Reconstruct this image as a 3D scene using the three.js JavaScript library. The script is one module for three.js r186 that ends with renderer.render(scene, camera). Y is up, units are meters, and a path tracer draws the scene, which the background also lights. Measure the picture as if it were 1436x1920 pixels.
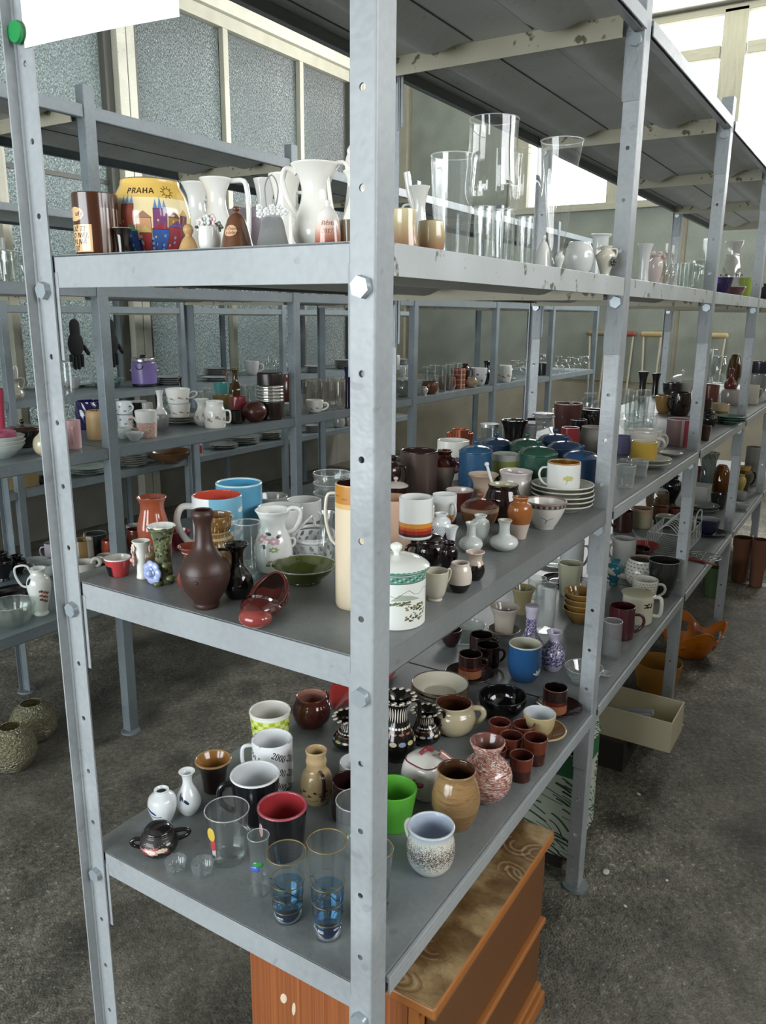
import * as THREE from 'three';
import { RoundedBoxGeometry } from 'three/addons/geometries/RoundedBoxGeometry.js';
import { mergeGeometries } from 'three/addons/utils/BufferGeometryUtils.js';
import { ImprovedNoise } from 'three/addons/math/ImprovedNoise.js';
import { RectAreaLightUniformsLib } from 'three/addons/lights/RectAreaLightUniformsLib.js';

// ---------- camera, sky, lights, exposure ----------
const scene = new THREE.Scene();
const camera = new THREE.PerspectiveCamera(65.356, 1436 / 1920, 0.05, 60);
camera.position.set(-0.7728, 1.4202, 0.4943);
{
  const U = new THREE.Vector3(0.1988, 0.9707, -0.1348), f = new THREE.Vector3(0.8238, -0.24, -0.5136);
  camera.up.copy(U); camera.lookAt(camera.position.clone().add(f));
}
const renderer = new THREE.WebGLRenderer({ antialias: true });
renderer.toneMapping = THREE.LinearToneMapping;
renderer.toneMappingExposure = 1.0;
renderer.shadowMap.enabled = true;
RectAreaLightUniformsLib.init();
scene.background = new THREE.Color(0.86, 0.94, 1.0); scene.backgroundIntensity = 9;
// the room: x -4.4..6.6, z -4..4.6, ceiling 3.8; daylight comes in through three bands of window
const RX0 = -4.4, RX1 = 6.6, RZ0 = -4.0, RZ1 = 4.6, RY = 3.8;
function windowLight(pos, target, w, h, color, power) {
  const l = new THREE.RectAreaLight(color, power, w, h);
  l.position.set(...pos); l.lookAt(...target); l.name = 'window_daylight'; scene.add(l);
}
windowLight([RX1 - 0.10, 3.05, -1.05], [0, 3.05, -1.05], 3.2, 1.3, 0xffffff, 22);       // far end wall, high band
windowLight([2.55, 2.85, RZ1 - 0.10], [2.55, 2.85, 0], 7.9, 1.6, 0xf8fbff, 7.5);          // long wall across the aisle
windowLight([RX0 + 0.10, 1.55, -1.6], [0, 1.55, -1.6], 4.0, 2.4, 0xe8f1f8, 8);         // wall behind the camera

// ---------- helpers ----------
const rnd = (() => { let s = 20240; return () => { s = (s * 1664525 + 1013904223) >>> 0; return s / 4294967296; }; })();
const noise = new ImprovedNoise();
const names = new Map();
function numbered(n) { const k = names.get(n) || 0; names.set(n, k + 1); return k ? n + '_' + String(k).padStart(3, '0') : n; }
function shade(m) { m.castShadow = true; m.receiveShadow = true; return m; }
function mesh(name, geo, mat, parent) { const m = shade(new THREE.Mesh(geo, mat)); m.name = parent ? name : numbered(name); (parent || scene).add(m); return m; }
function struct(name, geo, mat) { const m = shade(new THREE.Mesh(geo, mat)); m.name = name; m.userData.kind = 'structure'; scene.add(m); return m; }
function thing(name, label, category, p = [0, 0, 0], group) {
  const g = new THREE.Group(); g.name = numbered(name); g.position.set(p[0], p[1], p[2]); g.userData = { label, category };
  if (group) g.userData.group = group; scene.add(g); return g;
}
function box(x0, x1, y0, y1, z0, z1, r = 0) {
  const w = Math.abs(x1 - x0), h = Math.abs(y1 - y0), d = Math.abs(z1 - z0);
  const g = r ? new RoundedBoxGeometry(w, h, d, 2, Math.min(r, w / 2.01, h / 2.01, d / 2.01)) : new THREE.BoxGeometry(w, h, d);
  g.translate((x0 + x1) / 2, (y0 + y1) / 2, (z0 + z1) / 2); return g;
}
function merge(list) { return mergeGeometries(list.map((g) => { const q = g.index ? g.toNonIndexed() : g; for (const k of Object.keys(q.attributes)) if (!['position', 'normal', 'uv'].includes(k)) q.deleteAttribute(k); return q; })); }
// directions on the floor, as the aisle is walked: R to the right along it, F away
const RV = new THREE.Vector3(0.531, 0, 0.8474), FV = new THREE.Vector3(0.8474, 0, -0.531);
function dir(deg) { const a = deg * Math.PI / 180; return new THREE.Vector3().addScaledVector(RV, Math.cos(a)).addScaledVector(FV, Math.sin(a)).normalize(); }
// box uv in metres for large surfaces
function metreUV(g, s = 1) {
  const p = g.attributes.position, n = g.attributes.normal, u = g.attributes.uv;
  for (let i = 0; i < p.count; i++) {
    const ax = Math.abs(n.getX(i)), ay = Math.abs(n.getY(i)), az = Math.abs(n.getZ(i));
    if (ay > ax && ay > az) u.setXY(i, p.getX(i) * s, p.getZ(i) * s);
    else if (ax > az) u.setXY(i, p.getZ(i) * s, p.getY(i) * s);
    else u.setXY(i, p.getX(i) * s, p.getY(i) * s);
  }
  return g;
}
function tex(w, h, draw, srgb = true) {
  const c = document.createElement('canvas'); c.width = w; c.height = h; const g = c.getContext('2d'); draw(g, w, h); if (srgb) { g.globalCompositeOperation = 'saturation'; g.fillStyle = 'rgba(128,128,128,0.2)'; g.fillRect(0, 0, w, h); g.globalCompositeOperation = 'source-over'; }
  const t = new THREE.CanvasTexture(c); t.wrapS = t.wrapT = THREE.RepeatWrapping; if (srgb) t.colorSpace = THREE.SRGBColorSpace; return t;
}
// tiling noise value in 0..1
function tn(u, v, f, s) {
  const a = (x, y) => noise.noise(x * f, y * f, s * 7.31), X = u, Y = v;
  return 0.5 + 0.5 * (a(X, Y) * (1 - X) * (1 - Y) + a(X - 1, Y) * X * (1 - Y) + a(X, Y - 1) * (1 - X) * Y + a(X - 1, Y - 1) * X * Y) * 1.5;
}
function dataTex(n, fn, srgb = false) {
  const d = new Uint8Array(n * n * 4);
  for (let j = 0; j < n; j++) for (let i = 0; i < n; i++) { const c = fn(i / n, j / n), o = (j * n + i) * 4; d[o] = c[0]; d[o + 1] = c[1]; d[o + 2] = c[2]; d[o + 3] = 255; }
  const t = new THREE.DataTexture(d, n, n); t.wrapS = t.wrapT = THREE.RepeatWrapping; t.magFilter = THREE.LinearFilter; t.minFilter = THREE.LinearFilter;
  if (srgb) t.colorSpace = THREE.SRGBColorSpace; t.needsUpdate = true; return t;
}
function std(color, rough = 0.5, o = {}) { return new THREE.MeshPhysicalMaterial({ color, roughness: rough, ...o }); }
function mute(c) { const q = new THREE.Color(c), h = {}; q.getHSL(h); q.setHSL(h.h, h.s * 0.84, h.l * 0.96); return q; }
const glazes = new Map();
function glaze(c, rough = 0.16) { const k = c + '|' + rough; if (!glazes.has(k)) glazes.set(k, std(mute(c), rough, rough < 0.3 ? { clearcoat: 0.4, clearcoatRoughness: 0.06 } : {})); return glazes.get(k); }
const clear = (c) => { const q = new THREE.Color(c); return Math.min(q.r, q.g, q.b) > 0.55 ? q.lerp(new THREE.Color(1, 1, 1), 0.6) : q; };
const glasses = new Map();
function glassMat(c = 0xf4f8f6, rough = 0.02, t = 0.96) { t = 1 - (1 - t) * 0.3; const k = c + '|' + rough + '|' + t; if (!glasses.has(k)) glasses.set(k, new THREE.MeshPhysicalMaterial({ color: clear(c), roughness: rough, transmission: t, thickness: 0, ior: 1.65, side: THREE.DoubleSide })); return glasses.get(k); }

// ---------- turned vessels ----------
// a profile is a list of [radius, height] in parts of 100; 'c' profiles are smoothed
function smooth(pts, n) {
  const c = new THREE.CatmullRomCurve3(pts.map((p) => new THREE.Vector3(p[0], p[1], 0)), false, 'centripetal');
  return c.getPoints(n).map((v) => [Math.max(v.x, 0), v.y]);
}
function surf(rows, seg, mod) {     // rows of [r, y, v]; u = 0.5 looks down the aisle towards the visitor, u grows to the right
  const pos = [], uv = [], idx = [], N = seg + 1;
  for (const [r, y, v] of rows) for (let j = 0; j <= seg; j++) {
    const u = j / seg, a = (u - 0.5) * 2 * Math.PI, k = mod ? mod(u, v) : 1, s = Math.sin(a) * r * k, c = -Math.cos(a) * r * k;
    pos.push(RV.x * s + FV.x * c, y, RV.z * s + FV.z * c); uv.push(u, v);
  }
  for (let i = 0; i < rows.length - 1; i++) for (let j = 0; j < seg; j++) { const a = i * N + j, b = a + 1, c = a + N, d = c + 1; idx.push(a, c, b, b, c, d); }
  const g = new THREE.BufferGeometry();
  g.setAttribute('position', new THREE.Float32BufferAttribute(pos, 3)); g.setAttribute('uv', new THREE.Float32BufferAttribute(uv, 2)); g.setIndex(idx); g.computeVertexNormals();
  const n = g.attributes.normal;
  for (let i = 0; i < rows.length; i++) { const a = i * N, b = a + seg, x = n.getX(a) + n.getX(b), y = n.getY(a) + n.getY(b), z = n.getZ(a) + n.getZ(b), l = Math.hypot(x, y, z) || 1; n.setXYZ(a, x / l, y / l, z / l); n.setXYZ(b, x / l, y / l, z / l); }
  return g;
}
const PROF = {
  mug: { p: [[93, 0], [98, 2.5], [100, 8], [100, 100]] },
  mugtaper: { p: [[78, 0], [82, 3], [100, 100]] },
  cup: { c: 1, p: [[50, 0], [55, 1], [74, 14], [90, 45], [97, 75], [100, 100]] },
  cupfoot: { c: 1, p: [[55, 0], [56, 5], [52, 8], [70, 20], [90, 50], [97, 80], [100, 100]] },
  flare: { c: 1, p: [[58, 0], [60, 3], [66, 40], [78, 75], [100, 100]] },
  bell: { c: 1, p: [[100, 0], [98, 4], [88, 22], [70, 50], [50, 72], [28, 82], [14, 85], [16, 89], [22, 93], [18, 98], [0, 100]], solid: 1 },
  bowl: { c: 1, p: [[45, 0], [48, 6], [60, 22], [85, 62], [100, 100]] },
  bowlround: { c: 1, p: [[48, 0], [52, 4], [80, 30], [96, 65], [100, 100]] },
  pot: { c: 1, p: [[62, 0], [66, 2], [85, 18], [98, 42], [97, 62], [84, 82], [78, 92], [82, 100]] },
  potmug: { c: 1, p: [[66, 0], [70, 2], [90, 18], [100, 45], [97, 65], [90, 80], [90, 90], [96, 100]] },
  roundmug: { c: 1, p: [[60, 0], [65, 2], [90, 20], [100, 45], [94, 70], [82, 86], [82, 100]] },
  barrel: { c: 1, p: [[75, 0], [80, 2], [94, 20], [100, 50], [97, 80], [92, 100]] },
  globe: { c: 1, p: [[55, 0], [62, 2], [88, 22], [100, 52], [90, 80], [76, 94], [74, 100]] },
  vase: { c: 1, p: [[60, 0], [62, 2], [80, 15], [100, 42], [90, 62], [55, 78], [48, 86], [60, 96], [66, 100]] },
  vaselow: { c: 1, p: [[48, 0], [55, 2], [90, 12], [100, 26], [88, 42], [45, 55], [36, 65], [34, 85], [46, 97], [50, 100]] },
  squat: { c: 1, p: [[50, 0], [60, 2], [92, 14], [100, 27], [86, 40], [45, 52], [38, 60], [38, 88], [46, 96], [50, 100]] },
  longneck: { c: 1, p: [[48, 0], [52, 3], [50, 6], [82, 18], [100, 33], [90, 47], [58, 57], [40, 64], [34, 74], [33, 86], [42, 93], [46, 97], [40, 100]] },
  urn: { c: 1, p: [[50, 0], [54, 2], [46, 8], [52, 18], [80, 42], [100, 66], [86, 80], [55, 88], [50, 93], [66, 100]] },
  shoulder: { c: 1, p: [[58, 0], [60, 2], [72, 18], [94, 48], [100, 66], [88, 82], [60, 88], [54, 92], [66, 98], [68, 100]] },
  tulip: { c: 1, p: [[58, 0], [62, 2], [84, 14], [98, 34], [88, 56], [66, 74], [70, 88], [90, 100]] },
  flaretall: { c: 1, p: [[70, 0], [72, 3], [66, 10], [60, 40], [64, 70], [80, 88], [100, 100]] },
  ewer: { c: 1, p: [[58, 0], [62, 2], [92, 14], [100, 28], [84, 44], [60, 60], [50, 72], [54, 84], [74, 95], [88, 100]] },
  tumbler: { p: [[80, 0], [84, 2], [100, 100]] },
  straight: { p: [[96, 0], [99, 2], [100, 100]] },
  taper: { p: [[70, 0], [72, 2], [100, 100]] },
  shot: { c: 1, p: [[95, 0], [98, 5], [84, 18], [80, 30], [84, 60], [96, 100]] },
  plate: { c: 1, p: [[55, 0], [60, 6], [72, 42], [88, 75], [100, 100]] },
  saucer: { c: 1, p: [[45, 0], [50, 8], [70, 40], [100, 100]] },
  jar: { p: [[96, 0], [100, 3], [100, 100]] },
  wine: { c: 1, glass: 1, p: [[62, 0], [60, 1.2], [12, 4], [8, 8], [8, 38], [12, 44], [60, 52], [96, 68], [100, 80], [88, 100]] },
  flute: { c: 1, glass: 1, p: [[80, 0], [78, 1], [16, 3], [10, 6], [10, 34], [16, 38], [70, 52], [100, 72], [92, 100]] },
  snifter: { c: 1, glass: 1, p: [[60, 0], [58, 1.2], [14, 4], [12, 8], [14, 30], [34, 38], [88, 52], [100, 66], [98, 80], [92, 100]] },
  goblet: { c: 1, glass: 1, p: [[60, 0], [58, 1.2], [14, 4], [12, 10], [15, 36], [30, 42], [80, 47], [100, 55], [98, 68], [91, 84], [94, 100]] },
  pilsner: { c: 1, glass: 1, p: [[48, 0], [46, 1.5], [20, 5], [18, 9], [34, 20], [56, 45], [74, 72], [100, 100]] },
  ball: { c: 1, solid: 1, p: [[30, 0], [45, 3], [82, 20], [100, 50], [86, 78], [50, 95], [14, 100], [0, 100]] },
  tower: { p: [[92, 0], [96, 2], [96, 36], [100, 37], [100, 62], [94, 63], [94, 98], [88, 100]], solid: 1 },
  shade: { c: 1, p: [[60, 0], [72, 6], [100, 35], [96, 60], [70, 88], [46, 100]] },
};
function profile(kind, R, H, n = 26) {
  const k = typeof kind === 'string' ? PROF[kind] : kind, P = k.p.map(([a, b]) => [a * R / 100, b * H / 100]);
  return k.c ? smooth(P, n) : P;
}
function outerRows(P, H) { const rows = [[0.0004, 0, 0]]; rows.push([P[0][0] * 0.97, 0, 0]); for (const [r, y] of P) rows.push([r, y, Math.min(1, y / H)]); return rows; }
function innerRows(P, t, H, floor) {
  const rows = []; for (let i = P.length - 1; i >= 0; i--) if (P[i][1] > floor) rows.push([Math.max(P[i][0] - t, 0.0006), P[i][1], P[i][1] / H]);
  const r = rows.length ? rows[rows.length - 1][0] : P[0][0];
  const rf = Math.max(Math.min(r, radiusAt(P, floor) - t), 0.0006); rows.push([rf, floor, floor / H], [rf * 0.9, floor * 0.96, floor / H * 0.96], [0.0004, floor * 0.96, floor / H * 0.96]); return rows;
}
function tube(pts, r, seg = 24, rad = 8, closed = false, flat = 1) {
  const c = new THREE.CatmullRomCurve3(pts.map((p) => p.isVector3 ? p : new THREE.Vector3(...p)), closed, 'centripetal');
  return new THREE.TubeGeometry(c, seg, r, rad, closed);
}
function radiusAt(P, y) { for (let i = 0; i < P.length - 1; i++) if (y >= P[i][1] && y <= P[i + 1][1]) { const t = (y - P[i][1]) / (P[i + 1][1] - P[i][1] || 1); return P[i][0] + t * (P[i + 1][0] - P[i][0]); } return P[P.length - 1][0]; }
// handle: a = bearing (0 right, 90 away, 180 left, 270 near), y0/y1 heights in 0..1, out = reach / R, t = thickness / R, square = boxy corners
function handleGeo(P, R, H, h) {
  const d = dir(h.a ?? 0), y0 = (h.y0 ?? 0.22) * H, y1 = (h.y1 ?? 0.8) * H, out = (h.out ?? 0.62) * R, t = (h.t ?? 0.11) * R;
  const r0 = radiusAt(P, y0) - t * 0.6, r1 = radiusAt(P, y1) - t * 0.6, rm = Math.max(r0, r1);
  const at = (r, y) => d.clone().multiplyScalar(r).setY(y), dy = y1 - y0;
  let pts;
  if (h.kind === 'square') pts = [at(r1, y1), at(rm + out * 0.8, y1), at(rm + out, y1 - dy * 0.12), at(rm + out, y0 + dy * 0.12), at(rm + out * 0.8, y0), at(r0, y0)];
  else if (h.kind === 'scroll') pts = [at(r1, y1 - dy * 0.06), at(r1 + out * 0.25, y1), at(rm + out * 0.75, y1 + dy * 0.04), at(rm + out, y1 - dy * 0.2), at(rm + out * 0.75, y0 + dy * 0.45), at(r0 + out * 0.3, y0 + dy * 0.12), at(r0 + out * 0.05, y0), at(r0 + out * 0.3, y0 - dy * 0.06)];
  else if (h.kind === 'loop') pts = [at(r1, y1), at(r1 + out * 0.4, y1 + dy * 0.55), at(rm + out * 0.95, y1 + dy * 0.45), at(rm + out, y1 - dy * 0.1), at(r0 + out * 0.5, y0 + dy * 0.15), at(r0, y0)];
  else pts = [at(r1, y1), at(rm + out * 0.7, y1 - dy * 0.02), at(rm + out, y1 - dy * 0.28), at(rm + out * 0.9, y0 + dy * 0.4), at(rm * 0.3 + r0 * 0.7 + out * 0.4, y0 + dy * 0.08), at(r0, y0)];
  return tube(pts, t, 24, 8);
}
// V: one vessel. P = [x, y, z, radius, height]
function V(name, label, category, P, kind, color, o = {}) {
  const [x, y, z, R] = P, H = Math.max(P[4], kind === 'plate' || kind === 'saucer' ? 0.012 : 0.004), g = thing(name, label, category, [x, y, z], o.group);
  const K = typeof kind === 'string' ? PROF[kind] : kind, seg = o.seg || (R > 0.028 ? 40 : 28), pr = profile(K, R, H, o.n || 24);
  const isGlass = o.glass || K.glass;
  const mat = o.mat || (o.map ? std(0xffffff, o.rough ?? 0.18, { map: o.map, clearcoat: 0.4, clearcoatRoughness: 0.06 }) : isGlass ? glassMat(color, o.rough ?? 0.02, o.t ?? 0.95) : glaze(color, o.rough ?? 0.16));
  const t = o.wall ?? Math.min(0.0042, R * 0.11), floor = Math.min(H * 0.12, t * 2.2), rows = outerRows(pr, H);
  if (isGlass) {
    mesh('body', surf(rows, seg, o.mod), mat, g);
    if (K.p[0][1] === 0 && !K.glass) { const b = Math.min(H * (o.base ?? 0.09), 0.02); const ir = []; for (let i = pr.length - 1; i >= 0; i--) if (pr[i][1] > b) ir.push([pr[i][0] * 0.93, pr[i][1], 1]); ir.push([radiusAt(pr, b) * 0.9, b, 0], [0.0005, b * 0.9, 0]); mesh('inner_wall', surf(ir, seg, o.mod), o.mat2 || mat, g); }
    const top = pr[pr.length - 1]; if (!o.norim) mesh('rim', new THREE.TorusGeometry(top[0], Math.min(0.0011, R * 0.04), 6, seg).rotateX(Math.PI / 2).translate(0, top[1], 0), o.rim ? glaze(o.rim, 0.2) : glassMat(0xf0f4f2, 0.05, 0.2), g);
  } else if (K.solid) mesh('body', surf(rows, seg, o.mod), mat, g);
  else {
    const top = pr[pr.length - 1], rim = [[top[0] - t * 0.15, top[1] + t * 0.3, 1], [top[0] - t * 0.5, top[1] + t * 0.42, 1], [top[0] - t * 0.85, top[1] + t * 0.3, 1]];
    const inn = innerRows(pr, t, H, floor);
    if (o.inner !== undefined) {
      mesh('body', surf(rows.concat(rim.slice(0, 2)), seg, o.mod), mat, g);
      mesh('lining', surf([rim[1], rim[2]].concat(inn), seg, o.mod), typeof o.inner === 'number' ? glaze(o.inner, 0.16) : o.inner, g);
    } else mesh('body', surf(rows.concat(rim, inn.map(([r, yy, v]) => [r, yy, o.map ? 0.995 : v])), seg, o.mod), mat, g);
    if (o.rim) mesh('rim', new THREE.TorusGeometry(top[0] - t * 0.5, t * 0.62, 6, seg).rotateX(Math.PI / 2).translate(0, top[1] + t * 0.1, 0), glaze(o.rim, 0.16), g);
  }
  for (const h of [].concat(o.handle || [])) { const hm = h.color !== undefined ? glaze(h.color) : isGlass ? mat : o.map ? glaze(o.hc ?? color) : mat; mesh('handle', handleGeo(pr, R, H, h), hm, g); }
  if (o.spout) { const s = o.spout, d = dir(s.a), y0 = s.y0 * H, y1 = s.y1 * H, r0 = radiusAt(pr, y0) * 0.85, a = (r, yy) => d.clone().multiplyScalar(r).setY(yy);
    mesh('spout', tube([a(r0, y0), a(r0 + R * s.out * 0.5, y0 + (y1 - y0) * 0.35), a(r0 + R * s.out, y1)], R * (s.t || 0.14), 12, 8), s.color !== undefined ? glaze(s.color) : o.map ? glaze(o.hc ?? color) : mat, g); }
  if (o.lid) { const L = o.lid, top = pr[pr.length - 1], lr = top[0] * (L.over || 1.04), lh = R * (L.h ?? 0.35), y0 = top[1] + 0.0005;
    const lm = L.map ? std(0xffffff, 0.18, { map: L.map, clearcoat: 0.4 }) : glaze(L.color ?? color);
    const lp = smooth([[lr * 0.97, 0], [lr, lh * 0.12], [lr * 0.97, lh * 0.25], [lr * 0.7, lh * 0.72], [lr * 0.3, lh * 0.95], [0.0005, lh]], 14);
    const lid = mesh('lid', surf([[0.0005, 0, 0]].concat(lp.map(([r, yy]) => [r, yy, yy / lh])), seg), lm, g); lid.position.y = y0;
    if (L.knob !== 0) { const kr = R * (L.knob || 0.16), kp = smooth([[kr * 0.5, -kr * 0.3], [kr * 0.45, kr * 0.3], [kr, kr * 1.1], [kr * 0.9, kr * 1.7], [0.0004, kr * 2.1]], 10); const kk = mesh('knob', surf(kp.map(([r, yy]) => [r, yy, 0.5]), 20), L.knobColor !== undefined ? glaze(L.knobColor) : lm, lid); kk.position.y = lh; } }
  if (o.plus) o.plus(g, R, H, pr);
  if (o.rot) g.rotation.y = o.rot;
  if (o.tilt) { g.rotation.set(o.tilt[0], o.tilt[1] || 0, o.tilt[2] || 0); g.position.y += o.lift || 0; }
  return g;
}
const ORD = ['lowest', 'second from below', 'third from below', 'fourth from below', 'fifth from below', 'sixth from below'];
const nth = (k, n) => k === n - 1 ? 'topmost' : ORD[k];
// stacked plates or bowls: each its own thing
function stack(name, labels, category, P, n, kind, color, step, o = {}) {
  for (let i = 0; i < n; i++) V(name, typeof labels === 'string' ? labels : labels[i] || labels[labels.length - 1], category, [P[0] + (i % 2 ? 1 : -1) * (o.jit ?? 0.0012), P[1] + i * step, P[2] + (i % 3 - 1) * (o.jit ?? 0.0012), P[3] * (1 - i * 0.002), P[4]], kind, color, { wall: 0.003, ...o, group: o.group || (typeof labels === 'string' ? labels : undefined) });
}
function copyOf(o, name, label, x, y, z, s = 1) { const c = o.clone(); c.name = numbered(name); c.userData = { ...o.userData }; if (label) c.userData.label = label; c.position.set(x, y, z); c.scale.multiplyScalar(s); scene.add(c); return c; }
// a small flower of petals, all petals one part
function blossom(g, name, at, R, color, n = 6, face = 270) {
  const list = [], f = dir(face), up = new THREE.Vector3(0, 1, 0), rt = new THREE.Vector3().crossVectors(up, f);
  for (let k = 0; k < n; k++) { const a = k / n * 2 * Math.PI, s = new THREE.SphereGeometry(R * 0.55, 10, 8); s.scale(1, 1, 0.45); const m = new THREE.Matrix4().makeBasis(rt, up, f); s.applyMatrix4(m); const q = at.clone().addScaledVector(rt, Math.cos(a) * R * 0.62).addScaledVector(up, Math.sin(a) * R * 0.62); s.translate(q.x, q.y, q.z); list.push(s); }
  const c = new THREE.SphereGeometry(R * 0.42, 10, 8); const q = at.clone().addScaledVector(f, R * 0.25); c.translate(q.x, q.y, q.z); list.push(c);
  return mesh(name, merge(list), glaze(color, 0.25), g);
}
// ---------- surface textures (colour, grain and wear only) ----------
const concreteMap = dataTex(1024, (u, v) => {
  const a = tn(u, v, 5, 1), b = tn(u, v, 17, 2), c = tn(u, v, 70, 3), d = tn(u, v, 220, 4), st = Math.max(0, tn(u, v, 9, 9) - 0.56) * 2.2;
  let k = 0.52 + (a - 0.5) * 0.2 + (b - 0.5) * 0.2 + (c - 0.5) * 0.24 + (d - 0.5) * 0.3; const grit = tn(u, v, 130, 12) > 0.80 ? 0.24 : 0;
  k = k * (1 - st * 0.45) + grit; return [k * 238, k * 236, k * 226].map((x) => Math.max(14, Math.min(235, x)));
}, true);
const concreteBump = dataTex(1024, (u, v) => { const k = 0.5 + (tn(u, v, 60, 5) - 0.5) * 0.7 + (tn(u, v, 200, 6) - 0.5) * 0.6; const x = Math.max(0, Math.min(255, k * 255)); return [x, x, x]; });
const paintMap = dataTex(512, (u, v) => { const k = 0.90 + (tn(u, v, 6, 21) - 0.5) * 0.10 + (tn(u, v, 60, 22) - 0.5) * 0.07, s = tn(u, v, 26, 23) > 0.80 ? 0.93 : 1; return [k * s * 250, k * s * 252, k * s * 255].map((x) => Math.min(255, x)); }, true);
const paintBump = dataTex(512, (u, v) => { const k = 0.5 + (tn(u, v, 40, 24) - 0.5) * 0.5 + (tn(u, v, 110, 25) - 0.5) * 0.4, x = Math.max(0, Math.min(255, k * 255)); return [x, x, x]; });
const wornMap = dataTex(512, (u, v) => { const k = 0.88 + (tn(u, v, 8, 31) - 0.5) * 0.1, w = tn(u, v, 24, 33) + (tn(u, v, 90, 34) - 0.5) * 0.35; const c = w > 0.78 ? [120, 118, 110] : w > 0.72 ? [188, 188, 182] : [k * 250, k * 252, k * 252]; return c; }, true);
const spangleMap = dataTex(1024, (u, v) => { const a = tn(u, v, 90, 41), b = tn(u, v, 160, 42); const k = 0.66 + (a - 0.5) * 0.75 + (b > 0.70 ? 0.26 : 0); return [k * 204, k * 212, k * 208].map((x) => Math.max(30, Math.min(250, x))); }, true);
const spangleBump = dataTex(1024, (u, v) => { const k = 0.5 + (tn(u, v, 75, 43) - 0.5) * 1.1 + (tn(u, v, 190, 44) - 0.5) * 0.7, x = Math.max(0, Math.min(255, k * 255)); return [x, x, x]; });
const plasterMap = dataTex(512, (u, v) => { const k = 0.9 + (tn(u, v, 4, 51) - 0.5) * 0.16 + (tn(u, v, 50, 52) - 0.5) * 0.08; return [k * 250, k * 248, k * 240].map((x) => Math.min(255, x)); }, true);
const veneerMap = tex(512, 512, (g, w, h) => {
  g.fillStyle = '#9c4f1f'; g.fillRect(0, 0, w, h);
  for (let i = 0; i < 900; i++) { const x = rnd() * w, k = rnd(); g.strokeStyle = k > 0.5 ? 'rgba(120,48,14,' + (0.05 + rnd() * 0.16) + ')' : 'rgba(222,128,62,' + (0.04 + rnd() * 0.12) + ')'; g.lineWidth = 0.6 + rnd() * 2; g.beginPath(); g.moveTo(x, 0); g.bezierCurveTo(x + rnd() * 14 - 7, h * 0.3, x + rnd() * 14 - 7, h * 0.7, x + rnd() * 10 - 5, h); g.stroke(); }
});
const marbleMap = tex(1024, 512, (g, w, h) => {
  g.fillStyle = '#8a6a3e'; g.fillRect(0, 0, w, h);
  for (let i = 0; i < 2600; i++) { const x = rnd() * w, y = rnd() * h, s = tn(x / w, y / h, 4, 61); g.fillStyle = s > 0.5 ? 'rgba(206,178,122,0.10)' : 'rgba(86,52,22,0.10)'; g.beginPath(); g.ellipse(x, y, 6 + rnd() * 34, 4 + rnd() * 18, rnd() * 3, 0, 7); g.fill(); }
  for (let i = 0; i < 26; i++) { const x = rnd() * w, y = rnd() * h; for (let k = 0; k < 5; k++) { g.strokeStyle = k % 2 ? 'rgba(214,190,140,0.35)' : 'rgba(92,60,26,0.35)'; g.lineWidth = 3 + rnd() * 5; g.beginPath(); g.ellipse(x, y, 18 + k * 12, 12 + k * 9, i, 0.6, 4 + rnd()); g.stroke(); } }
});
for (const t of [paintMap, paintBump, wornMap, plasterMap]) t.repeat.set(1.6, 1.6);
concreteMap.repeat.set(0.8, 0.8); concreteBump.repeat.set(1.1, 1.1); spangleMap.repeat.set(1.25, 1.25); spangleBump.repeat.set(1.25, 1.25); 
const M = {
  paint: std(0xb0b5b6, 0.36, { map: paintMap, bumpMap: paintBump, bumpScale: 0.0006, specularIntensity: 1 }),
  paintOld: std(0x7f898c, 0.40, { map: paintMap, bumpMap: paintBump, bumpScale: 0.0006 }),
  shelf: std(0x8b8f8e, 0.42, { map: paintMap, bumpMap: paintBump, bumpScale: 0.0005 }),
  under: std(0xd0d0c8, 0.55, { map: paintMap }),
  worn: std(0xd5d9da, 0.34, { map: wornMap, bumpMap: paintBump, bumpScale: 0.0005 }),
  primer: std(0xcfc8b0, 0.6, { map: wornMap }),
  bolt: std(0x9aa4a9, 0.3, { metalness: 0.25 }),
  concrete: std(0xc8c5ba, 0.72, { map: concreteMap, bumpMap: concreteBump, bumpScale: 0.004 }),
  pane: std(0xdfe8e4, 0.93, { map: spangleMap, transmission: 0.9, thickness: 0, bumpMap: spangleBump, bumpScale: 0.004, side: THREE.DoubleSide }),
  wallGreen: std(0x99a19b, 0.6, { map: plasterMap }), wall: std(0x8f8f88, 0.8, { map: plasterMap }), ceiling: std(0xb9b9b2, 0.85, { map: plasterMap }), beige: std(0xb0aa9c, 0.8, { map: plasterMap }),
  frame: std(0xb9b59f, 0.5, { map: paintMap }), frameDark: std(0x4c4c45, 0.6), cream: std(0xcbc8b4, 0.5, { map: paintMap }),
  veneer: std(0xffffff, 0.38, { map: veneerMap, clearcoat: 0.2, clearcoatRoughness: 0.3 }), marble: std(0xffffff, 0.35, { map: marbleMap }), drawer: std(0x6a4424, 0.42), veneerEdge: std(0xa0642e, 0.4),
};
const glow = new THREE.MeshStandardMaterial({ color: 0xffffff, roughness: 0.6, emissive: 0xffffff, emissiveIntensity: 2.4 });

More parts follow.
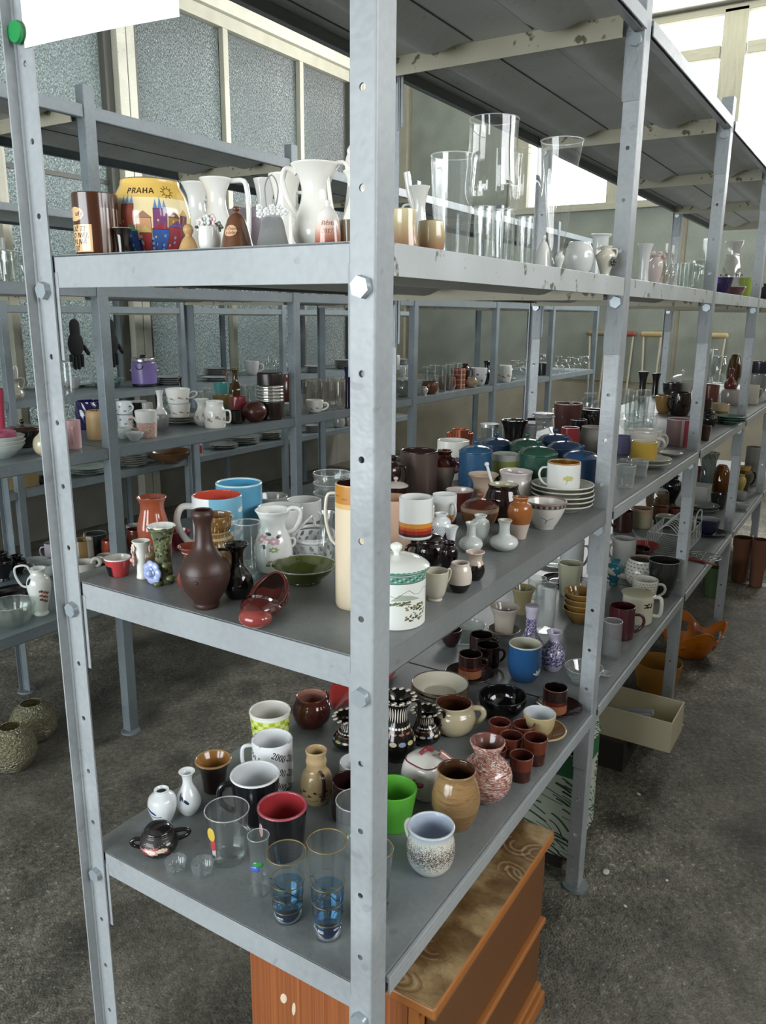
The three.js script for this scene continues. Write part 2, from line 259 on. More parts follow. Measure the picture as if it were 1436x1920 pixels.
// ---------- the room ----------
{
  struct('floor', metreUV(box(RX0 - 0.2, RX1 + 0.2, -0.15, 0, RZ0 - 0.2, RZ1 + 0.2)), M.concrete);
  struct('ceiling', metreUV(box(RX0 - 0.2, RX1 + 0.2, RY, RY + 0.2, RZ0 - 0.2, RZ1 + 0.2)), M.ceiling);
  // north wall behind the racks: low plinth, tall sheet panes in frames
  const north = struct('wall_north', merge([metreUV(box(RX0 - 0.2, RX1 + 0.2, 0, 0.43, RZ0 - 0.2, RZ0 + 0.03)), metreUV(box(RX0 - 0.2, RX1 + 0.2, 3.44, RY, RZ0 - 0.2, RZ0)), metreUV(box(RX0 - 0.2, -2.3, 0.43, 3.44, RZ0 - 0.2, RZ0)), ...[-2.3, 0.46, 3.13, 5.86].map((x) => metreUV(box(x - 0.135, x + 0.135, 0.43, 3.44, RZ0 - 0.2, RZ0))), metreUV(box(RX1 - 0.1, RX1 + 0.2, 0.43, 3.44, RZ0 - 0.2, RZ0))]), M.wall);
  // outside, behind the panes: yard, a neighbouring building close by, a roof overhang
  struct('ground', box(-30, 30, -0.2, -0.16, -30, RZ0 - 0.2), std(0x55554c, 0.9)); 
  const out = struct('neighbour_building', merge([box(-30, 5.0, -0.16, 2.9, -9, -6.6), box(5.0, 30, -0.16, 7, -9, -5.0)]), std(0x3f443f, 0.9));
  struct('roof_overhang', box(-12, 14, 3.5, 3.62, RZ0 - 1.1, RZ0 - 0.2), std(0x4a4a44, 0.9));
  const pane = (x0, x1, y0, y1) => { const q = new THREE.PlaneGeometry(x1 - x0, y1 - y0); q.translate((x0 + x1) / 2, (y0 + y1) / 2, RZ0 - 0.006); mesh('pane', metreUV(q), M.pane, north); };
  const bar = (x0, x1, y0, y1, d, m) => mesh('frame_bar', metreUV(box(x0, x1, y0, y1, RZ0, RZ0 + d, 0.004)), m, north);
  const cols = [[-2.3, [-1.4, -0.5]], [0.46, [1.36, 2.22]], [3.13, [4.13, 5.04]], [5.86, []]];
  for (let i = 0; i < cols.length; i++) {
    const [px, mu] = cols[i], end = i < cols.length - 1 ? cols[i + 1][0] : RX1 + 0.1, edges = [px + 0.135, ...mu.flatMap((m) => [m - 0.035, m + 0.035]), end - 0.135];
    // pillar: two cream boards between dark reveals
    mesh('pillar_board', metreUV(box(px - 0.07, px + 0.005, 0, 3.62, RZ0, RZ0 + 0.10, 0.004)), M.cream, north);
    mesh('pillar_board', metreUV(box(px + 0.01, px + 0.075, 0, 3.62, RZ0, RZ0 + 0.10, 0.004)), M.cream, north);
    bar(px - 0.135, px - 0.072, 0.42, 3.62, 0.05, M.frameDark); bar(px + 0.078, px + 0.135, 0.42, 3.62, 0.05, M.frameDark);
    for (let k = 0; k < edges.length; k += 2) { pane(edges[k], edges[k + 1], 0.43, 2.235); pane(edges[k], edges[k + 1], 2.25, 3.44); bar(edges[k], edges[k + 1], 2.226, 2.256, 0.012, M.frameDark); }
    for (const m of mu) { bar(m - 0.035, m + 0.012, 0.42, 3.46, 0.045, M.frame); bar(m + 0.014, m + 0.035, 0.42, 3.46, 0.03, M.cream); }
    bar(px + 0.135, end - 0.135, 3.44, 3.53, 0.05, M.frame); bar(px + 0.135, end - 0.135, 3.53, 3.64, 0.09, M.cream);
  }
  // far end wall: plinth, sheet panels, band of blown-out windows above
  const WZ = -2.70, east = struct('wall_east', merge([metreUV(box(RX1, RX1 + 0.2, 0, 2.38, RZ0 - 0.2, RZ1 + 0.2)), metreUV(box(RX1, RX1 + 0.2, 2.38, RY, RZ0 - 0.2, WZ)), metreUV(box(RX1, RX1 + 0.2, 3.76, RY, WZ, RZ1 + 0.2)), metreUV(box(RX1, RX1 + 0.2, 2.38, 3.76, 0.62, RZ1 + 0.2)), metreUV(box(RX1 - 0.05, RX1, 0, 0.82, RZ0, RZ1))]), M.beige);
  for (let z = RZ0 + 0.2, i = 0; z < RZ1 - 0.5; z += 1.35, i++) mesh('panel', metreUV(box(RX1 - 0.015, RX1, 0.85, 2.33, z, z + 1.31)), M.wallGreen, east);
  mesh('panel', metreUV(box(RX1 - 0.015, RX1, 2.36, RY - 0.02, RZ0 + 0.2, WZ - 0.06)), M.wallGreen, east); mesh('frame_bar', metreUV(box(RX1 - 0.05, RX1, 0.82, RY, RZ0 + 0.02, RZ0 + 0.16)), M.frame, east);
  const w1 = struct('window_1', box(RX1 + 0.02, RX1 + 0.05, 2.38, 3.76, WZ, 0.62), glow);
  const fe = (z0, z1, y0, y1, d) => mesh('window_frame', box(RX1 - d, RX1 + 0.02, y0, y1, z0, z1, 0.005), M.frame, w1);
  for (const z of [-2.70, -1.78, -0.94, 0.5]) fe(z - 0.03, z + 0.15, 2.38, 3.76, 0.05);
  fe(WZ, 0.65, 2.33, 2.39, 0.06); fe(WZ, 0.65, 3.73, 3.78, 0.05);
  for (const [x0, x1] of [[-1.62, -0.98], [-0.78, 0.46]]) fe(x0, x1, 3.42, 3.51, 0.04);
  // wall across the aisle with its own window band
  struct('wall_south', merge([metreUV(box(RX0 - 0.2, RX1 + 0.2, 0, 2.0, RZ1, RZ1 + 0.2)), metreUV(box(RX0 - 0.2, RX1 + 0.2, 3.7, RY, RZ1, RZ1 + 0.2)), metreUV(box(RX0 - 0.2, -1.5, 2.0, 3.7, RZ1, RZ1 + 0.2))]), M.wall);
  const w2 = struct('window_2', box(-1.5, RX1, 2.0, 3.7, RZ1 + 0.02, RZ1 + 0.05), glow);
  for (let x = -1.5; x < RX1; x += 1.12) mesh('window_frame', box(x - 0.04, x + 0.04, 2.0, 3.7, RZ1 - 0.03, RZ1 + 0.02), M.frame, w2);
  // wall behind the visitor, wide low windows
  struct('wall_west', merge([metreUV(box(RX0 - 0.2, RX0, 0, 0.33, RZ0 - 0.2, RZ1 + 0.2)), metreUV(box(RX0 - 0.2, RX0, 2.77, RY, RZ0 - 0.2, RZ1 + 0.2)), metreUV(box(RX0 - 0.2, RX0, 0.33, 2.77, RZ0 - 0.2, -3.62)), metreUV(box(RX0 - 0.2, RX0, 0.33, 2.77, 0.42, RZ1 + 0.2))]), M.wall);
  const w3 = struct('window_3', box(RX0 - 0.05, RX0 - 0.02, 0.33, 2.77, -3.62, 0.42), glow);
  for (let z = -3.6; z < 0.5; z += 1.0) mesh('window_frame', box(RX0 - 0.02, RX0 + 0.03, 0.33, 2.77, z - 0.04, z + 0.04), M.frame, w3);
  // worn white line painted across the aisle
  const line = thing('floor_line', 'worn white line painted across the concrete aisle floor', 'floor marking', [3.86, 0, 0.5]);
  mesh('paint', metreUV(box(-0.035, 0.035, 0, 0.0012, -0.62, 0.9)), std(0xbdbab0, 0.8, { map: wornMap }), line);
}

// ---------- steel shelving ----------
const postLegs = new Map();
function holedLeg(h, w, t, holes) {               // flat leg in the z-y plane with round bolt holes
  const k = h + '|' + w + '|' + holes; if (postLegs.has(k)) return postLegs.get(k);
  const s = new THREE.Shape(); s.moveTo(0.003, 0); s.lineTo(w, 0); s.lineTo(w, h); s.lineTo(0.003, h); s.closePath();
  if (holes) for (let y = 0.05; y < h - 0.03; y += 0.1) { const c = new THREE.Path(); c.absarc(w * 0.53, y, 0.0042, 0, Math.PI * 2, true); s.holes.push(c); }
  const g = new THREE.ExtrudeGeometry(s, { depth: t, bevelEnabled: false, curveSegments: 8 }); postLegs.set(k, g); return g;
}
function postGeo(h, sx, sz, w, ww, holes) {         // angle iron: sx, sz say which way the two legs run from the bend
  const t = 0.0026, leg = holedLeg(h, w, t, holes).clone(); leg.applyMatrix4(new THREE.Matrix4().makeRotationY(-Math.PI / 2));   // now runs along +z, thickness towards -x
  leg.translate(t, 0, 0); if (sz < 0) leg.applyMatrix4(new THREE.Matrix4().makeScale(1, 1, -1)), flip(leg);
  const zz = sz < 0 ? [-t, 0] : [0, t];
  const leg2 = box(sx > 0 ? 0.003 : -0.0, sx > 0 ? ww : -ww, 0, h, zz[0], zz[1]);
  const b = new THREE.CylinderGeometry(0.003, 0.003, h, 10); b.translate(sx > 0 ? 0.003 : 0, h / 2, sz < 0 ? -0.003 : 0.003);
  return metreUV(merge([leg, leg2, b]));
}
function flip(g) { const i = g.index; if (i) for (let k = 0; k < i.count; k += 3) { const a = i.getX(k); i.setX(k, i.getX(k + 2)); i.setX(k + 2, a); } else for (const n of Object.keys(g.attributes)) { const a = g.attributes[n], s = a.itemSize; for (let k = 0; k < a.count; k += 3) for (let c = 0; c < s; c++) { const q = a.array[k * s + c]; a.array[k * s + c] = a.array[(k + 2) * s + c]; a.array[(k + 2) * s + c] = q; } } g.computeVertexNormals(); }
const hexGeo = (() => { const h = new THREE.CylinderGeometry(0.0125, 0.0135, 0.009, 6); h.rotateZ(Math.PI / 2); h.rotateX(0.3); return h; })();
const gussetGeo = box(0, 0.002, -0.125, 0.002, -0.036, 0, 0.0008), footGeo = (() => { const g = new THREE.CylinderGeometry(0.032, 0.034, 0.006, 20); return g; })();
function rack(name, label, xs, z0, depth, levels, top, o = {}) {
  const g = thing(name, label, 'shelving rack', [0, 0, 0], o.group), z1 = z0 - depth, n = xs.length;
  for (let k = 0; k < n; k++) for (const front of [1, 0]) {
    const p = mesh('post', postGeo(top, front ? 1 : -1, front ? -1 : 1, front ? 0.034 : 0.039, front ? 0.038 : 0.018, o.detail || 0), o.post || M.paint, g); p.position.set(xs[k], 0.004, front ? z0 : z1);
    const f = mesh('foot', footGeo, M.paintOld, p); f.position.set(front ? 0.012 : 0.004, -0.001, front ? -0.012 : 0.012);
    if (o.detail) for (const y of levels) {
      const b = mesh('bolt', hexGeo, M.bolt, p); b.position.set(-0.0045 - (k ? 0.002 : 0), y - 0.054, front ? -0.0165 : 0.0205);
      if (k) { const q = mesh('gusset', gussetGeo, M.paint, p); q.position.set(-0.0021, y - 0.038, front ? -0.001 : 0.037); }
      if (k < n - 1) { const q = mesh('gusset', gussetGeo, M.paint, p); q.position.set(0.0042, y - 0.03, front ? -0.004 : 0.046); }
    }
  }
  for (let k = 0; k < n - 1; k++) for (let li = 0; li < levels.length; li++) {
    const y = levels[li], a = xs[k] + 0.005, b = xs[k + 1] - (o.detail ? 0.0035 : 0.002), zf = z0 - 0.0035, zb = z1 + 0.0035, lip = 0.036, el = k === 0 ? 0.046 : 0.038;
    const body = mesh('shelf', metreUV(merge([box(a, b, y - 0.003, y, zb, zf), box(a, b, y - lip, y - 0.002, zf - 0.002, zf, 0.0008), box(a, b, y - lip, y - 0.002, zb, zb + 0.002), box(a, b, y - lip, y - lip + 0.002, zf - 0.016, zf), box(a, b, y - lip, y - lip + 0.002, zb, zb + 0.016)])), li === 1 && o.detail && o.wornLip ? M.shelf : o.shelf || M.shelf, g);
    mesh('end_lip', metreUV(box(a, a + 0.002, y - el, y - 0.0002, zb + 0.036, zf - 0.034, 0.0008)), o.post || M.paint, body);
    if (li === 1 && o.wornLip) mesh('front_lip', metreUV(box(a + (k ? 0.034 : 0.036), b - 0.0005, y - lip - 0.001, y - 0.0002, zf, zf + 0.0022, 0.0008)), M.worn, body);
    if (o.detail && (li === 3 || li === 0 || (li === 2 && k > 0))) mesh('edge_rail', metreUV(merge([box(a + 0.038, b, y - 0.016, y - 0.005, zf, zf + 0.0075, 0.002), box(a + 0.038, b, y - 0.034, y - 0.0145, zf + 0.0045, zf + 0.0078, 0.001)])), M.paint, body);
    if (li <= 1) {        // folded stiffeners and the pale end brace that show on the undersides
      for (const f of [0.26, 0.72]) { const s = new THREE.CylinderGeometry(0.055, 0.055, b - a - 0.1, 20, 1, false, 0, Math.PI * 2); s.scale(0.42, 1, 1); s.rotateZ(Math.PI / 2); s.rotateX(0); s.translate((a + b) / 2 - 0.02, y - 0.005, z0 - depth * f); 
        mesh('stiffener', stiffGeo(a + 0.004, b - 0.018, y - 0.0032, z0 - depth * f), M.under, body); }
      for (const f of [0.04, 0.37, 0.60, 0.93]) mesh('seam_fold', box(a + 0.004, b - 0.03, y - 0.0075, y - 0.003, z0 - depth * f - 0.0012, z0 - depth * f + 0.0012), M.frameDark, body);
      mesh('end_brace', metreUV(box(b - 0.016, b - 0.013, y - 0.046, y - 0.0032, zb + 0.004, zf - 0.036)), M.primer, body);
      mesh('under_sheet', metreUV(box(a + 0.003, b - 0.002, y - 0.0052, y - 0.003, zb + 0.003, zf - 0.003)), M.under, body);
    }
  }
  return g;
}
function stiffGeo(x0, x1, y, z) {     // shallow rounded channel running the length of a bay, its far end sloping up
  const S = 12, pos = [], idx = [], xsn = [x0, x1 - 0.07, x1 - 0.03, x1], hs = [0.034, 0.034, 0.02, 0.001];
  for (let i = 0; i < 4; i++) for (let j = 0; j <= S; j++) { const t = j / S * 2 - 1; pos.push(xsn[i], y - hs[i] * (0.5 + 0.5 * Math.cos(t * Math.PI)), z + t * 0.085); }
  for (let i = 0; i < 3; i++) for (let j = 0; j < S; j++) { const a = i * (S + 1) + j, b = a + 1, c = a + S + 1, d = c + 1; idx.push(a, b, c, b, d, c); }
  const g = new THREE.BufferGeometry(); g.setAttribute('position', new THREE.Float32BufferAttribute(pos, 3)); g.setAttribute('uv', new THREE.Float32BufferAttribute(pos.flatMap((_, i) => i % 3 === 0 ? [pos[i], pos[i + 2]] : []), 2)); g.setIndex(idx); g.computeVertexNormals(); return g;
}
rack('shelving_rack', 'front grey steel rack of four shelves with drilled angle posts, nearest to the visitor', [0, 0.976, 1.952, 2.928, 3.904, 4.88], 0, 0.6, [2.0, 1.5, 1.0, 0.5], 2.05, { detail: 1, wornLip: 1 });
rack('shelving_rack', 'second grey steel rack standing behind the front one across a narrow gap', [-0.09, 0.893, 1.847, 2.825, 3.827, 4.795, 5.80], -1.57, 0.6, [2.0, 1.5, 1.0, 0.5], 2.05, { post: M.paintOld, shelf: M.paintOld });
rack('shelving_rack', 'grey rack across the aisle, outside the picture, that shades the lower shelves', [0.9, 1.9, 2.9, 3.9, 4.9], 1.85, 0.6, [2.0, 1.5, 1.0, 0.5], 2.05, {});
for (let k = 0; k < 16; k++) { const x = 1.12 + (k % 4) * 1.0, y = [0.5004, 1.0004, 1.5004, 0][k >> 2], bx = thing('storage_box', 'brown storage box on the rack across the aisle, ' + ['lower shelf', 'middle shelf', 'upper shelf', 'floor'][k >> 2] + ', bay ' + ['one', 'two', 'three', 'four'][k % 4], 'box', [x, y, 1.36]); mesh('body', box(0, 0.62, 0, 0.34, -0.08, 0.28, 0.004), std(0x7a6a54, 0.8), bx); mesh('lid', box(-0.005, 0.625, 0.3405, 0.36, -0.085, 0.285, 0.004), std(0x857459, 0.8), bx); }
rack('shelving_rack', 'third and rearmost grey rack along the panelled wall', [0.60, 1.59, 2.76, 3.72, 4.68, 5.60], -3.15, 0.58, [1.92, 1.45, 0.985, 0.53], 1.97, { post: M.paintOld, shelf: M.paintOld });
// ---------- prints ----------
const fill = (g, w, h, c) => { g.fillStyle = c; g.fillRect(0, 0, w, h); };
const flower = (g, x, y, r, c, n = 6) => { g.fillStyle = c; for (let k = 0; k < n; k++) { const a = k / n * 6.283; g.beginPath(); g.ellipse(x + Math.cos(a) * r * 0.6, y + Math.sin(a) * r * 0.6, r * 0.5, r * 0.32, a, 0, 7); g.fill(); } };
const band = (g, w, y0, y1, c) => { g.fillStyle = c; g.fillRect(0, y0, w, y1 - y0); };
const printRhyme = tex(512, 256, (g, w, h) => { fill(g, w, h, '#4a2514');
  for (const x of [300, 322, 350, 372, 395]) { g.fillStyle = x % 4 ? '#b9a79c' : '#8d7a70'; g.fillRect(x, 60, 9 + (x % 7), 190); }
  g.fillStyle = '#e2b37a'; g.beginPath(); g.ellipse(192, 88, 46, 30, 0, 0, 7); g.fill(); g.fillRect(158, 132, 108, 116);
  g.fillStyle = '#33190c'; g.font = 'bold italic 26px sans-serif'; g.fillText('uly', 196, 96); g.font = 'bold italic 28px sans-serif'; ['UŽ TI', 'O NEJ,', 'PLNÁ', 'EJÍ'].forEach((s, i) => g.fillText(s, 172, 160 + i * 27)); });
const printPraha = tex(1024, 384, (g, w, h) => { fill(g, w, h, '#f2dca0'); band(g, w, 0, 96, '#e8b94a'); band(g, w, 300, h, '#27285c');
  const house = (x, y, ww, hh, c, roof, rc) => { g.fillStyle = c; g.fillRect(x, y, ww, hh); g.fillStyle = rc; g.beginPath(); if (roof === 's') { for (let k = 0; k < 3; k++) { g.moveTo(x + k * ww / 3, y); g.lineTo(x + (k + 0.5) * ww / 3, y - 46 + (k === 1 ? -16 : 0)); g.lineTo(x + (k + 1) * ww / 3, y); } } else { g.moveTo(x - 5, y); g.lineTo(x + ww / 2, y - 34); g.lineTo(x + ww + 5, y); } g.fill(); g.strokeStyle = '#30203a'; g.lineWidth = 2; g.strokeRect(x, y, ww, hh); };
  for (const o of [0, 1]) { const X = o ? 0 : 330;
    house(X - 40, 150, 44, 190, '#8a3a4a', 's', '#7fa0c8'); house(X + 90, 130, 62, 210, '#b0503c', 's', '#6c9ac8'); house(X + 160, 196, 62, 100, '#e0a070', 't', '#b08060'); house(X + 232, 150, 56, 190, '#8a4a80', 's', '#5c8cc0'); house(X + 296, 190, 50, 150, '#b9823a', 't', '#8a4a3a'); house(X + 352, 176, 44, 170, '#7a3038', 't', '#c8a050');
    house(X + 20, 240, 70, 110, '#3a8a5a', 't', '#b03a30'); house(X + 100, 262, 60, 100, '#2f58a8', 't', '#4a9a70'); house(X + 170, 268, 52, 100, '#c03a38', 't', '#e0c060'); house(X + 226, 250, 76, 110, '#3a64b8', 't', '#b03a50'); house(X + 300, 236, 70, 130, '#b02f3a', 't', '#7a4a9a');
    g.fillStyle = '#6fb0e0'; for (let k = 0; k < 22; k++) g.fillRect(X + 10 + (k * 53) % 370, 262 + (k * 29) % 90, 10, 13); g.fillStyle = '#e8c850'; for (let k = 0; k < 14; k++) g.fillRect(X + 24 + (k * 71) % 350, 170 + (k * 37) % 150, 7, 11); g.strokeStyle = '#4a2a78'; g.lineWidth = 3; for (let k = 0; k < 12; k++) { g.beginPath(); g.moveTo(X + k * 30, 372); g.lineTo(X + 20 + k * 28, 312); g.stroke(); } }
  g.fillStyle = '#3a2412'; g.font = 'bold 40px sans-serif'; g.fillText('PRAHA', 442, 78); g.strokeStyle = '#7a5a14'; g.lineWidth = 5; g.beginPath(); g.arc(632, 66, 18, 0, 7); g.stroke(); for (let k = 0; k < 10; k++) { const a = k * 0.628; g.beginPath(); g.moveTo(632 + Math.cos(a) * 22, 66 + Math.sin(a) * 22); g.lineTo(632 + Math.cos(a) * 32, 66 + Math.sin(a) * 32); g.stroke(); } });
const printBell = tex(512, 256, (g, w, h) => { fill(g, w, h, '#6b3a1c'); g.fillStyle = '#dca878'; g.beginPath(); g.ellipse(226, 150, 46, 34, -0.1, 0, 7); g.fill(); g.fillStyle = '#3a1a0c'; g.font = 'italic bold 22px serif'; g.fillText('z Tvorvez', 188, 146); g.fillText('u žebrot', 192, 170); });
const printWish = tex(512, 256, (g, w, h) => { const G = g.createLinearGradient(0, 90, 0, h); G.addColorStop(0, '#f3efe8'); G.addColorStop(0.45, '#ecc9b4'); G.addColorStop(1, '#a33e22'); g.fillStyle = G; g.fillRect(0, 0, w, h); g.fillStyle = '#a0462e'; g.font = 'italic bold 34px serif'; g.fillText('štěstí', 212, 150); g.fillText('2017', 216, 196); });
const printStripe = tex(64, 256, (g, w, h) => { fill(g, w, h, '#e6e8e4'); band(g, w, 150, 178, '#e08a22'); band(g, w, 178, 196, '#d4541a'); band(g, w, 196, 220, '#a5211a'); band(g, w, 220, 236, '#40221c'); });
const print2000 = tex(1024, 256, (g, w, h) => { fill(g, w, h, '#e9ecee'); g.fillStyle = '#20242c'; g.font = 'italic bold 52px serif'; for (let i = 0; i < 8; i++) for (let j = 0; j < 3; j++) { g.save(); g.translate(10 + i * 128, 50 + j * 80 + (i % 2) * 36); g.rotate(0.35); g.fillText(i % 4 === 3 ? '%' : '2000', 0, 0); g.restore(); } });
const printLime = tex(512, 256, (g, w, h) => { fill(g, w, h, '#cfe23a'); band(g, w, 0, 22, '#f0f2e6'); for (let i = 0; i < 22; i++) for (let j = 0; j < 8; j++) { g.fillStyle = (i + j) % 2 ? 'rgba(150,190,20,0.6)' : 'rgba(244,246,160,0.7)'; g.fillRect(i * 24, 24 + j * 30, 22, 27); } for (let i = 0; i < 9; i++) flower(g, 30 + i * 56, 80 + (i % 3) * 50, 11, '#4f7a1c', 5); });
const printCan = tex(1024, 512, (g, w, h) => { fill(g, w, h, '#e6e9e2'); band(g, w, 14, 78, '#5f9a86'); for (let i = 0; i < 90; i++) { g.fillStyle = i % 2 ? '#2f6a58' : '#a8cfc0'; g.beginPath(); g.arc(i * 11.5, 46 + (i % 3 - 1) * 14, 8, 0, 7); g.fill(); } band(g, w, 78, 84, '#2f6a58');
  for (const X of [540, 60]) { g.strokeStyle = '#4a4f44'; g.lineWidth = 3; g.beginPath(); g.moveTo(X - 60, 190); for (let k = 0; k < 9; k++) g.lineTo(X - 60 + k * 34, 190 + Math.sin(k * 1.7) * 26 - (k < 4 ? k * 8 : 20)); g.stroke(); g.fillStyle = 'rgba(120,136,110,0.55)'; g.beginPath(); g.moveTo(X - 60, 236); g.lineTo(X - 10, 176); g.lineTo(X + 60, 196); g.lineTo(X + 120, 236); g.fill(); for (let k = 0; k < 60; k++) { g.fillStyle = k % 2 ? '#555a44' : '#7a7a52'; g.beginPath(); g.ellipse(X - 60 + rnd() * 110, 244 + rnd() * 34, 4 + rnd() * 9, 2 + rnd() * 4, 0, 0, 7); g.fill(); } for (let k = 0; k < 70; k++) { g.fillStyle = k % 2 ? '#4a5034' : '#8a8244'; g.beginPath(); g.ellipse(X + 70 + rnd() * 90 - (k > 40 ? 50 : 0), 280 + rnd() * 150, 3 + rnd() * 8, 5 + rnd() * 6, 0.5, 0, 7); g.fill(); } } });
const printCanLid = tex(512, 128, (g, w, h) => { fill(g, w, h, '#dfe3dc'); band(g, w, 104, 128, '#5f9a86'); g.fillStyle = '#3a7a66'; for (let i = 0; i < 40; i++) { g.beginPath(); g.arc(i * 13, 104, 7, 3.14, 6.283); g.fill(); } });
const printPitcher = tex(512, 512, (g, w, h) => { fill(g, w, h, '#e4e6e2'); for (const [x, y, r, c] of [[206, 220, 34, '#d59aa8'], [270, 232, 30, '#dba6b2'], [268, 300, 22, '#9ab07c']]) { flower(g, x, y, r, c, 7); g.fillStyle = '#f0e6d8'; g.beginPath(); g.arc(x, y, r * 0.3, 0, 7); g.fill(); } g.fillStyle = '#4a4c48'; for (const [x, y, a] of [[238, 176, 0.4], [300, 196, -0.6], [222, 278, 1.4]]) { g.beginPath(); g.ellipse(x, y, 20, 12, a, 0, 7); g.fill(); } });
const printLotus = tex(512, 256, (g, w, h) => { fill(g, w, h, '#1f5894'); g.fillStyle = '#dfe4e4'; for (let k = 0; k < 5; k++) { g.save(); g.translate(330, 200); g.rotate((k - 2) * 0.5); g.beginPath(); g.ellipse(0, -24, 7, 26, 0, 0, 7); g.fill(); g.restore(); } });
const printStars = tex(1024, 512, (g, w, h) => { fill(g, w, h, '#dcd9cc'); for (let i = 0; i < 26; i++) for (let j = 0; j < 8; j++) { const x = i * 40 + (j % 2) * 20, y = 40 + j * 60; g.fillStyle = (i + j) % 3 ? '#7a3a34' : '#5a4a4a'; for (const a of [0, 1.571]) { g.beginPath(); g.ellipse(x, y, 13, 4, a, 0, 7); g.fill(); } } });
const printSpeckle = tex(1024, 512, (g, w, h) => { fill(g, w, h, '#dcd8c8'); for (let i = 0; i < 9000; i++) { const y = 250 + (rnd() + rnd() + rnd() - 1.5) * 130; g.fillStyle = rnd() > 0.4 ? '#2c2624' : '#7a5a4a'; g.fillRect(rnd() * w, y, 2 + rnd() * 5, 2 + rnd() * 4); } band(g, w, 0, 70, '#d5dce4'); });
const printMottle = tex(512, 512, (g, w, h) => { fill(g, w, h, '#b98a80'); for (let i = 0; i < 5200; i++) { const k = rnd(); g.fillStyle = k > 0.66 ? '#e2cdc2' : k > 0.33 ? '#8a4a40' : '#c27a66'; g.beginPath(); g.ellipse(rnd() * w, rnd() * h, 3 + rnd() * 9, 1.5 + rnd() * 3, 0.6, 0, 7); g.fill(); } });
const printFolk = tex(512, 512, (g, w, h) => { fill(g, w, h, '#17130f'); g.fillStyle = '#e6dccb'; for (let i = 0; i < 24; i++) { const x = i * 21.4; g.beginPath(); g.ellipse(x, 120, 5, 60, 0.04, 0, 7); g.fill(); g.beginPath(); g.ellipse(x + 10, 224, 9, 9, 0, 0, 7); g.fill(); g.beginPath(); g.arc(x + 10, 20, 9, 0, 7); g.fill(); } for (let i = 0; i < 12; i++) { g.fillStyle = ['#8fa3c8', '#d8d08a', '#d4c9a8'][i % 3]; g.beginPath(); g.arc(20 + i * 43, 330, 17, 0, 7); g.fill(); g.fillStyle = '#a5614a'; g.beginPath(); g.ellipse(20 + i * 43, 262, 16, 8, 0, 0, 7); g.fill(); } });
const printBouquet = tex(512, 256, (g, w, h) => { fill(g, w, h, '#e4e4dc'); for (let i = 0; i < 8; i++) { const x = 32 + i * 64, y = 150 + (i % 2) * 20; flower(g, x, y, 17, '#b08078', 5); flower(g, x + 20, y + 14, 9, '#8a8a6a', 5); g.strokeStyle = '#77806a'; g.lineWidth = 2; g.beginPath(); g.moveTo(x, y); g.lineTo(x - 14, y - 36); g.stroke(); } });
const printBlueFlower = tex(512, 256, (g, w, h) => { fill(g, w, h, '#dde2e4'); for (let i = 0; i < 10; i++) { flower(g, 26 + i * 52, 90 + (i % 2) * 90, 15, '#3c4a5a', 5); } });
const printPinkFade = tex(256, 256, (g, w, h) => { fill(g, w, h, '#dfe0da'); band(g, w, 110, h, '#d4a898'); for (let i = 0; i < 900; i++) { g.fillStyle = rnd() > 0.5 ? '#b07a6c' : '#e6d2c4'; g.fillRect(rnd() * w, 100 + rnd() * 156, 3, 3 + rnd() * 5); } });
const printDots = tex(256, 256, (g, w, h) => { fill(g, w, h, '#d9dfe0'); g.fillStyle = '#4a557a'; for (let i = 0; i < 26; i++) for (let j = 0; j < 10; j++) { g.beginPath(); g.arc(i * 10 + (j % 2) * 5, 90 + j * 12, 2.6, 0, 7); g.fill(); } });
const printBlueSpray = tex(512, 256, (g, w, h) => { fill(g, w, h, '#e8edf0'); g.fillStyle = '#2b3f8e'; for (const x of [190, 206, 224]) { g.beginPath(); g.ellipse(x, 118 + (x - 190) * 0.5, 22, 8, 0.7, 0, 7); g.fill(); } g.strokeStyle = '#2b3f8e'; g.lineWidth = 7; g.beginPath(); g.moveTo(150, 120); g.quadraticCurveTo(200, 190, 270, 160); g.stroke(); });
const printLilac = tex(512, 512, (g, w, h) => { fill(g, w, h, '#b7afc4'); g.fillStyle = '#453a72'; for (let i = 0; i < 900; i++) { g.beginPath(); g.ellipse(rnd() * w, 120 + rnd() * 300, 2 + rnd() * 4, 6 + rnd() * 9, 0.6, 0, 7); g.fill(); } });
const printBird = tex(512, 256, (g, w, h) => { fill(g, w, h, '#dcd8cf'); band(g, w, 0, 40, '#7a6a62'); for (let i = 0; i < 50; i++) { g.fillStyle = i % 2 ? '#3a302c' : '#b09a8a'; g.fillRect(i * 11, 8, 7, 24); } g.strokeStyle = '#4a4a44'; g.lineWidth = 4; for (const x of [250, 60, 420]) { g.beginPath(); g.moveTo(x - 30, 120); g.lineTo(x, 150); g.lineTo(x + 34, 128); g.moveTo(x, 150); g.lineTo(x - 8, 186); g.stroke(); } });
const printCup = tex(512, 256, (g, w, h) => { fill(g, w, h, '#e4e5e0'); flower(g, 262, 130, 26, '#c9c46a', 7); g.strokeStyle = '#a8a878'; g.lineWidth = 3; g.beginPath(); g.moveTo(262, 140); g.lineTo(250, 190); g.stroke(); });
const printPansy = tex(512, 256, (g, w, h) => { fill(g, w, h, '#d8d6cc'); for (const [x, y, r] of [[250, 140, 46], [300, 190, 34], [80, 150, 44]]) { flower(g, x, y, r, '#9a5a86', 6); flower(g, x, y, r * 0.5, '#c896b4', 5); } });
